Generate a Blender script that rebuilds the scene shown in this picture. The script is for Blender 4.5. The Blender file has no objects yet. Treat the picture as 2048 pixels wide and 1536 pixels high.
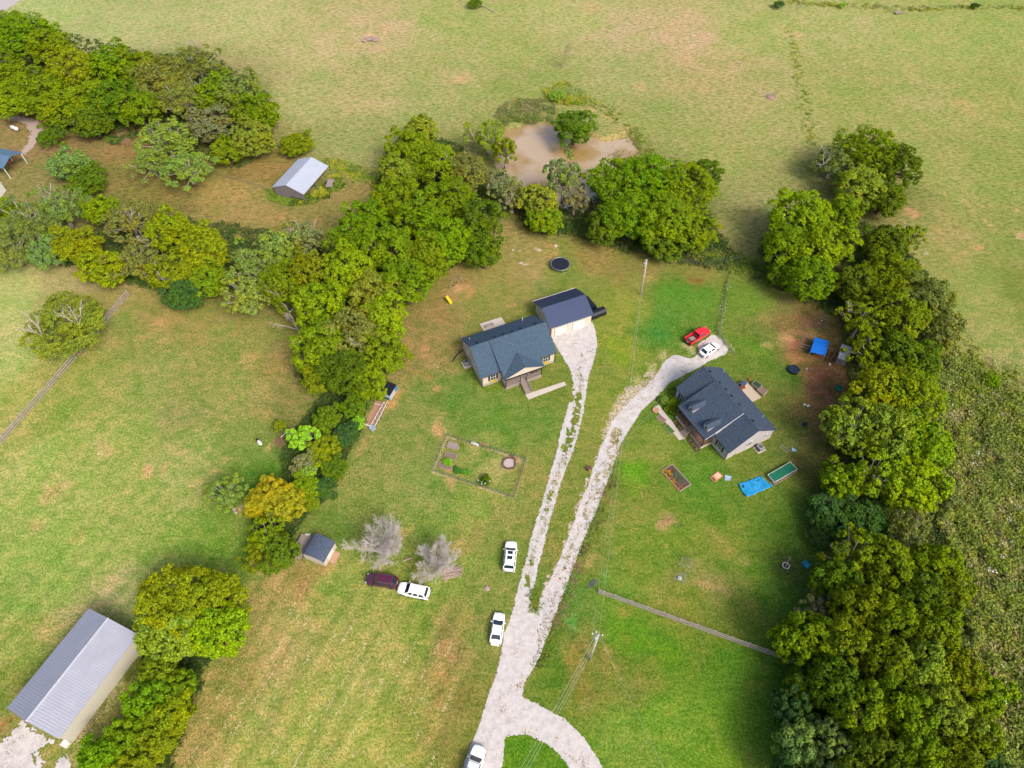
import bpy, math, random
import numpy as np
from mathutils import Vector, Matrix

# ------------------------------------------------------------------ camera, world, sun, exposure
FPX, PITCH, CAMH = 1322.0, math.radians(52.9), 100.0      # focal length in px of a 2048 px wide frame, tilt below the horizon, height
sc = bpy.context.scene
cd = bpy.data.cameras.new('camera'); cam = bpy.data.objects.new('camera', cd)
sc.collection.objects.link(cam); sc.camera = cam
cam.location = (0, 0, CAMH); cam.rotation_euler = (math.radians(90) - PITCH, 0, 0)
cd.sensor_width = 36.0; cd.lens = 36.0 * FPX / 2048.0; cd.clip_start = 1.0; cd.clip_end = 6000.0
SUN_EL, SUN_DIR = math.radians(45), (0.64, -0.77)         # soft light from the lower right of the photo
wd = bpy.data.worlds.new('World'); sc.world = wd; wd.use_nodes = True
nt = wd.node_tree; bg = nt.nodes['Background']
sky = nt.nodes.new('ShaderNodeTexSky'); sky.sky_type = 'NISHITA'; sky.sun_disc = False
sky.sun_elevation = SUN_EL; sky.sun_rotation = math.atan2(SUN_DIR[0], SUN_DIR[1])
sky.air_density = 1.0; sky.dust_density = 6.0; sky.ozone_density = 1.0
nt.links.new(sky.outputs['Color'], bg.inputs['Color']); bg.inputs['Strength'].default_value = 0.125
ld = bpy.data.lights.new('sun', 'SUN'); ld.energy = 1.5; ld.angle = math.radians(17); ld.color = (1.0, 0.93, 0.84)
sun = bpy.data.objects.new('sun', ld); sc.collection.objects.link(sun)
sd = Vector((SUN_DIR[0] * math.cos(SUN_EL), SUN_DIR[1] * math.cos(SUN_EL), math.sin(SUN_EL)))
sun.rotation_euler = sd.to_track_quat('Z', 'Y').to_euler()
sc.view_settings.view_transform = 'Standard'; sc.view_settings.look = 'None'
sc.view_settings.exposure = 0.96; sc.view_settings.gamma = 1.0
sc.cycles.max_bounces = 5; sc.cycles.diffuse_bounces = 3; sc.cycles.transparent_max_bounces = 6

# ------------------------------------------------------------------ helpers
R = math.radians
KEX = 1.9
def lin(c):
    c = c / 255.0
    return c / 12.92 if c <= 0.04045 else ((c + 0.055) / 1.055) ** 2.4
def A(r, g, b, k=KEX):                        # a colour judged by eye on a level surface -> base colour
    return tuple(min(0.85, lin(v) / k) for v in (r, g, b))
def W(px, py, h=0.0):                         # a spot of the photo, at height h, as a place in the world
    x = (px - 1024) / FPX; y = (768 - py) / FPX
    d = (x, math.cos(PITCH) + y * math.sin(PITCH), -math.sin(PITCH) + y * math.cos(PITCH))
    t = (CAMH - h) / -d[2]
    return Vector((d[0] * t, d[1] * t, h))
def mpp(px, py, h=0.0):                       # metres per photo pixel there, across the view
    p = W(px, py, h)
    return (p.y * math.cos(PITCH) + (CAMH - h) * math.sin(PITCH)) / FPX
def hsh(i, j, s):
    n = (i * 374761393 + j * 668265263 + s * 974634777) & 0xffffffff
    n = ((n ^ (n >> 13)) * 1274126177) & 0xffffffff
    return ((n ^ (n >> 16)) & 0xffffff) / float(0xffffff)
def vnoise(x, y, s=0):
    xi = np.floor(x).astype(np.int64); yi = np.floor(y).astype(np.int64)
    fx = x - xi; fy = y - yi; fx = fx * fx * (3 - 2 * fx); fy = fy * fy * (3 - 2 * fy)
    a = hsh(xi, yi, s); b = hsh(xi + 1, yi, s); c = hsh(xi, yi + 1, s); d = hsh(xi + 1, yi + 1, s)
    return (a * (1 - fx) + b * fx) * (1 - fy) + (c * (1 - fx) + d * fx) * fy
def fbm(x, y, s=0, o=4):
    v = 0; a = 0.5
    for k in range(o):
        v = v + a * vnoise(x * 2 ** k, y * 2 ** k, s + k * 7); a *= 0.5
    return v / (1 - 0.5 ** o)
def inpoly(x, y, poly):
    c = np.zeros(x.shape, bool); n = len(poly)
    for i in range(n):
        x1, y1 = poly[i]; x2, y2 = poly[(i + 1) % n]
        m = ((y1 > y) != (y2 > y)) & (x < (x2 - x1) * (y - y1) / ((y2 - y1) or 1e-9) + x1)
        c ^= m
    return c
def segdist(x, y, pts):
    d = np.full(x.shape, 1e9)
    for (x1, y1), (x2, y2) in zip(pts[:-1], pts[1:]):
        dx, dy = x2 - x1, y2 - y1; L = dx * dx + dy * dy + 1e-9
        t = np.clip(((x - x1) * dx + (y - y1) * dy) / L, 0, 1)
        d = np.minimum(d, np.hypot(x - x1 - t * dx, y - y1 - t * dy))
    return d

# ------------------------------------------------------------------ materials
MATS = {}
def nodes(name):
    m = bpy.data.materials.new(name); m.use_nodes = True
    t = m.node_tree; return m, t, t.nodes, t.links, t.nodes['Principled BSDF']
def mat(name, col, rough=0.75, metal=0.0, var=0.12, scale=3.0, bump=0.0, bscale=20.0, spec=0.3, col2=None, thr=None, coat=0.0, speck=None):
    """plain surface with two scales of procedural tone variation"""
    if name in MATS: return MATS[name]
    m, t, N, L, P = nodes(name)
    P.inputs['Roughness'].default_value = rough; P.inputs['Metallic'].default_value = metal
    P.inputs['Specular IOR Level'].default_value = spec; P.inputs['Coat Weight'].default_value = coat
    tc = N.new('ShaderNodeTexCoord'); nz = N.new('ShaderNodeTexNoise'); nz.inputs['Scale'].default_value = scale
    nz.inputs['Detail'].default_value = 6; nz.inputs['Roughness'].default_value = 0.65
    L.new(tc.outputs['Object'], nz.inputs['Vector'])
    rp = N.new('ShaderNodeValToRGB'); L.new(nz.outputs['Fac'], rp.inputs['Fac'])
    a = tuple(c * (1 - var) for c in col) + (1,); b = tuple(min(1, c * (1 + var)) for c in (col2 or col)) + (1,)
    lo, hi = thr or (0.3, 0.7)
    rp.color_ramp.elements[0].position = lo; rp.color_ramp.elements[1].position = hi
    rp.color_ramp.elements[0].color = a; rp.color_ramp.elements[1].color = b
    if speck:
        sc_, amount, scol = speck
        n3 = N.new('ShaderNodeTexNoise'); n3.inputs['Scale'].default_value = sc_; n3.inputs['Detail'].default_value = 5; n3.inputs['Roughness'].default_value = 0.8
        n4 = N.new('ShaderNodeTexNoise'); n4.inputs['Scale'].default_value = 0.35; n4.inputs['Detail'].default_value = 3
        L.new(tc.outputs['Object'], n3.inputs['Vector']); L.new(tc.outputs['Object'], n4.inputs['Vector'])
        ad = N.new('ShaderNodeMath'); ad.operation = 'MULTIPLY_ADD'; ad.inputs[1].default_value = 0.55; L.new(n4.outputs['Fac'], ad.inputs[0]); L.new(n3.outputs['Fac'], ad.inputs[2])
        r3 = N.new('ShaderNodeMapRange'); r3.inputs['From Min'].default_value = 0.93 - amount; r3.inputs['From Max'].default_value = 1.0 - amount
        L.new(ad.outputs[0], r3.inputs['Value']); m3 = N.new('ShaderNodeMix'); m3.data_type = 'RGBA'; m3.inputs['B'].default_value = tuple(scol) + (1,)
        L.new(r3.outputs['Result'], m3.inputs['Factor']); L.new(rp.outputs['Color'], m3.inputs['A']); L.new(m3.outputs['Result'], P.inputs['Base Color'])
    else: L.new(rp.outputs['Color'], P.inputs['Base Color'])
    if bump:
        n2 = N.new('ShaderNodeTexNoise'); n2.inputs['Scale'].default_value = bscale; n2.inputs['Detail'].default_value = 4
        L.new(tc.outputs['Object'], n2.inputs['Vector'])
        bp = N.new('ShaderNodeBump'); bp.inputs['Strength'].default_value = bump; bp.inputs['Distance'].default_value = 0.05
        L.new(n2.outputs['Fac'], bp.inputs['Height']); L.new(bp.outputs['Normal'], P.inputs['Normal'])
    MATS[name] = m; return m
def leaf_mat(name='leaf_surface', hue=(1.07, 1.05, 0.6), transl=0.38, use_attr=True):
    if name in MATS: return MATS[name]
    m, t, N, L, P = nodes(name); N.remove(P)
    out = N['Material Output']
    oi = N.new('ShaderNodeObjectInfo'); ge = N.new('ShaderNodeNewGeometry'); at = N.new('ShaderNodeAttribute'); at.attribute_name = 'tone'
    mr = N.new('ShaderNodeMapRange'); mr.inputs['To Min'].default_value = 0.38; mr.inputs['To Max'].default_value = 1.75
    L.new(ge.outputs['Random Per Island'], mr.inputs['Value'])
    sc1 = N.new('ShaderNodeVectorMath'); sc1.operation = 'SCALE'
    L.new(oi.outputs['Color'], sc1.inputs[0]); L.new(mr.outputs['Result'], sc1.inputs['Scale'])
    tint = N.new('ShaderNodeVectorMath'); tint.operation = 'MULTIPLY'; tint.inputs[1].default_value = hue
    L.new(sc1.outputs['Vector'], tint.inputs[0])
    tc = N.new('ShaderNodeTexCoord'); nz = N.new('ShaderNodeTexNoise'); nz.inputs['Scale'].default_value = 0.30; nz.inputs['Detail'].default_value = 4
    L.new(tc.outputs['Object'], nz.inputs['Vector']); nr = N.new('ShaderNodeMapRange'); nr.inputs['From Min'].default_value = .36; nr.inputs['From Max'].default_value = .66
    nr.inputs['To Min'].default_value = -.45; nr.inputs['To Max'].default_value = .55; L.new(nz.outputs['Fac'], nr.inputs['Value'])
    ad = N.new('ShaderNodeMath'); ad.use_clamp = True; L.new(at.outputs['Fac'], ad.inputs[0]); L.new(nr.outputs['Result'], ad.inputs[1])
    base2 = N.new('ShaderNodeVectorMath'); base2.operation = 'MULTIPLY'; base2.inputs[1].default_value = (0.80, 0.92, 1.1)
    L.new(sc1.outputs['Vector'], base2.inputs[0])
    mx = N.new('ShaderNodeMix'); mx.data_type = 'RGBA'
    L.new(ad.outputs[0], mx.inputs['Factor']); L.new(base2.outputs['Vector'], mx.inputs['A']); L.new(tint.outputs['Vector'], mx.inputs['B'])
    d = N.new('ShaderNodeBsdfDiffuse'); tr = N.new('ShaderNodeBsdfTranslucent'); ms = N.new('ShaderNodeMixShader')
    ms.inputs['Fac'].default_value = transl
    L.new(mx.outputs['Result'], d.inputs['Color']); L.new(mx.outputs['Result'], tr.inputs['Color'])
    L.new(d.outputs[0], ms.inputs[1]); L.new(tr.outputs[0], ms.inputs[2]); L.new(ms.outputs[0], out.inputs['Surface'])
    MATS[name] = m; return m

# ------------------------------------------------------------------ mesh building
COL = sc.collection
class MB:
    def __init__(s): s.v = []; s.f = []
    def add(s, vs, fs):
        o = len(s.v); s.v += [tuple(v) for v in vs]; s.f += [tuple(i + o for i in f) for f in fs]; return s
    def box(s, x0, x1, y0, y1, z0, z1):
        return s.add([(x0,y0,z0),(x1,y0,z0),(x1,y1,z0),(x0,y1,z0),(x0,y0,z1),(x1,y0,z1),(x1,y1,z1),(x0,y1,z1)],
                     [(0,3,2,1),(4,5,6,7),(0,1,5,4),(1,2,6,5),(2,3,7,6),(3,0,4,7)])
    def obox(s, c, u, lu, lv, z0, z1):       # box round centre c, long side along u
        u = Vector((u[0], u[1])).normalized(); n = Vector((-u.y, u.x)); q = []
        for z in (z0, z1):
            for a, b in ((-1,-1),(1,-1),(1,1),(-1,1)):
                q.append((c[0] + u.x*a*lu/2 + n.x*b*lv/2, c[1] + u.y*a*lu/2 + n.y*b*lv/2, z))
        return s.add(q, [(0,3,2,1),(4,5,6,7),(0,1,5,4),(1,2,6,5),(2,3,7,6),(3,0,4,7)])
    def slab(s, pts, z0, z1):                 # prism over a polygon given anticlockwise
        n = len(pts)
        ar = sum(pts[i][0]*pts[(i+1)%n][1] - pts[(i+1)%n][0]*pts[i][1] for i in range(n))
        if ar < 0: pts = pts[::-1]
        return s.add([(p[0], p[1], z0) for p in pts] + [(p[0], p[1], z1) for p in pts],
                     [tuple(range(n))[::-1], tuple(range(n, 2*n))] + [(i, (i+1)%n, n+(i+1)%n, n+i) for i in range(n)])
    def plate(s, q, t):                       # four corners, thickness t along the face normal
        q = [Vector(p) for p in q]; nn = (q[1]-q[0]).cross(q[3]-q[0]).normalized() * t
        r = [p - nn for p in q]
        return s.add(r + q, [(0,3,2,1),(4,5,6,7),(0,1,5,4),(1,2,6,5),(2,3,7,6),(3,0,4,7)])
    def tube(s, p, q, r0, r1=None, n=8, caps=True):
        p = Vector(p); q = Vector(q); r1 = r0 if r1 is None else r1
        w = (q - p)
        if w.length < 1e-6: return s
        w.normalize(); a = w.orthogonal().normalized(); b = w.cross(a)
        vs = [p + (a*math.cos(2*math.pi*i/n) + b*math.sin(2*math.pi*i/n))*r0 for i in range(n)] + \
             [q + (a*math.cos(2*math.pi*i/n) + b*math.sin(2*math.pi*i/n))*r1 for i in range(n)]
        fs = [(i, (i+1)%n, n+(i+1)%n, n+i) for i in range(n)]
        if caps: fs += [tuple(range(n))[::-1], tuple(range(n, 2*n))]
        return s.add(vs, fs)
    def path(s, pts, r, n=6):
        for a, b in zip(pts[:-1], pts[1:]): s.tube(a, b, r, r, n)
        return s
    def lathe(s, prof, c=(0,0,0), n=20):      # prof: (radius, z) from bottom to top
        vs = [(c[0]+r*math.cos(2*math.pi*i/n), c[1]+r*math.sin(2*math.pi*i/n), c[2]+z) for r, z in prof for i in range(n)]
        fs = [(k*n+i, k*n+(i+1)%n, (k+1)*n+(i+1)%n, (k+1)*n+i) for k in range(len(prof)-1) for i in range(n)]
        return s.add(vs, fs)
    def blob(s, c, r, seed=0, n=8, sq=0.7):
        rg = random.Random(seed); vs = []; m = n//2
        for j in range(m+1):
            for i in range(n):
                th = math.pi*j/m; ph = 2*math.pi*i/n; k = r*(0.8+0.4*rg.random())
                vs.append((c[0]+k*math.sin(th)*math.cos(ph), c[1]+k*math.sin(th)*math.sin(ph), c[2]+k*sq*math.cos(th)))
        return s.add(vs, [(j*n+i, (j+1)*n+i, (j+1)*n+(i+1)%n, j*n+(i+1)%n) for j in range(m) for i in range(n)])
    def build(s, name, m, parent=None, smooth=False, bevel=0.0):
        me = bpy.data.meshes.new(name); me.from_pydata(s.v, [], s.f); me.update()
        if m: me.materials.append(m)
        if smooth: me.shade_smooth()
        o = bpy.data.objects.new(name, me); COL.objects.link(o)
        if parent: o.parent = parent
        if bevel:
            b = o.modifiers.new('bevel', 'BEVEL'); b.width = bevel; b.segments = 2; b.limit_method = 'ANGLE'
        return o
def np_mesh(name, V, F, m, attrs=None, cols=None, smooth=False):     # V (n,3), F (k,4)
    me = bpy.data.meshes.new(name); nv = len(V); nf, k = F.shape
    me.vertices.add(nv); me.vertices.foreach_set('co', np.ascontiguousarray(V, np.float32).ravel())
    me.loops.add(nf*k); me.loops.foreach_set('vertex_index', F.astype(np.int32).ravel())
    me.polygons.add(nf); me.polygons.foreach_set('loop_start', np.arange(0, nf*k, k, dtype=np.int32))
    me.update(calc_edges=True)
    for n, a in (attrs or {}).items():
        at = me.attributes.new(n, 'FLOAT', 'POINT'); at.data.foreach_set('value', a.astype(np.float32))
    if cols is not None:
        at = me.attributes.new('tint', 'FLOAT_COLOR', 'POINT')
        at.data.foreach_set('color', np.concatenate([cols, np.ones((nv, 1))], 1).astype(np.float32).ravel())
    if m: me.materials.append(m)
    me.polygons.foreach_set('use_smooth', np.full(nf, smooth)); me.update()
    return me
def link(name, me, parent=None, loc=None):
    o = bpy.data.objects.new(name, me); COL.objects.link(o)
    if parent: o.parent = parent
    if loc is not None: o.location = loc
    return o
def tag(o, label=None, cat=None, group=None, kind=None):
    if label: o['label'] = label
    if cat: o['category'] = cat
    if group: o['group'] = group
    if kind: o['kind'] = kind
    return o
def thing(name, label, cat, loc=(0,0,0), rz=0.0, group=None):
    o = bpy.data.objects.new(name, None); COL.objects.link(o); o.empty_display_size = 0.3
    o.location = loc; o.rotation_euler = (0, 0, rz); return tag(o, label, cat, group)
def copy_tree(o, parent=None):
    c = o.copy(); COL.objects.link(c); c.parent = parent
    for ch in list(o.children): copy_tree(ch, c)
    return c
def angle(a, b): return math.atan2(b[1]-a[1], b[0]-a[0])

# ------------------------------------------------------------------ ground
def grid_axis(a, b, step, far):
    core = np.arange(a, b + step/2, step); ext = []; d = step
    x = b
    while x < far: d *= 1.35; x += d; ext.append(x)
    pre = []; d = step; x = a
    while x > -far: d *= 1.35; x -= d; pre.append(x)
    return np.array(pre[::-1] + list(core) + ext)
CP = [ # photo spot, colour seen there (lawn colours beside trees keep some shade; darker under crowns)
 (60,40,172,184,118),(250,60,172,176,118),(480,40,176,174,118),(640,90,178,170,118),(760,60,184,168,124),(900,40,160,168,100),(1000,100,158,166,98),
 (1150,30,170,170,110),(1250,60,180,166,122),(1380,60,188,166,126),(1400,150,176,160,112),(1250,150,160,162,104),(1500,60,160,168,100),(1700,50,166,168,106),(1850,60,160,168,98),(2020,60,154,168,92),
 (600,200,166,166,108),(720,200,172,164,112),(850,200,158,162,100),(700,290,150,158,96),(900,150,164,162,104),(1020,170,148,158,90),(1300,230,150,158,92),(1500,200,168,160,106),(1560,250,160,160,98),
 (1700,200,152,160,90),(1850,200,160,160,98),(2020,200,152,160,88),(1450,300,156,158,94),(1500,400,150,150,94),(1480,480,142,140,86),(1900,350,152,158,90),(2020,350,146,156,84),(1900,480,156,150,90),(2020,480,140,150,80),
 (1960,600,150,158,88),(2035,600,126,144,66),(2000,700,150,156,90),(1960,720,150,150,90),
 (60,270,150,130,84),(130,270,140,120,80),(60,350,142,134,80),(250,300,146,124,74),(240,350,136,126,70),(330,390,140,124,70),(470,380,158,140,82),(600,420,150,136,78),(450,440,156,138,82),(700,400,148,134,78),(660,460,140,128,74),(300,420,120,120,60),(540,350,144,124,70),
 (30,590,172,182,110),(30,700,178,186,114),(40,800,166,166,90),(130,580,178,164,112),(200,620,166,152,94),(120,750,152,158,80),(110,850,150,160,80),(250,680,138,146,74),(330,640,150,140,80),(300,760,146,156,84),(420,650,150,142,80),(440,720,140,150,76),
 (380,820,144,146,86),(480,780,150,152,84),(560,740,148,138,78),(600,800,134,132,72),(300,870,152,168,88),(200,900,158,172,90),(60,930,168,180,102),(150,1000,156,176,92),(250,1000,154,172,88),(360,950,160,170,96),(480,900,128,156,72),(500,960,100,148,50),
 (60,1100,150,180,88),(200,1090,152,178,88),(330,1080,146,176,80),(430,1080,130,166,66),(120,1180,150,176,88),(240,1170,166,166,108),(60,1230,148,172,88),(130,1240,160,162,100),(40,1320,146,166,80),(20,1400,132,148,66),(90,1280,146,156,76),(20,1480,140,136,74),(470,1110,120,158,60),
 (900,560,148,136,78),(1000,480,150,140,82),(1050,540,152,140,82),(1000,600,140,140,72),(880,640,150,128,78),(860,720,150,132,80),(950,640,134,138,70),(1130,570,126,144,64),(1200,520,144,132,72),(1400,540,136,130,66),(1260,540,140,130,72),(1240,620,138,152,62),(1250,700,136,156,54),(1210,740,130,146,62),
 (850,800,128,146,74),(900,780,106,148,62),(980,830,112,152,62),(1060,830,114,150,62),(820,880,138,146,78),(760,920,134,146,76),(1090,760,120,140,60),(1180,800,138,150,66),(1190,900,138,140,70),(1060,960,142,142,72),(850,960,132,154,78),(950,1010,134,160,72),(1150,980,134,140,68),(1100,1090,130,138,66),
 (700,1000,138,150,74),(660,1060,120,150,66),(860,1040,130,158,72),(980,1060,140,146,76),(940,1090,140,144,74),(950,1150,132,158,72),(700,1150,142,162,76),(620,1160,160,136,84),(850,1220,132,158,66),(900,1180,140,160,76),(960,1230,132,146,70),(930,1260,150,134,80),
 (540,1180,158,146,88),(480,1260,156,146,84),(460,1330,150,142,78),(560,1300,166,156,94),(430,1420,160,146,84),(520,1400,158,160,88),(620,1250,160,156,88),(720,1280,162,160,88),(700,1400,160,164,86),(800,1330,160,160,86),(860,1420,150,150,76),(900,1350,150,140,76),(940,1400,130,128,62),(780,1500,158,170,80),(620,1480,160,166,84),(480,1500,156,164,82),(360,1490,160,146,86),(900,1500,140,136,68),
 (1340,600,96,152,50),(1400,600,98,152,50),(1320,660,90,148,56),(1500,600,112,152,54),(1500,700,108,148,50),(1560,600,124,124,66),(1600,640,136,108,70),(1540,680,116,134,60),(1600,700,138,100,66),(1650,760,120,88,62),(1620,800,132,104,66),(1640,850,124,98,64),(1560,760,100,138,50),(1580,880,110,130,58),
 (1560,960,110,128,54),(1620,940,104,104,54),(1330,820,100,148,46),(1280,920,132,148,66),(1330,950,112,146,52),(1400,950,98,150,48),(1480,1000,110,146,52),(1260,960,104,164,36),(1290,1000,128,138,62),(1350,1060,120,152,52),(1440,1060,122,148,54),(1500,1120,106,150,46),(1580,1060,96,140,44),(1620,1150,90,118,50),(1580,1200,92,138,46),
 (1300,1130,124,150,56),(1360,1190,132,146,62),(1420,1180,142,142,76),(1260,1170,114,156,54),(1440,1230,120,140,56),(1380,1230,120,144,52),(1510,1200,96,140,46),(1200,1060,128,142,62),(1180,1120,132,134,64),(1150,1200,100,148,64),
 (1250,1250,100,158,34),(1330,1290,104,156,36),(1450,1320,92,142,36),(1540,1340,95,138,46),(1200,1300,128,134,60),(1280,1360,126,136,60),(1170,1370,118,134,54),(1120,1330,104,142,46),(1350,1440,122,166,54),(1450,1430,112,160,46),(1540,1440,100,146,48),(1250,1480,126,166,62),(1450,1520,112,160,42),(1560,1520,98,140,46),(1050,1520,96,150,34),(1150,1550,100,150,38),
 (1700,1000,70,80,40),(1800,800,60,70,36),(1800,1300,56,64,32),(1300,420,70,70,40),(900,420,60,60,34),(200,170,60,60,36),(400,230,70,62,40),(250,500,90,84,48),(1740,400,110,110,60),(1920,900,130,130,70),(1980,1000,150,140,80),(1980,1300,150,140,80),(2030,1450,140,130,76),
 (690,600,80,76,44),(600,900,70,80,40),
]
BLOB = [ # bare and dry patches: spot, radius in photo px, colour, strength
 (105,985,26,208,160,122,.8),(330,938,12,212,160,126,.75),(290,945,16,210,152,118,.65),(65,1055,14,196,150,112,.7),(205,885,18,200,164,122,.6),(215,900,10,206,160,122,.5),(300,890,9,206,164,124,.6),(340,888,8,216,176,136,.7),(362,905,9,204,162,120,.5),(395,965,10,200,150,110,.5),(440,850,8,196,140,100,.5),(465,795,8,200,150,110,.5),(450,918,9,190,150,100,.5),(535,830,12,200,156,106,.5),(160,1078,12,196,140,104,.5),(240,1150,22,196,164,124,.4),(330,1005,18,190,156,110,.4),(425,945,8,190,140,100,.4),(395,850,12,180,140,96,.3),(500,715,16,210,166,110,.6),(560,730,26,196,156,100,.4),(470,650,10,196,156,100,.4),
 (330,640,30,196,160,104,.45),(90,1260,26,202,170,118,.45),(30,1290,20,190,166,112,.35),(12,1445,12,170,100,60,.5),
 (875,862,18,206,156,116,.85),(890,830,9,190,140,92,.6),(905,940,16,196,150,104,.85),(900,965,12,194,152,110,.85),(1040,740,10,190,160,110,.4),(860,730,12,192,160,116,.4),(905,965,10,200,150,110,.5),(790,790,18,204,150,98,.85),(775,810,14,206,152,102,.85),(745,835,14,204,152,112,.9),(725,900,10,200,152,112,.6),(735,880,14,196,150,104,.5),(870,780,10,190,130,86,.5),(855,755,9,190,140,92,.6),(850,700,10,194,146,100,.5),
 (920,575,16,206,160,112,.8),(940,590,12,200,150,104,.6),(905,600,14,190,146,100,.6),(930,560,8,160,100,60,.6),(1103,500,8,206,158,106,.7),(1098,490,9,204,146,100,.6),(1105,510,6,204,146,100,.6),(1035,500,5,216,190,170,.6),(1078,500,6,220,196,176,.8),(1111,492,4,220,196,176,.8),(1042,526,5,226,206,190,.8),(1025,610,6,196,140,100,.5),(1070,550,8,190,150,100,.4),(1300,556,12,190,150,100,.5),(1390,565,14,150,96,66,.8),(1180,630,10,190,150,100,.4),(1230,660,12,186,140,90,.4),(1240,565,12,180,140,86,.4),
 (980,880,22,166,164,96,.5),(1000,930,30,190,174,120,.5),(950,900,20,182,164,108,.5),(1018,925,14,200,160,124,.9),(965,945,14,190,166,110,.5),(1030,990,8,184,162,124,.4),(890,945,14,196,150,110,.6),
 (1330,1042,18,178,132,104,.85),(1355,1052,8,60,120,60,.7),(1430,1070,20,176,130,86,.35),(1460,1105,22,170,136,86,.35),(1490,1118,14,190,156,110,.45),(1430,1175,26,182,150,104,.5),(1410,1165,14,180,146,100,.4),(1325,1090,10,190,150,100,.4),(1350,1210,12,160,106,66,.4),(1250,1220,12,176,120,70,.4),(1370,1230,10,160,100,60,.4),(1300,1040,12,150,130,80,.3),
 (1150,1320,26,158,120,62,.45),(1160,1290,14,180,140,90,.4),(1130,1290,16,178,140,92,.4),(1190,1390,16,160,110,74,.5),(1160,1385,14,170,110,66,.45),(1165,1410,10,170,140,110,.5),(1135,1330,10,176,124,70,.4),(1255,1280,14,172,126,72,.4),(1300,1330,24,150,120,66,.3),(1210,1305,12,160,116,66,.4),
 (1180,1120,12,190,156,112,.5),(1100,530,10,190,140,90,.3),
 (1365,745,9,206,164,112,.5),(1535,690,9,206,166,120,.7),(1585,665,10,190,140,100,.6),(1570,680,16,206,160,116,.7),(1590,720,18,190,136,90,.6),(1620,760,20,160,116,78,.6),(1645,700,24,110,78,66,.7),(1612,655,12,120,90,76,.8),(1620,640,14,130,96,80,.6),(1560,640,16,172,136,88,.5),(1640,780,30,108,76,58,.6),(1600,830,26,136,102,66,.5),(1650,830,20,100,74,56,.6),(1525,635,12,160,140,80,.4),
 (740,75,16,216,176,140,.8),(770,60,18,204,166,130,.5),(750,100,18,206,168,132,.5),(700,90,20,196,166,120,.4),(925,160,18,206,164,122,.7),(960,133,9,204,166,126,.6),(880,145,8,200,160,120,.4),(1180,165,12,200,160,120,.4),(1280,175,14,196,160,116,.5),(1320,190,10,196,160,116,.5),(1180,18,26,196,160,122,.5),(1380,120,26,204,170,136,.5),(1340,50,30,200,168,130,.4),(1375,90,20,206,174,140,.5),(1540,190,9,196,170,140,.6),(1475,125,9,170,140,124,.6),(1560,65,22,206,176,130,.4),(1600,70,12,200,166,124,.5),
 (1730,40,18,196,168,130,.4),(1930,210,26,196,160,112,.5),(1985,215,22,194,158,110,.5),(1990,190,14,190,160,110,.3),(1825,428,14,206,156,118,.8),(1875,460,8,200,150,112,.6),(1895,388,8,200,150,110,.6),(1930,405,8,196,146,106,.5),(1855,505,7,216,190,176,.7),(1905,520,6,200,150,110,.6),(1925,505,7,204,160,116,.6),(1960,495,9,206,156,116,.7),(2040,470,8,206,160,130,.7),(1870,455,12,190,150,104,.4),(1985,450,12,196,160,112,.4),(2035,425,8,206,166,126,.5),
 (1250,260,18,204,168,118,.6),(1215,235,18,204,170,122,.6),(1180,220,14,196,164,112,.5),(1240,290,14,194,156,114,.6),(1330,715,14,204,184,136,.75),(1303,735,13,204,184,136,.75),(1277,760,12,204,184,136,.75),(1252,790,10,202,180,132,.7),(1232,822,8,200,178,130,.7),(1214,860,7,200,176,128,.6),(1380,697,13,206,188,144,.7),(1275,305,12,206,164,110,.7),(1150,205,16,206,170,112,.6),(1060,215,12,204,164,112,.5),(1030,200,6,196,110,66,.8),(1120,200,14,200,160,104,.5),(1010,215,8,200,150,100,.5),
 (1240,720,20,146,176,40,.5),(1225,690,12,150,180,44,.5),(1260,940,20,106,176,34,.6),(1270,980,16,104,172,34,.5),(1215,1155,12,108,190,84,.4),(1140,1250,16,92,186,90,.6),(1320,670,14,70,150,80,.4),(967,1036,12,168,196,84,.5),(1000,830,18,100,150,50,.4),(860,650,14,96,130,60,.4),(1080,575,18,96,146,66,.5),(240,640,24,120,160,70,.5),(130,820,26,120,166,64,.5),(100,850,22,126,166,66,.4),(440,660,20,128,164,70,.4),(300,790,16,130,166,80,.3),(1040,995,14,100,150,60,.5),(1060,980,12,104,156,66,.4),(670,345,14,110,160,60,.7),(720,355,16,120,170,50,.7),
 (210,275,14,76,100,56,.6),(240,285,14,96,70,56,.6),(590,400,30,60,110,40,.6),(560,395,20,70,116,46,.6),(640,370,20,76,120,46,.6),(470,350,24,130,100,60,.5),(380,420,20,100,84,56,.4),
 (540,1180,12,190,160,100,.3),(605,1190,12,194,156,104,.4),(560,1170,10,190,160,104,.3),(640,1150,12,196,140,96,.5),(580,870,12,206,156,126,.8),(545,892,8,204,160,120,.8),(480,1020,10,206,166,116,.6),
 (820,1120,12,186,150,90,.5),(850,1150,16,176,146,90,.4),(805,1070,12,200,140,86,.7),(920,1085,20,180,150,90,.4),(960,1070,16,170,146,90,.4),(1020,1240,8,190,160,90,.3),(930,1240,22,178,140,86,.5),(900,1290,16,176,138,84,.5),(890,1350,14,196,150,92,.6),(880,1400,12,190,146,90,.5),(870,1450,12,180,140,84,.4),
 (1075,1215,6,240,200,160,.5),(1100,1090,6,190,150,100,.4),
 (560,430,26,172,138,84,.4),(430,400,24,174,140,84,.4),(690,340,12,150,120,80,.3),(640,430,20,166,124,80,.4),
 (10,640,40,188,196,120,.3),(20,560,26,178,186,108,.3),
]
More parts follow.
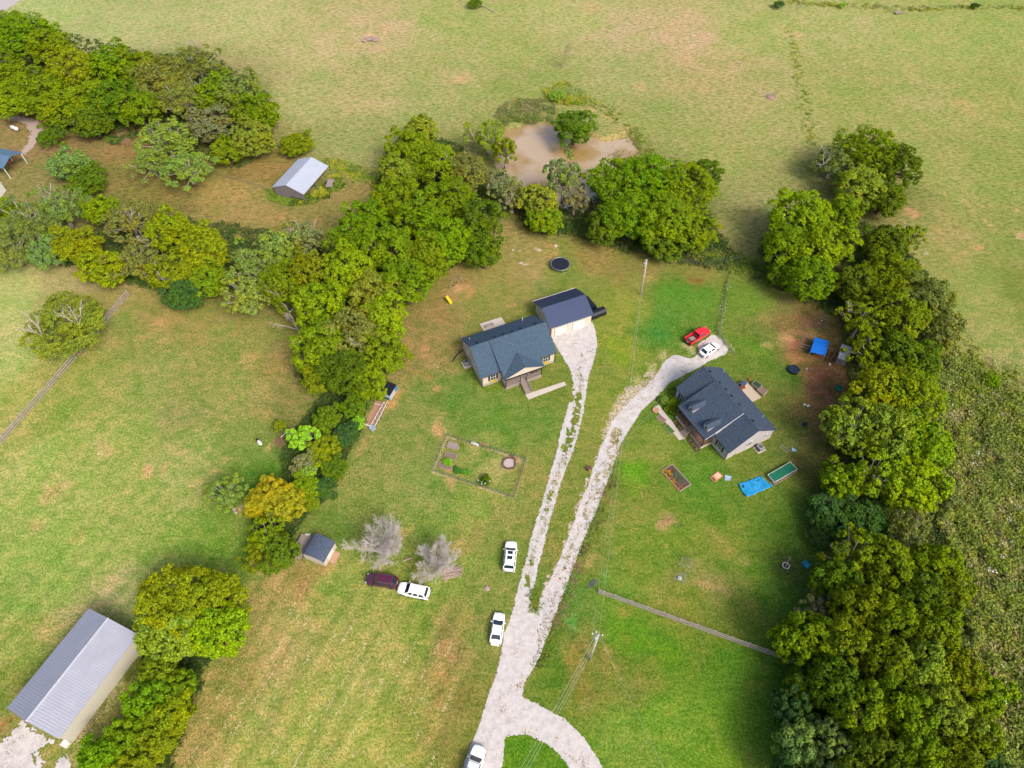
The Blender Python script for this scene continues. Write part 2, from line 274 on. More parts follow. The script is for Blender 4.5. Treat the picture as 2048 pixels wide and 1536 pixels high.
def ground_colour(X, Y):
    wx = X + (fbm(X/9, Y/9, 11, 3) - .5) * 9; wy = Y + (fbm(X/9, Y/9, 12, 3) - .5) * 9
    num = np.zeros(X.shape + (3,)); den = np.zeros(X.shape)
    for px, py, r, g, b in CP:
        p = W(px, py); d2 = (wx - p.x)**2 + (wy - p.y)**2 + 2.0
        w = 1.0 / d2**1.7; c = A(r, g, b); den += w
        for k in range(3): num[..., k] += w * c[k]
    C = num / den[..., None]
    bx = X + (fbm(X/1.7, Y/1.7, 21, 4) - .5) * 3.2; by = Y + (fbm(X/1.7, Y/1.7, 22, 4) - .5) * 3.2
    for px, py, rp, r, g, b, s in BLOB:
        p = W(px, py); rr = rp * mpp(px, py)
        m = (np.abs(X - p.x) < rr*2.6+3) & (np.abs(Y - p.y) < rr*3.4+3)
        if not m.any(): continue
        d = np.hypot(bx[m] - p.x, (by[m] - p.y) / 1.15) / rr
        w = (s * 0.85 * np.clip(1.35 - d, 0, 1) ** 1.1)[:, None]
        C[m] = C[m] * (1 - w) + np.array(A(r, g, b)) * w
    dry = np.clip((C[..., 0] / C[..., 1] - 0.55) / 0.45, 0, 1)[..., None]
    return C * (np.array([1.15, 1.02, 1.05]) * (1 - dry) + np.array([1.27, 1.27, 1.30]) * dry)
POND = [(1020,262),(1060,250),(1100,246),(1150,262),(1200,284),(1250,276),(1262,300),(1240,335),(1210,372),(1180,408),(1140,412),(1085,385),(1035,350),(1005,330),(1000,295)]
PONDW = [tuple(W(x, y)[:2]) for x, y in POND]
def build_ground():
    gx = grid_axis(-182, 182, 0.45, 2500); gy = grid_axis(-4, 248, 0.45, 2500)
    X, Y = np.meshgrid(gx, gy)
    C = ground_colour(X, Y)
    dp = segdist(X, Y, PONDW + [PONDW[0]]); ins = inpoly(X, Y, PONDW)
    dd = np.where(ins, -dp, dp)
    k = np.clip((2.6 + (fbm(X/2.2, Y/2.2, 5, 3)-.5)*2.4 - dd) / 2.6, 0, 1); k = k*k*(3-2*k)
    Z = -2.0 * k
    Z += (fbm(X/14, Y/14, 3, 3) - .5) * 0.12 * np.clip((Y+10)/40, 0, 1) * (np.hypot(X, Y-90) > 25)
    bank = np.clip(1 - np.abs(dd - 1.2) / 1.9, 0, 1) * (X > W(1150,230).x - 4) * (fbm(X/1.2, Y/1.2, 9, 3) > .42)
    bk = (bank * .6)[..., None]; C = C*(1-bk) + np.array(A(208,170,122))*bk
    C = np.where(ins[..., None], np.array(A(150,124,84)), C)
    # mowing streaks
    d_ = W(635,1209) - W(476,1453); th = math.atan2(d_.x, -d_.y) + math.pi/2*0; ux_, uy_ = d_.x/d_.length, d_.y/d_.length
    u = X*-uy_ + Y*ux_; v = X*ux_ + Y*uy_
    st = .75*(fbm(u/0.9, v/18, 31, 3) - .5) + .19*np.sin(u*2*math.pi/3.24 + 1.6*fbm(u/14, v/14, 33, 2))
    near = np.clip((60 - Y)/25, 0, 1) * np.clip((4 - X)/12, 0, 1)
    C = C * (1 + (st * near)[..., None] * np.array([.44, .34, .44]))
    ny, nx = X.shape
    idx = np.arange(ny*nx).reshape(ny, nx)
    F = np.stack([idx[:-1,:-1], idx[:-1,1:], idx[1:,1:], idx[1:,:-1]], -1).reshape(-1, 4)
    V = np.stack([X, Y, Z], -1).reshape(-1, 3)
    lawn = np.clip((118 - Y)/30, 0, 1)
    m, t, N, L, P = nodes('grass_ground')
    P.inputs['Roughness'].default_value = 0.95; P.inputs['Specular IOR Level'].default_value = 0.1
    at = N.new('ShaderNodeAttribute'); at.attribute_name = 'tint'
    tc = N.new('ShaderNodeTexCoord')
    lw = N.new('ShaderNodeAttribute'); lw.attribute_name = 'lawn'
    def noise(scale, det=5, ro=0.7, stretch=None, rot=0.0, dist=0.0):
        n = N.new('ShaderNodeTexNoise'); n.inputs['Scale'].default_value = scale; n.inputs['Detail'].default_value = det
        n.inputs['Roughness'].default_value = ro; n.inputs['Distortion'].default_value = dist
        if stretch:
            mp = N.new('ShaderNodeMapping'); mp.inputs['Scale'].default_value = stretch; mp.inputs['Rotation'].default_value = (0,0,rot)
            L.new(tc.outputs['Object'], mp.inputs['Vector']); L.new(mp.outputs['Vector'], n.inputs['Vector'])
        else: L.new(tc.outputs['Object'], n.inputs['Vector'])
        return n
    def ramp(n, pos, cols):
        r = N.new('ShaderNodeValToRGB'); L.new(n.outputs['Fac'], r.inputs['Fac']); e = r.color_ramp.elements
        e[0].position, e[1].position = pos[0], pos[-1]; e[0].color = cols[0] + (1,); e[1].color = cols[-1] + (1,)
        for p, c in zip(pos[1:-1], cols[1:-1]): q = e.new(p); q.color = c + (1,)
        return r
    def mul(a, b, fac=1.0):
        x = N.new('ShaderNodeMix'); x.data_type = 'RGBA'; x.blend_type = 'MULTIPLY'
        if isinstance(fac, float): x.inputs['Factor'].default_value = fac
        else: L.new(fac, x.inputs['Factor'])
        L.new(a, x.inputs['A']); L.new(b, x.inputs['B']); return x.outputs['Result']
    # pasture: straw tufts against darker green, streaked across the slope
    pa = ramp(noise(0.75, 6, 0.78, (1.0, 1.9, 1), R(-20), 0.6), (0.40, 0.5, 0.60), ((0.56,0.68,0.46), (0.98,1.0,0.95), (1.34,1.22,1.32)))
    pb = ramp(noise(0.13, 4, 0.6), (0.35, 0.65), ((0.86,0.98,0.80), (1.14,1.03,1.16)))
    la = ramp(noise(2.4, 6, 0.85), (0.40, 0.60), ((0.60,0.68,0.52), (1.38,1.30,1.42)))
    lb = ramp(noise(0.42, 5, 0.72, (1, 1.4, 1), R(30), 0.8), (0.38, 0.5, 0.63), ((0.70,0.86,0.64), (0.98,1.0,0.96), (1.34,1.10,1.32)))
    lc = ramp(noise(4.6, 5, 0.85), (0.43, 0.57), ((0.66,0.71,0.60), (1.32,1.27,1.34)))
    c1 = mul(at.outputs['Color'], pb.outputs['Color'])
    past = mul(mul(c1, pa.outputs['Color']), lc.outputs['Color'])
    lawnc = mul(mul(mul(c1, la.outputs['Color']), lb.outputs['Color']), lc.outputs['Color'])
    mx = N.new('ShaderNodeMix'); mx.data_type = 'RGBA'; L.new(lw.outputs['Fac'], mx.inputs['Factor'])
    L.new(past, mx.inputs['A']); L.new(lawnc, mx.inputs['B']); L.new(mx.outputs['Result'], P.inputs['Base Color'])
    bn = noise(1.8, 6, 0.75); bp = N.new('ShaderNodeBump'); bp.inputs['Strength'].default_value = 0.9; bp.inputs['Distance'].default_value = 0.25
    L.new(bn.outputs['Fac'], bp.inputs['Height']); L.new(bp.outputs['Normal'], P.inputs['Normal'])
    me = np_mesh('ground', V, F, m, {'lawn': lawn.ravel()}, C.reshape(-1, 3), True)
    tag(link('ground', me), kind='structure')
build_ground()

def sheet(name, poly_px, m, res, z, edge=0.35, holes=(), seed=1, breaks=0.0, kind='structure', label=None, extra=None):
    """ragged-edged layer of loose material: many small faces inside an outline given in photo spots"""
    poly = [tuple(W(x, y)[:2]) for x, y in poly_px]
    xs = [p[0] for p in poly]; ys = [p[1] for p in poly]
    gx = np.arange(min(xs)-1, max(xs)+1, res); gy = np.arange(min(ys)-1, max(ys)+1, res)
    X, Y = np.meshgrid(gx[:-1]+res/2, gy[:-1]+res/2)
    dx = (fbm(X/0.9, Y/0.9, seed, 4)-.5)*edge*3.2; dy = (fbm(X/0.9, Y/0.9, seed+50, 4)-.5)*edge*3.2
    keep = inpoly(X+dx, Y+dy, poly)
    dd = segdist(X, Y, poly + [poly[0]])
    if breaks: keep &= ~((dd < breaks) & (fbm(X/0.35, Y/0.35, seed+9, 3) > 0.5 + 0.35*dd/breaks))
    for pts, wd_, thr in holes:
        hp = [tuple(W(x, y)[:2]) for x, y in pts]
        d = segdist(X+dx*.4, Y+dy*.4, hp) if len(hp) > 1 else np.hypot(X+dx*.5-hp[0][0], Y+dy*.5-hp[0][1])
        keep &= ~((d < wd_) & (fbm(X/0.55, Y/0.55, seed+3, 3) > thr + 0.22 + 0.3*(d/wd_)**2))
    if extra is not None: keep &= extra(X, Y)
    jj, ii = np.nonzero(keep)
    nx = len(gx); used = np.zeros((len(gy), nx), bool)
    for a, b in ((0,0),(0,1),(1,0),(1,1)): used[jj+a, ii+b] = True
    rid = np.cumsum(used.ravel()).reshape(used.shape) - 1
    VX, VY = np.meshgrid(gx, gy)
    jit = res*0.3
    VX = VX + (hsh(np.arange(VX.size).reshape(VX.shape), 3, seed)-.5)*jit*2; VY = VY + (hsh(np.arange(VX.size).reshape(VX.shape), 5, seed)-.5)*jit*2
    V = np.stack([VX[used], VY[used], np.full(used.sum(), z)], -1)
    F = np.stack([rid[jj,ii], rid[jj,ii+1], rid[jj+1,ii+1], rid[jj+1,ii]], -1)
    o = link(name, np_mesh(name, V, F, m)); tag(o, label, None, None, kind); return o
gravel = mat('pale_gravel', A(216,210,207), 0.95, var=0.07, scale=1.1, bump=0.5, bscale=14, spec=0.1, col2=A(232,227,226), thr=(0.3,0.62), speck=(3.2, 0.055, A(170,140,112)))
gravel_b = mat('worn_gravel', A(188,172,134), 0.95, var=0.2, scale=2.2, bump=0.6, bscale=9, spec=0.1, col2=A(220,206,184), thr=(0.38,0.6), speck=(2.6, 0.12, A(150,130,84)))
LB = [(925,1536),(905,1640),(985,1640),(1005,1540),(1012,1472),(1055,1470),(1092,1487),(1118,1508),(1140,1540),(1165,1640),(1250,1640),(1206,1536),(1186,1500),(1160,1465),(1128,1438),(1088,1415),(1045,1392),
      (1050,1365),(1062,1345),(1082,1310),(1100,1262),(1118,1210),(1127,1190),(1140,1150),(1158,1105),(1168,1078),(1180,1050),(1193,1020),(1206,985),(1222,945),(1235,905),(1243,885),(1262,855),(1285,820),(1312,795),(1340,765),(1380,745),(1420,722),(1452,708),(1458,694),(1445,678),(1425,668),(1397,688),(1376,694),(1352,703),(1325,726),(1308,757),(1283,780),(1262,800),(1248,815),(1222,845),(1205,890),(1198,905),(1186,940),(1175,975),(1160,1005),(1148,1045),(1135,1078),(1118,1120),(1105,1150),(1090,1180),(1080,1190),(1074,1222),
      (1066,1205),(1068,1180),(1075,1140),(1083,1110),(1090,1080),(1100,1040),(1112,1000),(1122,965),(1137,925),(1148,898),(1156,870),(1164,840),(1171,800),(1175,765),(1180,745),(1190,715),(1195,690),(1192,662),(1184,642),(1100,669),(1110,690),(1120,705),(1132,725),(1142,745),(1145,765),(1145,790),(1136,812),(1128,840),(1121,865),(1113,905),(1102,940),(1092,975),(1083,1010),(1072,1040),(1062,1075),(1055,1105),(1043,1150),(1035,1180),(1028,1210),(1020,1240),(1008,1265),(1004,1290),(1000,1320),(988,1360),(976,1390),(962,1440),(945,1480)]
HOLES = [([(1158,735),(1162,745),(1164,758)],0.6,.3),([(1143,765),(1146,780),(1142,800)],0.7,.25),([(1160,790),(1154,815),(1150,840),(1146,858)],0.8,.15),([(1143,855),(1140,880),(1130,898)],0.9,.12),([(1128,905),(1120,930),(1113,950)],0.35,.42),
         ([(1108,964)],0.4,.1),([(1103,985),(1100,998)],0.55,.1),([(1094,1020)],0.4,.1),([(1090,1025),(1083,1050)],0.3,.45),([(1062,1122),(1060,1135)],0.5,.15),([(1055,1155),(1054,1173)],0.5,.1),
         ([(1236,862),(1230,875),(1228,882)],0.9,.05),([(1196,945),(1194,960)],0.5,.2),([(1190,955),(1185,985),(1180,1003)],0.4,.4),([(1170,1020),(1163,1045),(1155,1062)],0.5,.35),([(1145,1090),(1133,1120)],0.4,.35),([(1129,1135)],0.35,.2),([(1078,1255),(1072,1265)],0.35,.4),
         ([(1250,830),(1320,760),(1400,715)],0.5,.55),([(1150,720),(1185,700)],1.3,.52)]
sheet('gravel_driveway', LB, gravel, 0.13, 0.03, 0.10, HOLES, 3, 0.18)
sheet('gravel_shoulder', [(1425,662),(1455,672),(1462,696),(1415,700),(1380,720),(1330,740),(1290,790),(1250,850),(1215,930),(1160,1080),(1100,1200),(1078,1190),(1120,1100),(1175,960),(1215,840),(1240,795),(1285,735),(1330,700),(1360,684),(1400,672)], gravel_b, 0.2, 0.015, 0.5, [([(1400,690),(1350,700),(1310,730),(1280,760)],1.6,.30)], 8, 1.3)
sheet('gravel_wear', [(1233,885),(1243,890),(1222,935),(1200,975),(1182,1020),(1160,1065),(1140,1110),(1120,1160),(1112,1155),(1132,1105),(1152,1058),(1174,1010),(1192,965),(1212,925)], gravel_b, 0.13, 0.045, 0.4, [([(1236,870),(1200,950),(1160,1050),(1120,1150)],.9,.12)], 91, 0.5)
sheet('gravel_wear', [(1128,910),(1134,915),(1118,960),(1106,1000),(1092,1050),(1070,1110),(1064,1108),(1084,1045),(1098,995),(1112,950)], gravel_b, 0.13, 0.045, 0.4, [([(1128,910),(1100,1000),(1070,1100)],.7,.15)], 92, 0.5)
sheet('gravel_yard', [(0,1485),(20,1465),(48,1440),(60,1450),(100,1472),(112,1486),(80,1500),(95,1530),(70,1560),(20,1640),(-80,1640),(-60,1500)], gravel, 0.18, 0.03, 0.5, [([(70,1500),(75,1560)],0.9,.35),([(40,1500),(30,1540)],.8,.5)], 13, 1.2)
sheet('gravel_patch', [(108,1536),(118,1516),(135,1510),(142,1525),(140,1560),(90,1580)], gravel, 0.18, 0.03, 0.3, [], 14, 0.5)
sheet('dirt_track', [(-40,222),(0,226),(40,232),(75,240),(85,258),(75,285),(62,300),(45,312),(38,306),(55,285),(62,262),(45,246),(0,234),(-40,232)], mat('dirt_track_soil', A(206,184,172), 0.95, var=0.15), 0.3, 0.02, 0.5, [], 15, 0.9)
sheet('road', [(-60,48),(-20,36),(22,14),(52,-6),(40,-30),(-80,-30)], mat('worn_asphalt', A(206,200,200), 0.9, var=0.06), 0.5, 0.03, 0.3, [], 16)
mw, t_, N_, L_, P_ = nodes('pond_water')
P_.inputs['Roughness'].default_value = 0.05; P_.inputs['Specular IOR Level'].default_value = 1.0
n_ = N_.new('ShaderNodeTexNoise'); n_.inputs['Scale'].default_value = 0.09; n_.inputs['Detail'].default_value = 3
tc_ = N_.new('ShaderNodeTexCoord'); L_.new(tc_.outputs['Object'], n_.inputs['Vector'])
r_ = N_.new('ShaderNodeValToRGB'); L_.new(n_.outputs['Fac'], r_.inputs['Fac'])
r_.color_ramp.elements[0].position = .42; r_.color_ramp.elements[1].position = .56
r_.color_ramp.elements[0].color = A(190,156,92)+(1,); r_.color_ramp.elements[1].color = A(214,190,158)+(1,)
L_.new(r_.outputs['Color'], P_.inputs['Base Color'])
w_ = MB(); w_.slab([p for p in PONDW], -1.2, -0.62)
cx_ = sum(p[0] for p in PONDW)/len(PONDW); cy_ = sum(p[1] for p in PONDW)/len(PONDW)
w_.v = [(cx_+(x-cx_)*1.12, cy_+(y-cy_)*1.12, z) for x, y, z in w_.v]
tag(w_.build('pond_water', mw), kind='structure')

# ------------------------------------------------------------------ vegetation: leaf faces gathered into twigs, twigs into limbs' foliage
LEAF = leaf_mat()
def leaf_faces(C, Nn, S, rng, fold=.25):
    """rhombic folded leaf sprays: centres C, normals Nn, sizes S"""
    n = len(C); Nn = Nn/np.linalg.norm(Nn, axis=1, keepdims=True)
    rv = rng.normal(size=(n,3)); T = np.cross(Nn, rv); T /= np.linalg.norm(T, axis=1, keepdims=True)+1e-9; B = np.cross(Nn, T)
    s = S[:,None]; up = Nn*s*fold
    V = np.stack([C-T*s*.72, C-B*s*.46-up*.6, C+T*s*.72, C+B*s*.46-up*.6], 1).reshape(-1,3)
    return V, np.arange(n*4).reshape(n,4)
def sph(n, rng, zmin=-1.0):
    z = rng.uniform(zmin, 1, n); a = rng.uniform(0, 2*math.pi, n); r = np.sqrt(1-z*z)
    return np.stack([r*np.cos(a), r*np.sin(a), z], 1)
CROWNS = {}
def crown_mesh(style, size, var):
    """foliage mass of mean radius `size`, centred on 0, flattened to about 0.8"""
    key = (style, size, var)
    if key in CROWNS: return CROWNS[key]
    rng = np.random.default_rng(hash((len(style), ord(style[0]), size*10, var)) % 2**31)
    Rr = float(size)
    P = dict(dense=(48,.14,.25,30,22,.20,.60,.90), open=(42,.11,.21,24,18,.185,.50,1.02), willow=(54,.09,.17,22,20,.17,.45,1.04), bush=(15,.24,.38,28,22,.18,.45,.70))[style]
    nl, r0, r1, ns, nk, ls, k0, k1 = P
    nl = int(nl*(.75+.05*size)) ; ls = ls*(.75+.035*size)
    d = sph(nl*6, rng, -.75 if style == 'dense' else -.5)
    keep = [0]                                   # spread the limbs' foliage evenly over the crown
    for _ in range(nl-1):
        dm = np.min(np.linalg.norm(d[:,None]-d[keep][None], axis=2), axis=1) + rng.uniform(0,.12,len(d)); keep.append(int(np.argmax(dm)))
    d = d[keep]; nl = len(d)
    az = np.arctan2(d[:,1], d[:,0]); ph = rng.uniform(0,6.28,3)
    out = 1 + .12*np.sin(2*az+ph[0]) + .09*np.sin(3*az+ph[1]) + .06*np.sin(5*az+ph[2])
    lc = d * (Rr*rng.uniform(k0, k1, nl)*out)[:,None] * np.array([1,1,.80]); lr = Rr*rng.uniform(r0, r1, nl)
    inner = int(nl*.22); lc = np.concatenate([lc, sph(inner, rng)*Rr*.42*rng.uniform(.3,1,(inner,1))*np.array([1,1,.8])]); lr = np.concatenate([lr, np.full(inner, Rr*.22)]); nl += inner
    Cs=[]; Ns=[]; To=[]
    for i in range(nl):
        dn = lc[i]/(np.linalg.norm(lc[i])+1e-6)
        sd_ = sph(ns*2, rng); sd_ = sd_[np.argsort(-(sd_@(dn*.6+np.array([0,0,.5])))+rng.uniform(-.5,.5,len(sd_)))][:ns]
        sc_ = lc[i] + sd_*lr[i]*rng.uniform(.72,1.08,(ns,1))*np.array([1,1,.85])
        base = rng.uniform(0,1)**1.6
        for j in range(ns):
            sub_ = rng.uniform(-.28,.28)
            q = rng.normal(size=(nk,3))*lr[i]*.115*np.array([1,1,.62])
            if style == 'willow': q[:,2] -= np.abs(rng.normal(size=nk))*lr[i]*.55; 
            Cs.append(sc_[j]+q); Ns.append(sd_[j]*.8+np.array([0,0,.75])+rng.normal(size=(nk,3))*.55); To.append(np.clip(base*.7+.1+sub_+rng.normal(0,.12,nk),0,1))
    C = np.concatenate(Cs); Nn = np.concatenate(Ns); T = np.concatenate(To)
    S = ls*rng.uniform(.65,1.3,len(C))
    V, F = leaf_faces(C, Nn, S, rng)
    me = np_mesh('foliage_'+style, V, F, LEAF, {'tone': np.repeat(T,4)}); CROWNS[key] = (me, lc, lr); return CROWNS[key]
TRUNKS = {}
def trunk_mesh(style, size, var, m):
    key = (style, size, var, m.name)
    if key in TRUNKS: return TRUNKS[key]
    me_, lc, lr = crown_mesh(style, size, var); rg = random.Random(var*7+int(size)); mb = MB(); Rr = size
    z0 = -Rr*1.25; fork = Vector((rg.uniform(-.1,.1)*Rr, rg.uniform(-.1,.1)*Rr, -Rr*.45)); r0 = .055*Rr+.06
    mb.tube((0,0,z0), (fork.x*.4,fork.y*.4,(z0+fork.z)/2), r0*1.25, r0, 9); mb.tube((fork.x*.4,fork.y*.4,(z0+fork.z)/2), fork, r0, r0*.85, 9)
    idx = list(range(0, len(lc), 2))[:22]
    for i in idx:
        e = Vector(lc[i]); mid = fork.lerp(e,.5)+Vector((rg.uniform(-1,1),rg.uniform(-1,1),rg.uniform(-.3,.9)))*Rr*.08
        mb.tube(fork, mid, r0*.5, r0*.3, 6, False); mb.tube(mid, e, r0*.3, r0*.1, 5, False)
        for k in range(3):
            f = e + Vector((rg.uniform(-1,1),rg.uniform(-1,1),rg.uniform(0,1)))*float(lr[i])*1.05; mb.tube(mid.lerp(e,.6+.1*k), f, r0*.12, .015, 4, False)
    me = bpy.data.meshes.new('trunk'); me.from_pydata(mb.v, [], mb.f); me.update(); me.materials.append(m); me.shade_smooth(); TRUNKS[key] = me; return me
def bare_mesh(seed, Rr, nst, n1, n2, n3, r=.02, up=.9, name='bare_branches'):
    """leafless crown: stems, limbs, twigs, twiglets"""
    rg = random.Random(seed); mb = MB()
    def rd(): return Vector((rg.gauss(0,1),rg.gauss(0,1),rg.gauss(0,1)))
    stems = []
    for s_ in range(nst):
        a = s_*2*math.pi/nst + rg.uniform(-.3,.3); el = rg.uniform(.45,1.25); L_ = Rr*rg.uniform(.75,1.1)
        d = Vector((math.cos(a)*math.cos(el), math.sin(a)*math.cos(el), math.sin(el)*up)); m1 = d*L_*.5+rd()*.05*Rr; e = d*L_+rd()*.06*Rr+Vector((0,0,.12*Rr))
        mb.tube((0,0,0), m1, .03*Rr+.02, .018*Rr+.01, 6, False); mb.tube(m1, e, .018*Rr+.01, .012, 5, False); stems.append((m1,e,L_))
    tips = []
    for m1, e, L_ in stems:
        for i in range(n1):
            f = i/max(1,n1-1); b = (m1*(1-f)+e*f) if f < 1 else e; d = ((e-m1).normalized()+rd()*.55+Vector((0,0,.25))).normalized(); l = L_*.34*(1.15-f*.6)
            e1 = b+d*l; mb.tube(b, e1, r*1.6, r*.6, 4, False)
            for j in range(n2):
                g0 = b.lerp(e1, .25+.75*j/n2); d2 = (d+rd()*.5+Vector((0,0,.15))).normalized(); e2 = g0+d2*l*.42; mb.tube(g0, e2, r*.7, r*.45, 3, False)
                for k in range(n3):
                    g1 = g0.lerp(e2,.3+.7*k/n3); e3 = g1+(d2+rd()*.6).normalized()*l*.22; mb.tube(g1, e3, r*.5, r*.35, 3, False)
    me = bpy.data.meshes.new(name); me.from_pydata(mb.v, [], mb.f); me.update(); return me
bark = mat('grey_brown_bark', A(128,112,96), .9, var=.25, scale=2); barkp = mat('pale_bark', A(196,186,172), .9, var=.2, scale=2)
deadm = mat('dead_wood', A(206,196,184), .9, var=.15, scale=2)
dead_me = [bare_mesh(s, 3.0, 4, 5, 3, 0, .035, 1.1, 'dead_branch') for s in (1,2,3)]
for q in dead_me: q.materials.append(deadm)
PAL = {'Y':(.215,.300,.010),'G':(.150,.250,.009),'M':(.175,.240,.010),'O':(.180,.215,.045),'D':(.058,.125,.028),'W':(.180,.250,.062),'R':(.285,.285,.016),'L':(.200,.300,.050),'B':(.20,.21,.085),'K':(.105,.175,.012),'E':(.212,.275,.028),'U':(.22,.42,.03)}
SIZES = [2.5, 4.0, 6.0, 8.0]
def tree(px, py, rp, h, pal, style, label, group=None, var=0, name=None, dead=0, flat=None, bk=None, rw=None):
    """crown centre seen at (px,py) with radius rp photo px; tree of height h"""
    rp = rp*1.07; zc_ = h*.56; Rm = rp*mpp(px,py,zc_); c = W(px,py,zc_)
    size = min(SIZES, key=lambda s: abs(s-Rm)); k = Rm/size
    shrub = h < 3.2
    t = thing(name or ('shrub' if shrub else 'tree'), label, 'shrub' if shrub else 'tree', (c.x,c.y,-.05 if (px,py)!=(1148,256) else -.9), (var*2.39+px*.013) % 6.28, group)
    me, lc, lr = crown_mesh(style, size, var % (3 if style=='dense' else 2))
    kz = (h*.47)/(size*.98)
    cr = bpy.data.objects.new('crown' if not shrub else 'foliage', me); COL.objects.link(cr); cr.parent = t; cr.location = (0,0,zc_-(0 if shrub else 0)); cr.scale = (k*(rw or 1),k,kz)
    g = random.Random(px*31+py); j = [1+g.uniform(-.10,.10) for _ in range(3)]; pc = [a*b for a, b in zip(PAL[pal], (1.22, 1.13, 1.1))]; cr.color = (pc[0]*j[0],pc[1]*j[1],pc[2]*j[2],1)
    tm = trunk_mesh(style, size, var % (3 if style=='dense' else 2), bk or (barkp if style in ('open','willow') else bark))
    tr = bpy.data.objects.new('trunk' if not shrub else 'stem', tm); COL.objects.link(tr); tr.parent = t; tr.location = (0,0,zc_); tr.scale = (k,k,zc_/(size*1.25))
    for i in range(dead):
        a = g.uniform(0,6.28); rr_ = Rm*g.uniform(.2,.75); o = bpy.data.objects.new('dead_branch', dead_me[(px+i)%3]); COL.objects.link(o); o.parent = t
        o.location = (rr_*math.cos(a), rr_*math.sin(a), h*.60); o.rotation_euler = (g.uniform(-.4,.4),g.uniform(-.4,.4),g.uniform(0,6.28)); s_ = Rm/6*g.uniform(.75,1.1)*(1 if Rm>3 else 1.6); o.scale = (s_,)*3
    return t
GA='trees of the upper left woods'; GB='trees between paddock and left lawn'; GC='trees behind the beige house'; GD='trees around the pond'; GE='trees of the right hand row'; GF='forest trees at the lower right'; GH='shrubs of the middle hedge'; GI='trees beside the metal barn'
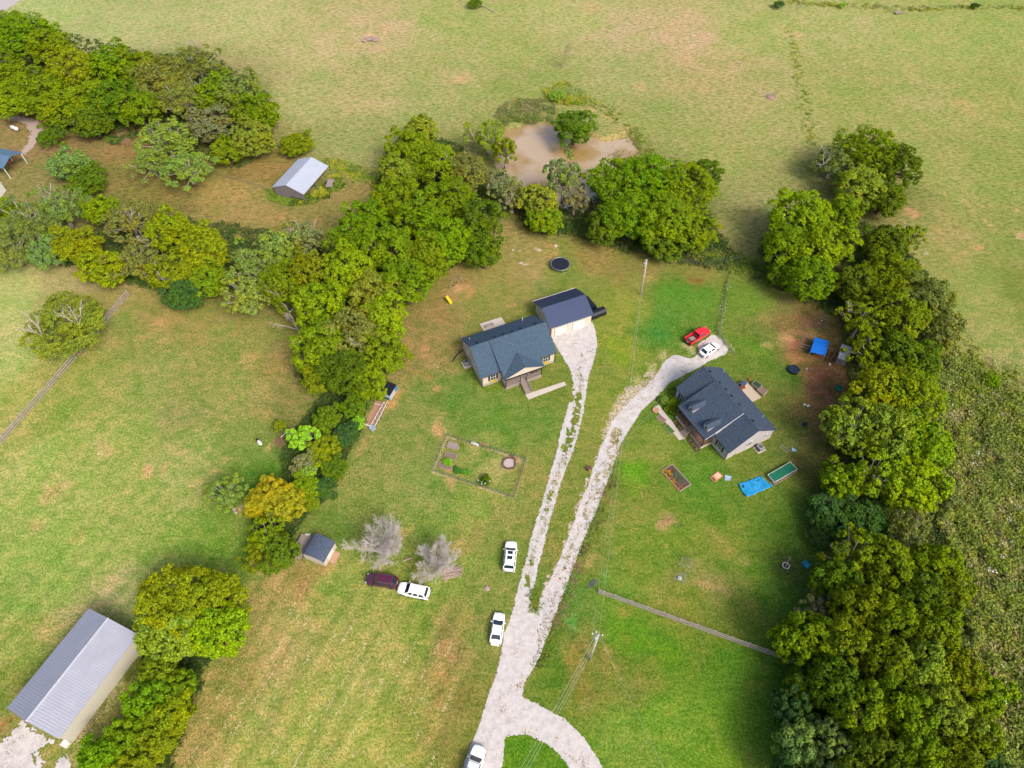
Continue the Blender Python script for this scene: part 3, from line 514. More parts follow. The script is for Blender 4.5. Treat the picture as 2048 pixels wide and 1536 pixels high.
T = [
 # upper left woods
 (-20,60,60,12,'G','dense','bright green tree cut by the top left edge above the rest',GA),(45,70,62,13,'G','dense','tall bright green tree, topmost in the upper left woods',GA),(95,95,44,12,'M','dense','round olive tree at the upper right of the leftmost clump',GA),
 (-10,150,60,12,'M','dense','dark green tree cut by the left edge below the topmost one',GA),(30,195,54,10,'Y','dense','yellow green tree above the dirt track at the left edge',GA),(80,180,56,12,'M','dense','broad green tree just right of the dirt track trees',GA),(122,215,46,10,'M','dense','yellow green tree low above the track bend',GA),
 (150,140,48,13,'Y','dense','yellow topped tree in the upper left woods, the brightest there',GA),(180,200,50,12,'M','dense','dense green tree below the bright yellow topped one',GA),(225,130,46,13,'G','dense','vivid green round topped tree right of the yellow topped one',GA),(232,200,50,12,'K','dense','deep green tree in the middle of the upper left woods',GA),(185,245,36,8,'K','dense','low dark green tree at the lower edge of the woods',GA),
 (285,140,42,12,'M','dense','medium green tree between vivid green and dull olive ones',GA),(275,215,44,11,'G','dense','green tree above the yellow green loose one',GA),(322,160,52,13,'O','dense','dull olive tree in the middle right of the upper woods',GA),(392,125,44,13,'O','open','brownish thin topped tree with a pale dead branch',GA,1),(365,200,50,12,'O','open','olive tree with pale limbs showing under the thin topped one',GA,1),
 (435,190,46,12,'M','dense','dark green tree left of the tallest right end trees',GA),(480,190,48,13,'O','dense','olive brown tree at the upper right of the woods',GA),(425,245,46,10,'B','dense','brownish tree in the lower right part of the woods',GA),(515,225,42,12,'M','dense','rounded olive tree at the pasture corner of the woods',GA),(505,275,42,10,'E','dense','yellow green tree at the right end of the woods',GA),(455,300,34,7,'M','dense','small olive tree at the foot of the woods above brown paddock',GA),
 (330,282,60,10,'L','open','pale yellow green loose tree standing out from the woods',GA),(372,335,50,9,'L','open','lower yellow green loose tree beside the paddock path',GA),(300,322,40,8,'L','open','small pale loose tree at the left of the yellow green pair',GA),
 (594,287,34,5,'M','dense','round low tree with yellow leaves above the pole barn',None),
 (101,268,30,5,'K','willow','round drooping dark tree by the dirt track bend',None,0,None,0),
 (140,328,42,7,'W','dense','whitish green round tree below the track bend',None),(176,360,40,6,'K','dense','darker green tree joined to the whitish one, lower right',None),
 (15,425,26,7,'Y','dense','yellow green tree cut by left edge below the white shed',None),
 # tree row between paddock and left lawn
 (50,440,56,10,'W','willow','grey green willowy tree at the left end of the row',GB,1),(120,415,52,10,'W','willow','grey green willowy tree with pale limbs in the left row',GB,2),(20,500,50,8,'W','willow','low grey green tree cut by the left edge above the lawn',GB,0),(95,500,40,8,'W','willow','small grey green tree in front of the willowy pair',GB,1),
 (155,490,44,10,'Y','dense','bright yellow tree between grey green and olive ones',GB),(205,535,42,9,'Y','dense','bright yellow green tree at the fence end',GB),(205,420,34,9,'M','dense','green tree on the paddock side of the left row',GB),(255,440,50,11,'O','open','dull olive thin tree, upper one in the left row',GB,1),(275,520,52,10,'O','open','dull olive thin tree above the fence end',GB,1),
 (345,465,48,12,'Y','dense','bright yellow green round tree in the middle of the left row',GB),(410,500,50,11,'Y','dense','bright yellow green tree at the right of the middle pair',GB),(345,545,44,9,'M','dense','green tree with a pale dead branch over the dark shrub',GB,1),(420,560,38,8,'M','dense','green tree right of the dark blue green one',GB),(368,588,38,7,'D','dense','dark blue green low tree at the lawn edge',GB),
 (505,530,48,11,'L','open','light green airy tree left of the pale dead snag',GB),(495,590,46,10,'L','open','light green airy tree drooping over the lawn edge',GB),(560,500,40,11,'L','dense','light green tree topping the middle of the row',GB),(605,480,42,11,'B','open','thin greyish tree with many bare branches by the paddock',GB,3),(565,570,48,11,'M','dense','green tree behind the pale dead snag',GB,1),
 (625,545,46,12,'M','dense','olive green tree right of the thin greyish one',GC),(640,610,52,13,'Y','dense','large yellow green tree above the left lawn corner',GC),
 (700,480,46,12,'G','dense','rounded fresh green tree at the brown paddock corner',GC),(735,440,44,12,'G','dense','fresh green round tree nearest the paddock on the ridge',GC),(700,545,52,13,'Y','dense','yellow green tree in the heart of the tree belt',GC),(770,500,54,13,'G','dense','broad fresh green tree in the middle of the belt',GC),(745,590,52,12,'E','dense','yellow green tree left of the swing set',GC),(810,560,54,12,'G','dense','green tree overhanging the swing set',GC),(850,520,48,12,'M','dense','green tree above the swing set and bare dirt',GC),
 (645,690,56,13,'M','dense','olive tree at the left lawn corner of the belt',GC),(705,670,56,13,'O','dense','dull olive tree in the lower part of the belt',GC,1),(765,640,50,12,'Y','dense','yellow green tree above the beige house left side',GC),(690,745,54,11,'K','dense','deep green tree just above the hedge shrubs',GC),(765,705,46,11,'M','dense','green tree just above the white coop',GC),(735,765,36,9,'M','dense','green tree overhanging the black coop roof',GC),(640,755,34,8,'M','dense','small green tree on the left lawn side of the belt',GC),
 (790,400,46,13,'G','dense','round fresh green tree on top of the belt',GC),(845,430,52,13,'G','dense','large fresh green tree in the upper belt',GC),(905,400,50,12,'G','dense','fresh green tree just left of the dark ones',GC),(890,480,54,12,'G','dense','large green tree over the back lawn edge',GC),(960,440,46,12,'K','dense','dark green tree facing the back lawn',GC),(965,500,38,9,'K','dense','lower dark green tree over the back lawn',GC),
 (820,300,48,11,'M','dense','olive tree at the upper left of the pond belt',GC),(800,345,40,10,'E','dense','yellow green tree at the paddock corner of the belt',GC),(870,330,52,12,'M','dense','olive tree between pond and paddock',GC,1),(930,345,44,11,'O','dense','olive tree with pale limbs left of the pond',GC,1),(840,262,34,10,'E','dense','yellow green small tree topmost on the belt',GC),
 # around the pond
 (975,270,40,10,'E','open','yellow leaved tree with pale bare limbs left of the pond',GD,3),(1010,300,24,9,'M','open','thin tree with bare limbs over the pond edge',GD,3),(1005,370,34,9,'B','open','greyish half bare tree between belt and pond',GD,3),(1025,400,26,7,'B','open','low grey brown half bare tree below the pond',GD,2),(1075,400,40,9,'E','dense','yellow green tree below the pond, left of the tall thin one',GD),(1090,440,34,7,'M','dense','low yellow green tree on the back lawn edge',GD),
 (1128,350,38,14,'W','open','tall thin grey tree with pale trunk in front of the pond',GD,3),(1150,400,24,8,'B','open','low thin brownish tree by the tall pale trunk',GD,2),(1148,254,44,8.5,'K','dense','dark green round tree on the pond island',None),(1115,190,18,2.6,'L','bush','light green shrub above the pond island',None),
 (1230,365,58,12,'G','dense','bright green tree right of the pond',GD),(1300,355,62,13,'G','dense','large bright green tree, crown top facing the pasture',GD),(1370,375,58,12,'M','dense','green tree at the right side of the big group',GD),(1405,350,36,10,'K','dense','dark green tree at the right edge of the big group',GD,1),(1265,430,60,12,'G','dense','broad green tree overhanging the back lawn',GD),(1335,440,60,12,'M','dense','broad olive green tree behind the utility pole',GD),(1210,450,40,9,'K','dense','lower deep green tree left of the big group',GD),(1390,465,44,9,'M','dense','low green tree at the right foot of the big group',GD),(1330,490,40,7,'K','dense','low deep green tree right above the utility pole',GD),
 # right row
 (1670,320,44,10,'O','open','dull tree with a grey dead top at the left of the pasture pair',GE,3),(1735,300,58,13,'M','dense','large olive tree standing out in the right pasture',GE),(1790,330,46,12,'K','dense','dark olive tree at the right of the pasture pair',GE),(1720,370,46,10,'E','dense','yellow green part of the pasture pair, lower middle',GE),(1770,395,40,8,'K','dense','lower olive tree with pale dead trunks below the pasture pair',GE,2),
 (1688,425,34,10,'M','dense','small olive tree filling the gap between the pasture pair and bright pair',GE),(1600,430,58,13,'Y','dense','bright yellow green tree at the left of the right row',GE),(1650,490,56,12,'Y','dense','bright yellow tree at the right of the bright pair',GE),(1570,490,50,11,'G','dense','green tree at the pasture corner of the right row',GE),(1620,555,50,10,'G','dense','green tree above the dirt yard',GE),(1560,550,26,6,'K','dense','low dark green tree at the lawn corner',GE),
 (1765,490,42,11,'K','dense','deep green tree below the pasture gap',GE),(1815,475,26,8,'M','open','small thin tree with white dead sticks at the pasture edge',GE,4),(1720,570,46,10,'K','dense','deep green tree right of the bright pair',GE),(1785,555,50,12,'M','dense','olive green tree facing the right pasture',GE),
 (1850,600,52,12,'O','dense','dull olive tree bulging into the right pasture',GE),(1800,630,52,12,'M','dense','olive tree right of the dog kennels',GE),(1725,640,44,10,'M','open','thin green tree over the kennels',GE,1),(1880,660,42,10,'O','dense','dull olive tree at the lower pasture corner',GE),(1740,700,42,9,'M','open','green tree over the metal roofed shed',GE),(1800,710,46,10,'K','dense','dark green tree below the metal roofed shed',GE),(1850,715,34,8,'K','dense','dark tree where pasture meets the weedy field',GE),
 (1760,780,56,13,'Y','dense','bright yellow green tree beside the dirt yard',GE),(1815,790,54,13,'Y','dense','bright yellow green tree by the weedy field',GE),(1700,850,54,12,'E','open','yellow green feathery tree over the dirt yard',GE,1),(1770,870,56,13,'E','dense','yellow green tree in the middle of the right row',GE,1),(1840,890,56,12,'Y','dense','yellow green tree bulging towards the weedy field',GE),(1745,945,52,12,'Y','open','yellow leaved tree level with the blue tarp',GE,1),(1820,970,58,12,'Y','dense','large yellow green tree right of the dark thicket',GE,1),(1880,1000,40,9,'O','open','dull thin tree fading into the weedy field',GE,1),(1680,960,36,8,'M','dense','low green tree at the lawn edge above dark thicket',GE),
 (1660,1030,46,5,'D','dense','dark green thicket tree at the lawn edge',GE),(1725,1035,44,6,'D','dense','dark blue green thicket tree under the yellow trees',GE),(1640,1075,26,3,'D','bush','low dark shrub below the dark thicket',GE),(1820,1060,40,9,'O','open','dull olive tree between right row and forest',GE,1),
 # forest lower right
 (1710,1110,54,12,'M','open','feathery olive tree, topmost of the lower right forest',GF,1),(1770,1130,54,12,'M','dense','olive tree second from the top in the forest',GF),(1870,1130,46,10,'M','dense','green tree at the top right of the forest',GF),(1670,1160,44,10,'K','dense','dark olive tree at the lawn side of the forest top',GF),(1895,1190,46,10,'M','dense','green tree on the weedy field side of the forest',GF),(1830,1190,48,12,'K','dense','deep olive tree in the upper forest',GF),
 (1645,1200,34,6,'B','open','greyish low tree with light tips at the lawn edge',GF),(1625,1235,30,6,'B','open','greyish brown low tree above the board fence end',GF),(1725,1215,50,13,'M','dense','olive green domed tree in the forest middle left',GF),(1780,1240,50,13,'M','dense','olive green domed tree in the forest middle',GF),(1580,1285,34,10,'M','dense','green tree standing over the board fence end',GF),(1625,1270,46,12,'M','dense','round olive tree beside the board fence end',GF),(1690,1290,54,13,'M','dense','broad olive tree inside the forest above the fence line',GF),(1860,1260,52,13,'M','dense','olive tree at the forest right side',GF),(1920,1260,40,9,'O','dense','dull tree at the forest edge by flowering weeds',GF),
 (1760,1320,54,14,'M','dense','broad olive crown at the forest centre',GF,1),(1830,1340,54,14,'E','dense','lighter yellow crown right of the forest centre',GF),(1905,1340,50,12,'M','dense','olive crown right side of the forest below the edge bend',GF),(1665,1360,52,12,'K','dense','darker crown left of the forest centre',GF),(1965,1390,44,9,'M','dense','green tree at the far right forest edge',GF),(1610,1370,38,7,'K','dense','low dark tree on the lawn side below the fence',GF),
 (1590,1420,42,7,'D','dense','very dark green tree at the lower lawn edge',GF),(1720,1420,54,13,'M','dense','yellowish olive crown in the lower forest',GF,1),(1800,1420,56,14,'M','dense','large olive crown in the lower forest middle',GF,1),(1880,1430,54,13,'E','dense','lighter olive crown in the lower right forest',GF),(1945,1460,50,11,'M','dense','olive tree right end of the lower forest',GF),
 (1600,1490,48,9,'W','dense','grey green tree at the bottom left of the forest',GF),(1660,1500,44,10,'W','dense','grey green tree right of its twin at the forest bottom',GF),(1740,1500,50,12,'K','dense','dark olive crown near the bottom edge',GF),(1820,1510,54,13,'M','dense','olive crown near the bottom edge, middle',GF),(1900,1520,52,12,'M','dense','olive crown near the bottom edge, right of middle',GF),(1970,1540,46,8,'D','dense','dark tree at the bottom right corner',GF),(1600,1560,50,9,'D','dense','dark tree cut by the bottom edge at the forest left',GF),(1700,1570,54,11,'K','dense','dark crown cut by the bottom edge',GF),(1800,1590,54,12,'M','dense','olive crown mostly below the bottom edge',GF),
 # middle hedge
 (605,875,30,3.6,'U','open','vivid lime green small tree at the hedge left side',GH),(560,850,14,2.4,'M','bush','small olive shrub left of the lime green tree',GH),(655,835,28,4,'K','dense','dark green bush below the belt trees',GH),(692,868,26,3.6,'D','dense','dark green bush beside the wire run',GH),(650,900,34,3.6,'M','dense','olive bush in the hedge middle',GH),(610,930,28,3.2,'B','dense','brownish bush below the lime green tree',GH),(668,935,26,3.4,'K','dense','dark leafy bush on the right side of the hedge',GH),(618,945,16,3.4,'U','open','small lime green sprout in the lower hedge',GH),(610,975,30,3.4,'M','dense','olive bush right of the orange tinted tree',GH),(650,975,28,3.0,'D','bush','dark shrub at the lower right of the hedge',GH),(708,812,24,4,'K','dense','dark bush left of the white coop',GH),(620,1005,22,3.0,'M','bush','small green shrub at the hedge lower end',GH),(715,845,16,2.4,'U','bush','bright green shrub next to the wire run',GH),
 (545,985,36,6,'R','dense','orange and yellow tinted tree at the hedge lower end',None),(575,1010,34,5.5,'R','dense','yellow orange tree right below the other orange one',None),(515,1010,28,5,'R','dense','small orange tinted tree nearest the light green one',None),
 (535,1070,40,6,'M','open','dark olive feathery tree left of the cream shed',None),(560,1105,36,6,'K','dense','green tree over the plank trailer',None),(515,1110,30,5,'M','open','olive feathery tree at the left lawn corner',None),
 (448,985,38,5.5,'L','open','light green airy tree alone on the left lawn edge',None),
 # beside the metal barn
 (345,1205,72,10,'Y','dense','upper part tree of the big yellow round group by the barn',GI),(418,1198,66,10,'Y','dense','right hand tree of the big yellow round group by the barn',GI),(432,1258,58,9,'Y','dense','right lower tree of the big yellow round group by the mown field',GI),(345,1268,64,9,'E','dense','olive yellow tree touching the metal barn roof',GI),
 (318,1348,38,7,'M','dense','green tree right of the barn middle',GI),(352,1378,34,7,'G','dense','green tree bulging towards the mown field',GI),(300,1400,46,8,'G','dense','green tree right of the barn lower wall',GI),(340,1430,42,7,'M','dense','green tree at the mown field edge above the bottom',GI),(262,1470,44,7,'G','dense','green tree below the barn corner',GI),(315,1475,40,7,'M','dense','green tree near the bottom edge by the mown field',GI),(205,1515,44,6,'G','dense','green tree cut by the bottom edge right of the gravel patch',GI),(265,1535,44,6,'M','dense','olive tree cut by the bottom edge',GI),(308,1315,16,3.0,'U','bush','lime green shrub between barn and yellow trees',GI),
 (133,648,76,8.5,'E','dense','lone willowy yellow green tree with bare tips by the fence',None,3),
 # small growth
 (950,6,16,2.6,'K','bush','dark shrub by the fallen branch at the top',None),(1558,8,12,2.4,'D','bush','dark round shrub at the top of the pasture',None),(1951,11,9,2.2,'D','bush','small dark shrub at the top right',None),(1685,10,8,1.8,'U','bush','tiny bright green shrub at the top right fence',None),
 (1985,760,18,2.6,'G','bush','bright green shrub at the corner of the weedy field',None),
 (1375,820,0,0,'','','',None),
]
for i, q in enumerate(T):
    if not q[4]: continue
    tree(q[0],q[1],q[2],q[3],q[4],q[5],q[6],q[7],var=i,dead=(q[8] if len(q)>8 else 0))
def shrub_at(p, r, h, pal, label, var=0, style='bush', name='shrub', cat='shrub', group=None):
    t = thing(name, label, cat, (p[0],p[1],0), var*1.3, group); me, lc, lr = crown_mesh(style, 2.5, var%2)
    o = bpy.data.objects.new('foliage', me); COL.objects.link(o); o.parent = t; o.location = (0,0,h*.45); o.scale = (r/2.5,r/2.5,h*.5/2.3); o.color = PAL[pal]+(1,)
    tm = trunk_mesh(style, 2.5, var%2, bark); s_ = bpy.data.objects.new('stem', tm); COL.objects.link(s_); s_.parent = t; s_.location = (0,0,h*.45); s_.scale = (r/2.5,r/2.5,h*.45/3.1); return t

# leafless grey trees on the lawn
greyt = mat('grey_twigs', (.42,.385,.365), .9, var=.1, scale=1); 
for (px, py, sd_, Rr, lb, off) in ((774,1110,5,5.2,'larger grey leafless tree beside the shed, many feathery stems',((-.3,0),)),(880,1138,9,4.2,'smaller grey leafless tree between shed and driveway',((0,0),))):
    p = W(px,py); t = thing('bare_tree', lb, 'tree', p, 0, 'grey leafless trees')
    me = bare_mesh(sd_, Rr, 19, 13, 9, 7, .014, 1.0); me.materials.append(greyt); link('branches', me, t, (0,0,.9))
    m = MB(); m.tube((0,0,-.05),(0,0,1.0),.2,.17,9)
    for k in range(4): m.tube((0,0,.1),(.4*math.cos(k*1.6),.4*math.sin(k*1.6),-.02),.1,.04,5)
    m.build('trunk', greyt, t)
# pale dead snag over the left lawn and the lone pasture sapling
for (px,py,Rr,sd_,lb,rz) in ((600,668,5.0,11,'pale dead snag leaning out over the left lawn edge',0),):
    p = W(px,py); t = thing('dead_tree', lb, 'tree', p, rz); me = bare_mesh(sd_, Rr, 3, 5, 3, 0, .06, 1.5); me.materials.append(deadm); o = link('branches', me, t, (0,0,1.2)); m = MB(); m.tube((0,0,-.05),(0,0,1.25),.2,.17,9); m.build('trunk', deadm, t); o.rotation_euler = (0,-.5,0)
p = W(1124,138); t = thing('sapling', 'slender sparse pale sapling alone on the pasture above the pond', 'tree', p)
m = MB(); m.path([(0,0,0),(.3,0,2.0),(.9,0,4.5),(1.6,.2,7.5)],.09,6); 
rg = random.Random(3)
for k in range(16): f = .25+.045*k; q = Vector((1.6*f**1.3,.1,7.5*f)); m.tube(q,q+Vector((rg.uniform(-1,1),rg.uniform(-1,1),rg.uniform(.5,1.4))),.03,.01,4,False)
m.build('trunk', deadm, t)
rng = np.random.default_rng(4); C = np.stack([rng.uniform(.1,1,500)**.8]*3,1)*np.array([1.6,.1,7.5])+rng.normal(size=(500,3))*np.array([.75,.75,.5])
V, F = leaf_faces(C, rng.normal(size=(500,3))+np.array([0,0,1]), rng.uniform(.1,.22,500), rng); o = link('crown', np_mesh('sapling_leaves', V, F, LEAF, {'tone': np.full(2000,.5)}), t); o.color = (.16,.20,.05,1)

# ------------------------------------------------------------------ growth nobody could count
def patch(name, label, pts_px, n, hmin, hmax, leaf, cols, seed=0, clump=.5, dens_noise=.0, up=.6, per=10, along=None, width=1.0, jit=.3, mixn=.10):
    """low growth: small clumps of leaf faces scattered over an outline (or along a line) of photo spots; per-vertex tint picks the plant"""
    rng = np.random.default_rng(seed)
    if along is None:
        poly = [tuple(W(x,y)[:2]) for x,y in pts_px]; xs = [p[0] for p in poly]; ys = [p[1] for p in poly]
        X = rng.uniform(min(xs),max(xs),n*4); Y = rng.uniform(min(ys),max(ys),n*4)
        k = inpoly(X+ (fbm(X/2,Y/2,seed,3)-.5)*2.5, Y+(fbm(X/2,Y/2,seed+1,3)-.5)*2.5, poly)
        if dens_noise: k &= fbm(X/1.8,Y/1.8,seed+5,3) > dens_noise
        X = X[k][:n]; Y = Y[k][:n]
    else:
        P = [W(x,y) for x,y in along]; L_ = [(b-a).length for a,b in zip(P[:-1],P[1:])]; X=[];Y=[]
        for a,b,l in zip(P[:-1],P[1:],L_):
            m_ = int(n*l/sum(L_)); f = rng.uniform(0,1,m_); X.append(a.x+(b.x-a.x)*f+rng.normal(size=m_)*width*.5); Y.append(a.y+(b.y-a.y)*f+rng.normal(size=m_)*width*.5)
        X=np.concatenate(X);Y=np.concatenate(Y)
        if dens_noise: k = fbm(X/1.1,Y/1.1,seed+5,3) > dens_noise; X=X[k];Y=Y[k]
    n = len(X); cs = np.array(cols); sel = (fbm(X/3.6,Y/3.6,seed+8,5)*2.0-.5+rng.normal(0,mixn,n)); ci = np.clip((sel*len(cs)).astype(int),0,len(cs)-1)
    hh = hmin+(hmax-hmin)*np.clip(fbm(X/1.5,Y/1.5,seed+2,3)*1.6-.3+rng.normal(0,.12,n),0,1)
    C = np.repeat(np.stack([X,Y,hh*.5],1),per,0); hr = np.repeat(hh,per)
    C += rng.normal(size=C.shape)*np.stack([np.full(len(hr),clump),np.full(len(hr),clump),hr*.28],1)*.6; C[:,2] = np.clip(C[:,2],.03,None)
    Nn = rng.normal(size=C.shape)+np.array([0,0,up*2]); S = leaf*rng.uniform(.6,1.4,len(C)); V, F = leaf_faces(C, Nn, S, rng)
    col = np.repeat(cs[ci],per*4,0)*np.repeat(rng.uniform(1-jit,1+jit,(len(C),1)),4,0)
    m = MATS.get('low_growth')
    if m is None:
        m, t_, N_, L_2, P_ = nodes('low_growth'); a_ = N_.new('ShaderNodeAttribute'); a_.attribute_name='tint'; N_.remove(P_)
        d = N_.new('ShaderNodeBsdfDiffuse'); tr = N_.new('ShaderNodeBsdfTranslucent'); ms = N_.new('ShaderNodeMixShader'); ms.inputs[0].default_value=.22
        L_2.new(a_.outputs['Color'],d.inputs['Color']); L_2.new(a_.outputs['Color'],tr.inputs['Color']); L_2.new(d.outputs[0],ms.inputs[1]); L_2.new(tr.outputs[0],ms.inputs[2]); L_2.new(ms.outputs[0],N_['Material Output'].inputs['Surface']); MATS['low_growth']=m
    o = link(name, np_mesh(name, V, F, m, None, col)); return tag(o, label, None, None, 'stuff')
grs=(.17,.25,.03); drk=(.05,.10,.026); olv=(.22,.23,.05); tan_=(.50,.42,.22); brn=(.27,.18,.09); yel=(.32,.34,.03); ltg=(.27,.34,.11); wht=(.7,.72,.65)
patch('weedy_field', 'overgrown field of mixed tall weeds along the right edge', [(1850,700),(1905,712),(1960,745),(2010,770),(2140,830),(2160,1640),(1990,1640),(1985,1500),(1960,1350),(1920,1200),(1880,1060),(1860,950),(1850,850)], 13000, .3, 1.7, .30, [(.17,.20,.05),(.16,.22,.035),(.27,.29,.05),(.15,.21,.035),(.24,.24,.07),(.32,.30,.12),(.17,.22,.04),(.27,.29,.05),(.21,.18,.07),(.22,.24,.05),(.33,.31,.13)], 3, .42, 0, .9, 10, jit=.2, mixn=.05)
patch('tall_brush', 'taller brushy clumps standing in the weedy field', [(1850,700),(1905,712),(1975,755),(2040,790),(2160,1640),(1990,1640),(1985,1500),(1960,1350),(1920,1200),(1880,1060),(1860,950)], 1500, 1.2, 3.0, .26, [(.16,.23,.03),(.24,.28,.04),(.14,.20,.04),(.20,.26,.05)], 63, .75, .53, .9, 22, jit=.35)
patch('tall_brush', 'brush fringe where the weedy field meets the pasture', None, 420, .3, 1.6, .26, [(.16,.23,.03),(.24,.28,.04),(.30,.28,.12)], 64, .55, .40, .9, 14, [(1880,690),(1915,712),(1965,742),(2010,765),(2060,790),(2140,830)], 4.0)
patch('white_wildflowers', 'white flowering weed heads dotted over the weedy field', [(1900,760),(2010,800),(2100,850),(2100,1500),(2000,1480),(1940,1250),(1930,1130),(1880,900)], 60, 1.3, 1.7, .16, [wht], 13, .35, 0, .8, 16)
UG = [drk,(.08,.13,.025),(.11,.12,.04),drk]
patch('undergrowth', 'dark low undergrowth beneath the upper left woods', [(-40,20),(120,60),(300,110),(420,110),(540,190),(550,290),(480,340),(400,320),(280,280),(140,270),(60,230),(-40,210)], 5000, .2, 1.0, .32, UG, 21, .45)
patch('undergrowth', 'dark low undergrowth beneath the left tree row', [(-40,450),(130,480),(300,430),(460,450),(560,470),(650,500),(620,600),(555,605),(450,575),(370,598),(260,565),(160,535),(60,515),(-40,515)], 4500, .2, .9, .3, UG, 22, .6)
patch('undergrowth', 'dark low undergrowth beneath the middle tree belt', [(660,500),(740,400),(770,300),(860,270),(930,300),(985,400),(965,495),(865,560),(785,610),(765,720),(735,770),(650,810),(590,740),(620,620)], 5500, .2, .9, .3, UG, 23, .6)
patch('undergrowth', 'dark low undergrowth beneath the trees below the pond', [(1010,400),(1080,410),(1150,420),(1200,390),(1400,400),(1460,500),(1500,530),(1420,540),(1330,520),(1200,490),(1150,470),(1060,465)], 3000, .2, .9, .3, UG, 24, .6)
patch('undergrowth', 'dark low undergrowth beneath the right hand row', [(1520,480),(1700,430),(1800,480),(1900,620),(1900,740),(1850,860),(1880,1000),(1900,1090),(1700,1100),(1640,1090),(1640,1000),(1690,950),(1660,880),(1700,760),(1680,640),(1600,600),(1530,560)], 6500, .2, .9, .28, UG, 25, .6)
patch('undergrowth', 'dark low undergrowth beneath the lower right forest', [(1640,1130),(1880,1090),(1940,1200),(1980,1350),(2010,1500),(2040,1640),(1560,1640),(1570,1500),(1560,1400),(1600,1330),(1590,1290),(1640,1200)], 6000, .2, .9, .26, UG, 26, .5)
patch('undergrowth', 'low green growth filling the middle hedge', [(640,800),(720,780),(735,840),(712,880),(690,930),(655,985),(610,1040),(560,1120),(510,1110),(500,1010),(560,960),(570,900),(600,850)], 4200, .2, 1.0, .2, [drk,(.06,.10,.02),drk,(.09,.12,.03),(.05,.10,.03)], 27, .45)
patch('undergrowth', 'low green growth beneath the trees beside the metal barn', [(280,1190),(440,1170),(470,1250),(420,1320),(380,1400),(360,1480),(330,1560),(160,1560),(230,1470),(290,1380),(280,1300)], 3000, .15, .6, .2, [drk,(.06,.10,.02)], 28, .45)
patch('pond_bank_brush', 'reddish and green brush along the pond bank', [(985,235),(1010,205),(1060,200),(1110,200),(1108,240),(1060,250),(1020,250),(990,265)], 800, .2, 1.2, .24, [(.17,.20,.06),(.24,.22,.11),(.15,.23,.05),(.20,.21,.08),(.14,.20,.04)], 31, .5, .38)
patch('pond_bank_brush', 'green weeds on the far pond bank', [(1085,178),(1130,165),(1175,190),(1200,212),(1150,212),(1095,205)], 900, .3, 1.2, .24, [grs,yel,ltg], 32, .45)
patch('pond_bank_brush', 'scattered green tufts along the right pond bank', None, 500, .2, .7, .2, [grs,olv], 33, .3, .45, .6, 9, [(1190,212),(1240,235),(1275,275),(1300,310),(1260,330),(1240,300)], 2.5)
patch('tall_weeds', 'line of taller weeds across the pasture', None, 220, .2, .8, .24, [grs,yel,olv], 34, .4, .42, .6, 9, [(1578,60),(1590,100),(1598,160),(1612,200),(1618,250),(1625,290)], 1.6)
patch('tall_weeds', 'weeds along the wire fence behind the red pickup', None, 260, .1, .5, .15, [yel,grs,ltg], 35, .25, 0, .6, 9, [(1456,556),(1447,610),(1437,668),(1447,682),(1470,706)], .7)
patch('tall_weeds', 'tufts of weed in the gravel where the drives fork', None, 260, .1, .35, .12, [drk,grs,olv], 36, .2, .3, .6, 8, [(1072,1180),(1068,1200),(1070,1222)], 1.0)
patch('tall_weeds', 'grass tufts along the strip between the gravel wheel tracks', None, 600, .05, .16, .09, [(.14,.20,.04),(.17,.22,.05),olv], 37, .2, .42, .6, 7, [(1158,735),(1163,757),(1158,800),(1148,850),(1138,890),(1122,935),(1106,970),(1096,1010),(1085,1050),(1062,1120),(1054,1172)], .9)
patch('tall_weeds', 'grass tufts along the middle of the right gravel drive', None, 500, .05, .14, .09, [(.14,.19,.04),brn,olv], 38, .2, .5, .6, 7, [(1236,862),(1196,950),(1180,1005),(1165,1045),(1145,1090),(1130,1135),(1092,1230),(1074,1290)], .8)
patch('tall_weeds', 'rough grass fringe on the right side of the drive', None, 900, .06, .3, .12, [(.10,.10,.03),grs,brn], 39, .25, .35, .6, 7, [(1080,1330),(1105,1270),(1130,1200),(1150,1150),(1185,1070),(1215,990),(1235,930)], 1.3)
patch('tall_weeds', 'rough green growth around the pole barn', [(530,378),(560,392),(600,398),(640,380),(668,345),(680,350),(690,372),(640,402),(590,414),(545,400)], 900, .1, .6, .22, [grs,(.06,.11,.02),yel], 40, .35)
patch('tall_weeds', 'weedy growth along the fence line right of the pole barn', None, 500, .15, .7, .24, [grs,yel,(.07,.14,.03)], 41, .4, .3, .6, 9, [(655,322),(690,338),(735,352),(765,362)], 2.2)
patch('tall_weeds', 'dark weeds along the big tree foot and fence', None, 500, .15, .7, .24, [drk,grs,olv], 42, .4, .3, .6, 9, [(1400,505),(1440,520),(1480,528),(1515,545)], 3.0)
patch('tall_weeds', 'green growth by the paddock edge below the upper woods', [(205,272),(240,268),(262,272),(268,290),(240,292),(212,286)], 300, .1, .7, .22, [grs,drk,brn], 43, .35)
patch('tall_weeds', 'weeds along the far top fence', None, 500, .2, .9, .3, [grs,yel,olv], 44, .5, .45, .6, 8, [(1560,2),(1640,10),(1720,12),(1830,20),(1960,14),(2080,18)], 2.0)
patch('tall_weeds', 'rough grass at the lower wall of the metal barn', None, 300, .05, .4, .14, [grs,olv,tan_], 45, .25, .3, .6, 8, [(282,1320),(230,1385),(185,1440),(155,1482)], .8)
patch('tall_weeds', 'lush low leaves along the beige house front', None, 120, .05, .25, .14, [grs], 46, .2, .3, .6, 8, [(1000,776),(960,782)], .5)
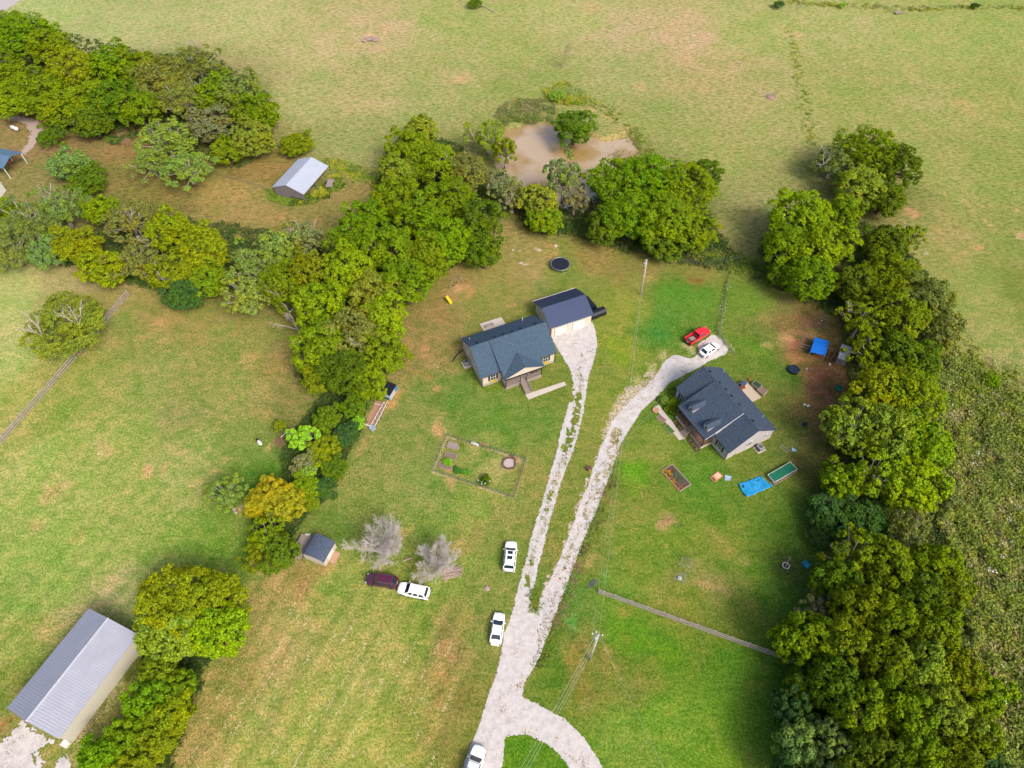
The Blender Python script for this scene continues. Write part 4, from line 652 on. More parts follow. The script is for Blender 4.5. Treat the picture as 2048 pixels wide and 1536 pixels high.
# hay rows left on the mown field
rng = np.random.default_rng(17); P0 = W(635,1209); P1 = W(476,1453); dv = (P1-P0).normalized(); nv = Vector((-dv.y,dv.x,0)); CC=[]
fieldp = [tuple(W(x,y)[:2]) for x,y in ((470,1260),(560,1195),(700,1240),(870,1270),(925,1300),(900,1400),(880,1640),(300,1640),(400,1460))]
for k in range(-26, 26):
    o_ = P0 + nv*k*1.62; s_ = rng.uniform(-60,60,900); keep = vnoise(s_/1.1, s_*0+k*3.3, 5)*vnoise(s_/6, s_*0+k*1.7, 9) > .25
    s_ = s_[keep]; CC.append(np.stack([o_.x+dv.x*s_+rng.normal(0,.12,len(s_)), o_.y+dv.y*s_+rng.normal(0,.12,len(s_)), rng.uniform(.02,.07,len(s_))],1))
C = np.concatenate(CC); C = C[inpoly(C[:,0],C[:,1],fieldp)]; C = np.repeat(C,2,0)+rng.normal(size=(len(C)*2,3))*np.array([.10,.10,.01]); C[:,2]=np.clip(C[:,2],.02,.1)
V, F = leaf_faces(C, rng.normal(size=C.shape)*.4+np.array([0,0,1.5]), rng.uniform(.07,.15,len(C)), rng, .1); o = link('hay_rows', np_mesh('hay_rows', V, F, MATS['low_growth'], None, np.tile(np.array([[.52,.45,.26]]),(len(V),1)))); tag(o,'pale dry clippings lying in rows on the mown field',None,None,'stuff')

# ------------------------------------------------------------------ buildings
def shingle_mat(name, col):
    m = mat(name, col, 0.9, var=0.34, scale=5.0, bump=0.35, bscale=12, spec=0.15, thr=(0.38, 0.62)); return m
shingle1 = shingle_mat('blue_grey_shingle', A(82,104,126)); shingle2 = shingle_mat('slate_blue_shingle', A(80,95,116))
siding1 = mat('beige_siding', A(238,224,208), 0.7, var=0.05); siding2 = mat('grey_siding', A(214,210,216), 0.7, var=0.05)
found = mat('tan_foundation', A(206,192,184), 0.85, var=0.1); found2 = mat('cream_foundation', A(226,214,198), 0.85, var=0.06)
white = mat('white_trim', A(255,255,252), 0.5, var=0.03); dark = mat('dark_trim', A(50,52,60), 0.6, var=0.1)
glass = mat('window_glass', A(40,84,84), 0.08, var=0.2, spec=0.8); shutm = mat('shutter_paint', A(66,58,64), 0.6)
wood = mat('weathered_wood', A(176,160,152), 0.85, var=0.2, scale=5); brownw = mat('brown_wood', A(150,116,96), 0.85, var=0.2, scale=5)
conc = mat('pale_concrete', A(226,214,204), 0.9, var=0.08, scale=1.5); metalg = mat('galvanised_metal', A(170,176,184), 0.4, 0.6, var=0.1)
yellow = mat('yellow_flowers', A(236,206,20), 0.7, var=0.2, scale=8); gutterm = mat('roof_edge_metal', A(70,76,90), 0.5)
hvacm = mat('grey_enamel', A(172,170,180), 0.5, var=0.05); blackp = mat('black_plastic', A(34,44,58), 0.35, var=0.2, scale=2)

def window(parent, c, wdir, nrm, w=0.95, h=1.5, shutters=True, flowers=False):
    """window centred on c in a wall; wdir along the wall, nrm outwards"""
    u = Vector(wdir).normalized(); n = Vector(nrm).normalized(); c = Vector(c); z = Vector((0,0,1))
    def bar(mb, a, b, z0, z1, d0, d1):
        q = [c+u*x+n*d+z*k for k in (z0, z1) for x, d in ((a,d0),(b,d0),(b,d1),(a,d1))]
        mb.add(q, [(0,3,2,1),(4,5,6,7),(0,1,5,4),(1,2,6,5),(2,3,7,6),(3,0,4,7)])
    m = MB(); t = .09
    bar(m,-w/2-t,-w/2,-h/2-t,h/2+t,0,.07); bar(m,w/2,w/2+t,-h/2-t,h/2+t,0,.07); bar(m,-w/2,w/2,h/2,h/2+t,0,.07); bar(m,-w/2,w/2,-h/2-t,-h/2,0,.09)
    bar(m,-w/2,w/2,-.03,.03,.02,.055); bar(m,-.025,.025,-h/2,-.03,.02,.052); bar(m,-.025,.025,.03,h/2,.02,.052)
    o = m.build('window', white, parent)
    m = MB(); bar(m,-w/2,w/2,-h/2,h/2,.004,.03); m.build('pane', glass, o)
    if shutters:
        for s in (-1, 1):
            m = MB(); a = s*(w/2+t+.05); b = a + s*.38; bar(m, min(a,b), max(a,b), -h/2-.05, h/2+.05, .003, .05); m.build('shutter', shutm, o)
    if flowers:
        m = MB(); bar(m,-w/2-.1,w/2+.1,-h/2-.38,-h/2-.12,.003,.3); f = m.build('flower_box', yellow, o)
        m = MB(); rg = random.Random(3)
        for k in range(26):
            p = c+u*rg.uniform(-w/2,w/2)+n*rg.uniform(.08,.3)+z*(-h/2-.1+rg.uniform(0,.18)); m.blob(p, .07, k, 5)
        m.build('flowers', yellow, f)
def shingled_plane(mb, q, t=.12): mb.plate(q, t)
def gable_roof(name, parent, m, x0, x1, y0, y1, yr, ze, zr, ribs=0.0, t=.10, ribm=None):
    mb = MB(); main = mb
    mb.plate([(x0,y0,ze),(x1,y0,ze),(x1,yr,zr),(x0,yr,zr)], t)
    mb.plate([(x0,yr,zr+.002),(x1,yr,zr+.002),(x1,y1,ze),(x0,y1,ze)], t)
    if ribs:
        if ribm: mb = MB()
        n = int((x1-x0)/ribs)
        for i in range(n+1):
            x = x0 + .02 + i*(x1-x0-.04)/n
            for ya, yb, za, zb in ((y0,yr,ze,zr),(y1,yr,ze,zr)):
                s = 1 if yb > ya else -1
                q = [(x-.03,ya,za+.001),(x+.03,ya,za+.001),(x+.03,yb,zb+.001),(x-.03,yb,zb+.001)]
                if s < 0: q = q[::-1]
                r = [(a,b,c+.045) for a,b,c in q]
                mb.add(q + r, [(0,3,2,1),(4,5,6,7),(0,1,5,4),(1,2,6,5),(2,3,7,6),(3,0,4,7)])
    if ribs and ribm: mb.build('seams', ribm, parent)
    return main.build(name, m, parent)
def walls(parent, m, x0, x1, y0, y1, z0, z1, yr, zr, name='wall'):
    mb = MB(); mb.slab([(x0,y0),(x1,y0),(x1,y1),(x0,y1)], z0, z1)
    mb.add([(x0,y0,z1),(x0,y1,z1),(x0,yr,zr),(x1,y0,z1),(x1,y1,z1),(x1,yr,zr)], [(0,2,1),(3,4,5),(0,3,5,2),(1,2,5,4)])
    return mb.build(name, m, parent)
def ridge_bits(parent, m, x0, x1, yr, zr, vents, slope, skip=None):
    n = int((x1-x0)/.33)
    for lo, hi in ([(x0-1, x1+1)] if not skip else [(x0-1, skip[0]), (skip[1], x1+1)]):
        mb = MB()
        for i in range(n):
            x = x0 + i*(x1-x0)/n
            if not lo <= x <= hi: continue
            mb.plate([(x,yr-.16,zr-.06),(x+.31,yr-.16,zr-.045),(x+.31,yr,zr+.05),(x,yr,zr+.03)], .02)
            mb.plate([(x,yr,zr+.03),(x+.31,yr,zr+.05),(x+.31,yr+.16,zr-.045),(x,yr+.16,zr-.06)], .02)
        mb.build('ridge_cap', m, parent)
    for x in vents:
        mb = MB(); y = yr + .55; z = zr - .55*slope
        mb.box(x-.2, x+.2, y-.2, y+.2, z-.08, z+.2); mb.build('roof_vent', blackp, parent)
def hvac(loc, rz, label, s=.9):
    t = thing('air_conditioner', label, 'air conditioner', loc, rz, 'outdoor cooling units')
    m = MB(); m.box(-s/2,s/2,-s/2,s/2,.1,.95); m.build('cabinet', hvacm, t, bevel=.04)
    m = MB(); 
    for i in range(9): m.box(-s/2-.012, s/2+.012, -s/2-.012, s/2+.012, .18+i*.08, .2+i*.08)
    m.build('louvres', metalg, t)
    m = MB(); m.lathe([(.33,.952),(.33,.965),(0.0,.965)], n=20); m.build('fan_opening', blackp, t)
    m = MB(); 
    for k in range(5):
        a = k*2*math.pi/5; m.plate([(0,0,.985),(.3*math.cos(a),.3*math.sin(a),.985),(.3*math.cos(a+.5),.3*math.sin(a+.5),1.0),(0,0,.99)], .01)
    m.lathe([(.32,.97),(.36,.97),(.36,1.0),(.32,1.0),(.32,.97)], n=20); m.build('fan_guard', metalg, t)
    return t

# first house, beige, with a gabled porch
O1 = (-5.546, 74.836); RZ1 = R(23.76)
def L1(x, y, z=0): c, s = math.cos(RZ1), math.sin(RZ1); return (O1[0]+x*c-y*s, O1[1]+x*s+y*c, z)
h1 = thing('house', 'beige house with blue grey shingle roof and a gabled front porch', 'house', L1(0,0), RZ1, 'single storey houses')
walls(h1, siding1, .05, 15.05, .15, 10.15, .62, 3.02, 5.15, 6.08)
m = MB(); m.box(.0, 15.1, .1, 10.2, -.1, .618); m.build('foundation', found, h1)
gable_roof('roof', h1, shingle1, -.25, 15.38, -.15, 10.45, 5.15, 3.1, 6.35)
for x0, x1, y in ((-.25,15.38,-.19),):
    m = MB(); m.box(x0, 3.55, y-.08, y, 2.96, 3.1); m.box(11.8, x1, y-.08, y, 2.96, 3.1); m.build('gutter', gutterm, h1)
m = MB()
for x, y in ((.0,.05),(15.1,.05)): m.box(x-.05, x+.05, y-.08, y, .1, 3.0)
m.build('downpipe', dark, h1)
PR = lambda y: 6.43 - (5.12-y)*0.475
pr1 = MB()
q0, q1 = -2.15, 5.1
pr1.plate([(3.6,q0,PR(q0)),(11.75,q0,PR(q0)),(11.75,q1,PR(q1)),(3.6,q1,PR(q1))], .1)
pr1.plate([(3.6,q1+.002,PR(q1)),(11.75,q1+.002,PR(q1)),(11.75,5.5,PR(q1)-.22),(3.6,5.5,PR(q1)-.22)], .1)
gz = 4.75; gy = 5.12 - (6.43-gz)/.475; ge = PR(q0)+.06
pr1.plate([(7.68,gy,gz),(7.68,q0-.18,gz),(3.5,q0-.18,ge-.0),(3.62,q0+.1,ge+.08)], .08)
pr1.plate([(7.682,q0-.18,gz),(7.682,gy,gz),(11.74,q0+.1,ge+.08),(11.86,q0-.18,ge)], .08)
prf = pr1.build('porch_roof', shingle1, h1)
m = MB(); m.add([(3.75,q0-.02,PR(q0)-.06),(11.6,q0-.02,PR(q0)-.06),(7.68,q0-.02,gz-.14),(3.75,q0+.12,PR(q0)-.06),(11.6,q0+.12,PR(q0)-.06),(7.68,q0+.12,gz-.14)], [(0,1,2),(5,4,3),(0,3,4,1),(1,4,5,2),(2,5,3,0)])
m.build('pediment', siding1, h1)
m = MB()
for x in (3.66, 11.62): m.add([(x,-.1,3.12),(x,-.1,PR(-.1)-.1),(x,5.0,6.28),(x+.06,-.1,3.12),(x+.06,-.1,PR(-.1)-.1),(x+.06,5.0,6.28)], [(0,1,2),(5,4,3),(0,3,4,1),(1,4,5,2),(2,5,3,0)])
m.build('roof_cheek', siding1, h1)
m = MB(); m.box(3.7, 11.6, -2.26, -2.1, 2.62, 2.86); m.box(3.7,3.86,-2.09,.1,2.62,2.86); m.box(11.44,11.6,-2.09,.1,2.62,2.86); m.build('porch_beam', dark, h1)
m = MB(); n = 16
for i in range(n): m.box(3.8, 11.2, -2.35+i*.15, -2.35+i*.15+.135, .82, .86)
m.build('porch_deck', wood, h1)
m = MB(); m.box(3.8,11.2,-2.3,-2.2,0,.81); m.box(3.8,3.9,-2.19,.09,0,.81); m.box(11.1,11.2,-2.19,.09,0,.81); m.build('porch_skirt', wood, h1)
for x in (3.85, 6.75, 8.1, 11.13):
    m = MB(); m.box(x-.06,x+.06,-2.34,-2.22,.862,2.62); m.build('post', dark, h1)
for a, b in ((3.92,6.68),(8.17,11.06)):
    m = MB(); m.box(a,b,-2.31,-2.25,1.72,1.78); m.box(a,b,-2.31,-2.25,.95,1.0)
    for i in range(int((b-a)/.14)): m.box(a+.05+i*.14, a+.08+i*.14, -2.295,-2.265,1.0,1.72)
    m.build('railing', wood, h1)
m = MB(); m.box(3.82,3.88,-2.2,.1,1.72,1.78)
for i in range(15): m.box(3.83,3.86,-2.15+i*.15,-2.12+i*.15,.86,1.72)
m.build('railing', wood, h1)
st = MB()
for i in range(6): st.box(6.85, 8.0, -2.36-(i+1)*.38, -2.36-i*.38+.02, .72-i*.135-.04, .72-i*.135)
st.plate([(6.8,-2.36,.82),(6.8,-4.7,.05),(6.8,-4.7,-.1),(6.8,-2.36,.5)], .04); st.plate([(8.05,-2.36,.5),(8.05,-4.7,-.1),(8.05,-4.7,.05),(8.05,-2.36,.82)], .04)
sto = st.build('stairs', wood, h1)
for x in (6.78, 8.07):
    m = MB(); m.tube((x,-2.36,1.75),(x,-4.72,.95),.05); m.tube((x,-4.7,0),(x,-4.7,.98),.05)
    for i in range(10): y = -2.5-i*.22; m.tube((x,y,1.7+(y+2.36)*.34),(x,y,.75+(y+2.36)*.34),.015,n=4)
    m.build('handrail', wood, sto)
ridge_bits(h1, shingle1, -.2, 15.2, 5.15, 6.35, (1.5,5.06,6.8,8.64,10.36,13.48), .61, (3.5,11.8))
window(h1, (2.24,.15,1.85), (1,0,0), (0,-1,0), flowers=True); window(h1, (13.1,.15,1.85), (1,0,0), (0,-1,0), flowers=True)
for y in (7.4, 4.1, 1.3): window(h1, (.05,y,1.95), (0,-1,0), (-1,0,0), .7, 1.1, False)
m = MB(); m.box(7.0,7.95,.08,.15,.87,2.85); dr = m.build('front_door', white, h1); m = MB(); m.box(7.75,7.82,.0,.08,1.75,1.85); m.build('handle', metalg, dr)
m = MB()
for x, y in ((1.0,8.6),(12.4,9.3)): m.tube((x,y,3.9),(x,y,4.75),.05)
m.build('roof_pipe', white, h1)
def chair(loc, rz, mt, label, group=None):
    t = thing('porch_chair', label, 'chair', loc, rz, group)
    m = MB(); m.box(-.28,.28,-.26,.26,.36,.41); m.build('seat', mt, t)
    m = MB()
    for i in range(5): m.plate([(-.27+i*.11,.26,.41),(-.18+i*.11,.26,.41),(-.18+i*.11,.42,1.05),(-.27+i*.11,.42,1.05)], .02)
    m.build('backrest', mt, t)
    for sx in (-.26,.26):
        for sy in (-.24,.24): m = MB(); m.box(sx-.025,sx+.025,sy-.025,sy+.025,0,.36); m.build('leg', mt, t)
    return t
redw = mat('red_brown_wood', A(150,80,50), 0.7, var=0.15)
chair(L1(9.7,-1.3,.865), RZ1, redw, 'red brown wooden chair nearer the stairs on the beige house porch', 'porch chairs')
chair(L1(10.6,-1.2,.865), RZ1+.3, redw, 'red brown wooden chair near the right end of the beige house porch', 'porch chairs')
tag(MB().slab([L1(6.7,-6.1)[:2],L1(14.7,-5.9)[:2],L1(14.7,-5.02)[:2],L1(6.7,-4.8)[:2]], -.05, .06).build('walkway', conc), kind='structure')
m = MB(); m.slab([L1(5.5,10.3)[:2],L1(10.4,10.3)[:2],L1(10.3,15.1)[:2],L1(5.55,15.1)[:2]], -.05, .1); tag(m.build('patio', conc), kind='structure')
t = thing('bench', 'pale wooden bench standing on the patio behind the beige house', 'bench', L1(7.05,13.8,.1), RZ1, )
m = MB(); 
for i in range(3): m.box(-.95,.95,-.3+i*.2,-.12+i*.2,.4,.45)
m.build('seat', wood, t)
for x in (-.8,.8): m = MB(); m.box(x-.04,x+.04,-.28,.26,0,.4); m.build('leg', wood, t)
m = MB(); m.slab([L1(-1.55,7.2)[:2],L1(-1.5,5.45)[:2],L1(-.05,5.4)[:2],L1(-.05,7.1)[:2]], -.03, .09); tag(m.build('equipment_pad', conc), kind='structure')
hvac(L1(-.8,6.35,.09), RZ1, 'grey cooling unit beside the left wall of the beige house')
m = MB(); m.path([L1(-.05,10.0,.15), L1(-.9,9.75,.12), L1(-1.8,9.2,.12), L1(-2.5,8.6,.12), L1(-3.0,8.0,.12)], .11, 8)
tag(m.build('drain_pipe', blackp), 'black corrugated drain pipe lying on grass by the beige house', 'drain pipe')

# second house, grey, with two dormers
a_ = W(1352,775.4,3.0); b_ = W(1457.5,904.9,3.0); RZ2 = angle(a_, b_); O2 = (a_.x, a_.y)
def L2(x, y, z=0): c, s = math.cos(RZ2), math.sin(RZ2); return (O2[0]+x*c-y*s, O2[1]+x*s+y*c, z)
h2 = thing('house', 'grey house with two dormers and a long covered front porch', 'house', L2(0,0), RZ2, 'single storey houses')
walls(h2, siding2, .2, 15.2, .2, 10.15, .57, 2.95, 5.15, 6.15)
m = MB(); m.box(.15, 15.25, .15, 10.2, -.1, .568); m.build('foundation', found2, h2)
gable_roof('roof', h2, shingle2, 0, 15.6, 0, 10.4, 5.12, 3.05, 6.42)
m = MB(); m.box(0,3.55,-.1,-.02,2.9,3.04); m.box(11.65,15.6,-.1,-.02,2.9,3.04); m.build('gutter', gutterm, h2)
m = MB(); m.box(15.22,15.32,.08,.16,.1,2.95); m.box(.1,.2,.08,.16,.1,2.95); m.build('downpipe', dark, h2)
PS = lambda y: 6.5 - (5.1-y)*0.478
m = MB(); m.plate([(3.6,-2.15,PS(-2.15)),(11.6,-2.15,PS(-2.15)),(11.6,5.1,PS(5.1)),(3.6,5.1,PS(5.1))], .1)
m.plate([(3.6,5.102,PS(5.1)),(11.6,5.102,PS(5.1)),(11.6,5.5,PS(5.1)-.24),(3.6,5.5,PS(5.1)-.24)], .1); m.build('porch_roof', shingle2, h2)
m = MB()
for x in (3.64, 11.52): m.add([(x,.1,3.12),(x,.1,PS(.1)-.1),(x,5.0,6.36),(x+.06,.1,3.12),(x+.06,.1,PS(.1)-.1),(x+.06,5.0,6.36)], [(0,1,2),(5,4,3),(0,3,4,1),(1,4,5,2),(2,5,3,0)])
m.build('roof_cheek', siding2, h2)
m = MB(); m.plate([(11.6,-2.15,PS(-2.15)-.13),(11.6,5.1,PS(5.1)-.13),(11.6,5.1,PS(5.1)+.0),(11.6,-2.15,PS(-2.15)+.0)], -.05); m.build('rake_board', white, h2)
for xc in (5.68, 10.05):
    yf = -1.05; zb = PS(yf)-.05; ze = 4.62; zr = 4.98
    m = MB(); m.slab([(xc-.6,yf),(xc+.6,yf),(xc+.6,1.3),(xc-.6,1.3)], zb, ze)
    m.add([(xc-.6,yf,ze),(xc+.6,yf,ze),(xc,yf,zr-.06),(xc-.6,1.3,ze),(xc+.6,1.3,ze),(xc,1.3,zr-.06)], [(0,1,2),(5,4,3),(2,1,4,5),(0,2,5,3)])
    d = m.build('dormer', siding2, h2)
    m = MB(); yb = 5.1-(6.5-zr)/.478+.1; ye = 5.1-(6.5-ze)/.478+.1
    m.plate([(xc-.74,yf-.16,ze-.05),(xc,yf-.16,zr),(xc,yb,zr),(xc-.74,ye,ze-.05)], -.07)
    m.plate([(xc+.002,yf-.16,zr),(xc+.74,yf-.16,ze-.05),(xc+.74,ye,ze-.05),(xc+.002,yb,zr)], -.07); m.build('dormer_roof', shingle2, d)
    m = MB(); m.box(xc-.36,xc+.36,yf-.05,yf-.003,zb+.28,ze-.1); w_ = m.build('dormer_window', white, d)
    m = MB(); m.box(xc-.27,xc-.02,yf-.07,yf-.051,zb+.36,ze-.2); m.box(xc+.02,xc+.27,yf-.07,yf-.051,zb+.36,ze-.2); m.build('pane', glass, w_)
m = MB()
for i in range(16): m.box(3.95, 11.5, -2.2+i*.15, -2.2+i*.15+.135, .74, .78)
m.build('porch_deck', brownw, h2)
m = MB(); m.box(3.95,6.85,-2.24,-2.12,0,.73); m.box(8.35,11.5,-2.24,-2.12,0,.73); m.box(3.95,4.07,-2.11,.14,0,.73); m.box(11.38,11.5,-2.11,.14,0,.73); m.build('porch_skirt', found2, h2)
for x in (4.0, 6.85, 8.35, 11.44): m = MB(); m.box(x-.06,x+.06,-2.2,-2.08,.782,2.82); m.build('post', dark if x > 11 else brownw, h2)
m = MB(); m.box(3.7,11.55,-2.24,-2.04,2.82,2.9); m.build('porch_beam', dark, h2)
for a, b in ((4.06,6.79),(8.41,11.38)):
    m = MB(); m.box(a,b,-2.17,-2.11,1.6,1.68); m.box(a,b,-2.17,-2.11,.86,.9)
    for i in range(int((b-a)/.14)): m.box(a+.05+i*.14,a+.08+i*.14,-2.155,-2.125,.9,1.6)
    m.build('railing', brownw, h2)
m = MB(); m.box(11.4,11.46,-2.0,.1,1.6,1.68)
for i in range(14): m.box(11.41,11.44,-1.95+i*.15,-1.92+i*.15,.8,1.6)
m.build('railing', brownw, h2)
st = MB()
for i in range(4): st.box(6.95, 8.25, -2.25-(i+1)*.3, -2.25-i*.3+.02, .6-i*.15-.04, .6-i*.15)
st.box(6.95,8.25,-2.24,-.6,.785,.8)
sto = st.build('stairs', wood, h2)
for x in (6.9, 8.3):
    m = MB(); m.tube((x,-2.2,1.65),(x,-3.45,1.0),.06); m.tube((x,-3.4,0),(x,-3.4,1.05),.06); m.tube((x,-2.2,1.65),(x,-1.0,1.65),.06)
    m.build('handrail', brownw, sto)
ridge_bits(h2, shingle2, .05, 15.5, 5.12, 6.42, (1.4,4.2,5.9,7.5,9.6,13.4), .64, (3.5,11.7))
window(h2, (2.0,.2,1.8), (1,0,0), (0,-1,0)); window(h2, (13.2,.2,1.8), (1,0,0), (0,-1,0))
window(h2, (15.2,4.9,1.9), (0,1,0), (1,0,0), .95, 1.3, False); window(h2, (15.2,8.5,2.0), (0,1,0), (1,0,0), .6, 1.0, False)
m = MB(); m.box(7.1,8.05,.12,.2,.8,2.8); dr = m.build('front_door', dark, h2); m = MB(); m.box(7.85,7.92,.05,.12,1.75,1.85); m.build('handle', metalg, dr)
m = MB(); m.box(15.25,15.28,1.9,2.6,.2,.4); m.build('crawl_vent', dark, h2)
m = MB()
for x, y in ((1.3,9.6),(12.6,9.4)): m.tube((x,y,3.4),(x,y,4.25),.05)
m.build('roof_pipe', white, h2)
rg = random.Random(5)
wk = [(.3,-4.3),(1.5,-4.35),(3,-4.3),(4.4,-4.5),(5.6,-4.35),(7,-4.55),(8.35,-4.5),(8.5,-3.25),(7,-3.3),(5.6,-3.4),(4.4,-3.25),(3.2,-3.4),(1.6,-3.35),(.3,-3.3)]
m = MB(); m.slab([L2(x,y)[:2] for x, y in wk], -.03, .07); tag(m.build('walkway', conc), kind='structure')
m = MB(); m.slab([L2(2.9,10.25)[:2],L2(7.6,10.25)[:2],L2(7.5,14.7)[:2],L2(2.85,14.6)[:2]], -.05, .1); tag(m.build('patio', mat('tan_concrete', A(222,204,180), .9, var=.08)), kind='structure')
m = MB(); m.slab([L2(15.45,6.2)[:2],L2(16.95,6.3)[:2],L2(16.9,7.95)[:2],L2(15.4,7.9)[:2]], -.03, .09); tag(m.build('equipment_pad', conc), kind='structure')
hvac(L2(16.25,7.0,.09), RZ2, 'grey cooling unit on a pad outside the grey house', 1.05)
mulch = mat('dark_mulch', A(112,84,74), .95, var=.3, scale=5, bump=.6)
m = MB(); m.slab([L2(4.2,-3.25)[:2],L2(6.8,-3.25)[:2],L2(6.8,-2.3)[:2],L2(4.2,-2.3)[:2]], 0, .08); m.slab([L2(8.55,-3.3)[:2],L2(11.8,-3.4)[:2],L2(11.8,-2.3)[:2],L2(8.55,-2.3)[:2]], 0, .08)
tag(m.build('mulch_bed', mulch), kind='structure')

# garage
OG = (7.968, 87.442); RZG = R(23.36)
def LG(x, y, z=0): c, s = math.cos(RZG), math.sin(RZG); return (OG[0]+x*c-y*s, OG[1]+x*s+y*c, z)
g = thing('garage', 'cream double garage with dark blue ribbed metal roof', 'garage', LG(0,0), RZG)
gar_w = mat('cream_garage_wall', A(240,230,214), .7, var=.04)
walls(g, gar_w, -.1, 8.75, .05, 7.6, -.1, 2.8, 3.85, 4.62)
gable_roof('roof', g, mat('navy_metal_roof', A(78,94,134), .36, .3, var=.06, spec=.5), -.65, 9.05, -.28, 7.95, 3.85, 2.9, 4.85, .3, ribm=mat('navy_seams', A(48,60,96), .4, .3))
m = MB(); m.box(-.66,9.06,7.96,8.02,2.8,2.95); m.build('gutter', white, g)
for a, b in ((.68,3.3),(4.62,7.35)):
    m = MB()
    for i in range(4): m.box(a,b,-.03,.045,.02+i*.54,.02+i*.54+.52)
    m.build('garage_door', white, g)
    m = MB(); m.box(a-.08,a-.01,-.04,.045,0,2.25); m.box(b+.01,b+.08,-.04,.045,0,2.25); m.box(a-.08,b+.08,-.04,.045,2.26,2.34); m.build('door_frame', mat('grey_frame', A(200,200,196), .6), g)
window(g, (-.1,5.3,1.8), (0,-1,0), (-1,0,0), .6, .9, False)
m = MB(); m.box(-.16,-.1,1.6,2.5,.1,2.1); m.build('side_door', white, g)
def culvert(a, b, r, label):
    a = Vector(a); b = Vector(b); t = thing('plastic_tank', label, 'tank', a, 0, 'black plastic tanks')
    m = MB(); d = b-a; n = 24; m.tube((0,0,0), d, r, r, 24)
    o = m.build('shell', blackp, t, smooth=False)
    for k in range(7): 
        q = d*((k+.5)/7); m = MB(); m.tube(q-d.normalized()*.06, q+d.normalized()*.06, r+.05, r+.05, 24); m.build('rib', blackp, t)
culvert(LG(9.2,1.3,.95), LG(12.6,1.5,.95), .93, 'black ribbed plastic tank lying parallel to the garage front')
culvert(LG(10.9,2.9,.8), LG(10.6,6.2,.8), .78, 'narrower black ribbed tank lying along the garage side wall')

# big grey metal barn, lower left
a_ = W(119.3,1476.8,3.6); tl = W(174.6,1221.4,3.6); bl = W(14.2,1417.3,3.6)
RZB = angle(bl, tl)
b = thing('metal_barn', 'long grey ribbed metal barn at the lower left beside a gravel yard', 'barn', (a_.x, a_.y, 0), RZB)
LBn = 14.35; wallm = mat('cream_metal_wall', A(246,243,226), .5, var=.05)
walls(b, wallm, .05, LBn-.1, .12, 9.1, -.1, 3.5, 4.62, 4.9)
m = MB()
for i in range(int(LBn/.3)): m.box(.1+i*.3,.15+i*.3,.07,.119,0,3.45)
for i in range(30): m.box(.0,.049,.2+i*.3,.25+i*.3,0,3.4)
m.build('wall_ribs', wallm, b)
gable_roof('roof', b, mat('grey_metal_roof', A(192,196,214), .38, .15, var=.09, scale=.5, spec=.5), -.1, LBn, 0, 9.25, 4.62, 3.6, 5.2, .36, ribm=mat('grey_seams', A(182,186,207), .4, .2))
m = MB(); m.plate([(-.12,4.4,5.16),(LBn+.02,4.4,5.16),(LBn+.02,4.62,5.27),(-.12,4.62,5.27)], .03); m.plate([(-.12,4.62,5.272),(LBn+.02,4.62,5.272),(LBn+.02,4.84,5.16),(-.12,4.84,5.16)], .03); m.build('ridge_cap', mat('light_metal', A(196,200,220), .4, .2), b)
m = MB(); m.box(-.0,.045,1.2,4.2,0,2.9); m.box(-.0,.045,5.0,8.0,0,2.9); m.build('barn_door', white, b)
m = MB(); m.box(-.9,-.1,.4,1.3,0,.6); tag(m.build('storage_box', white), 'white box beside the metal barn front corner', 'box').matrix_world = Matrix.Translation((a_.x,a_.y,0)) @ Matrix.Rotation(RZB,4,'Z')
p = W(168,1256,.6); m = MB(); m.blob((0,0,.25),.34,4,10,.8); m.blob((.35,-.1,.2),.2,5,8); o = m.build('white_drum', white); o.location=(p.x,p.y,0); tag(o, 'small white drum behind the metal barn by the round tree', 'drum')

# weathered pole barn with a pale metal roof
a_ = W(607.5,388,2.4); b_ = W(657.1,331.4,2.4); RZC = angle(a_, b_)
b = thing('pole_barn', 'weathered board barn with pale metal roof in the brown paddock', 'barn', (a_.x,a_.y,0), RZC)
boards = mat('grey_barn_boards', A(150,142,144), .9, var=.35, scale=3, bump=.5)
gable_roof('roof', b, mat('pale_metal_roof', A(212,222,242), .45, .1, var=.05, scale=.8, spec=.5), -.2, 11.7, -.1, 8.5, 4.3, 2.4, 3.95, .35)
m = MB()
for i in range(28):
    y = .35+i*.28; h = 2.25 + (1.45*(1-abs(y-4.3)/4.2)); m.box(.0,.05,y,y+.26,.15 if i > 12 else .75, h)
m.build('board_wall', boards, b)
m = MB(); m.box(0,11.4,8.1,8.16,0,2.2); m.box(11.35,11.4,2.0,8.09,0,2.4); m.box(.1,11.3,3.0,3.06,0,2.3); m.build('wall', boards, b)
for i, x in enumerate((.05,2.9,5.7,8.5,11.3)):
    m = MB(); m.tube((x,.15,0),(x,.15,2.32),.08); m.build('post', wood, b)
m = MB(); m.box(0,11.5,.1,.2,2.2,2.32); m.build('beam', wood, b)
p = W(672,352,.4); t = thing('trailer', 'grey flat trailer parked under the pole barn eave', 'trailer', (p.x-1,p.y-3,0), RZC+.3)
m = MB(); m.box(-1.6,1.6,-.8,.8,.5,.58); m.build('bed', wood, t)
for s in (-.85,.85): m = MB(); m.tube((0,s-.1,.32),(0,s+.1,.32),.32,n=14); m.build('wheel', blackp, t)
m = MB(); m.tube((1.6,.5,.45),(2.6,0,.4),.04); m.tube((1.6,-.5,.45),(2.6,0,.4),.04); m.build('drawbar', metalg, t)

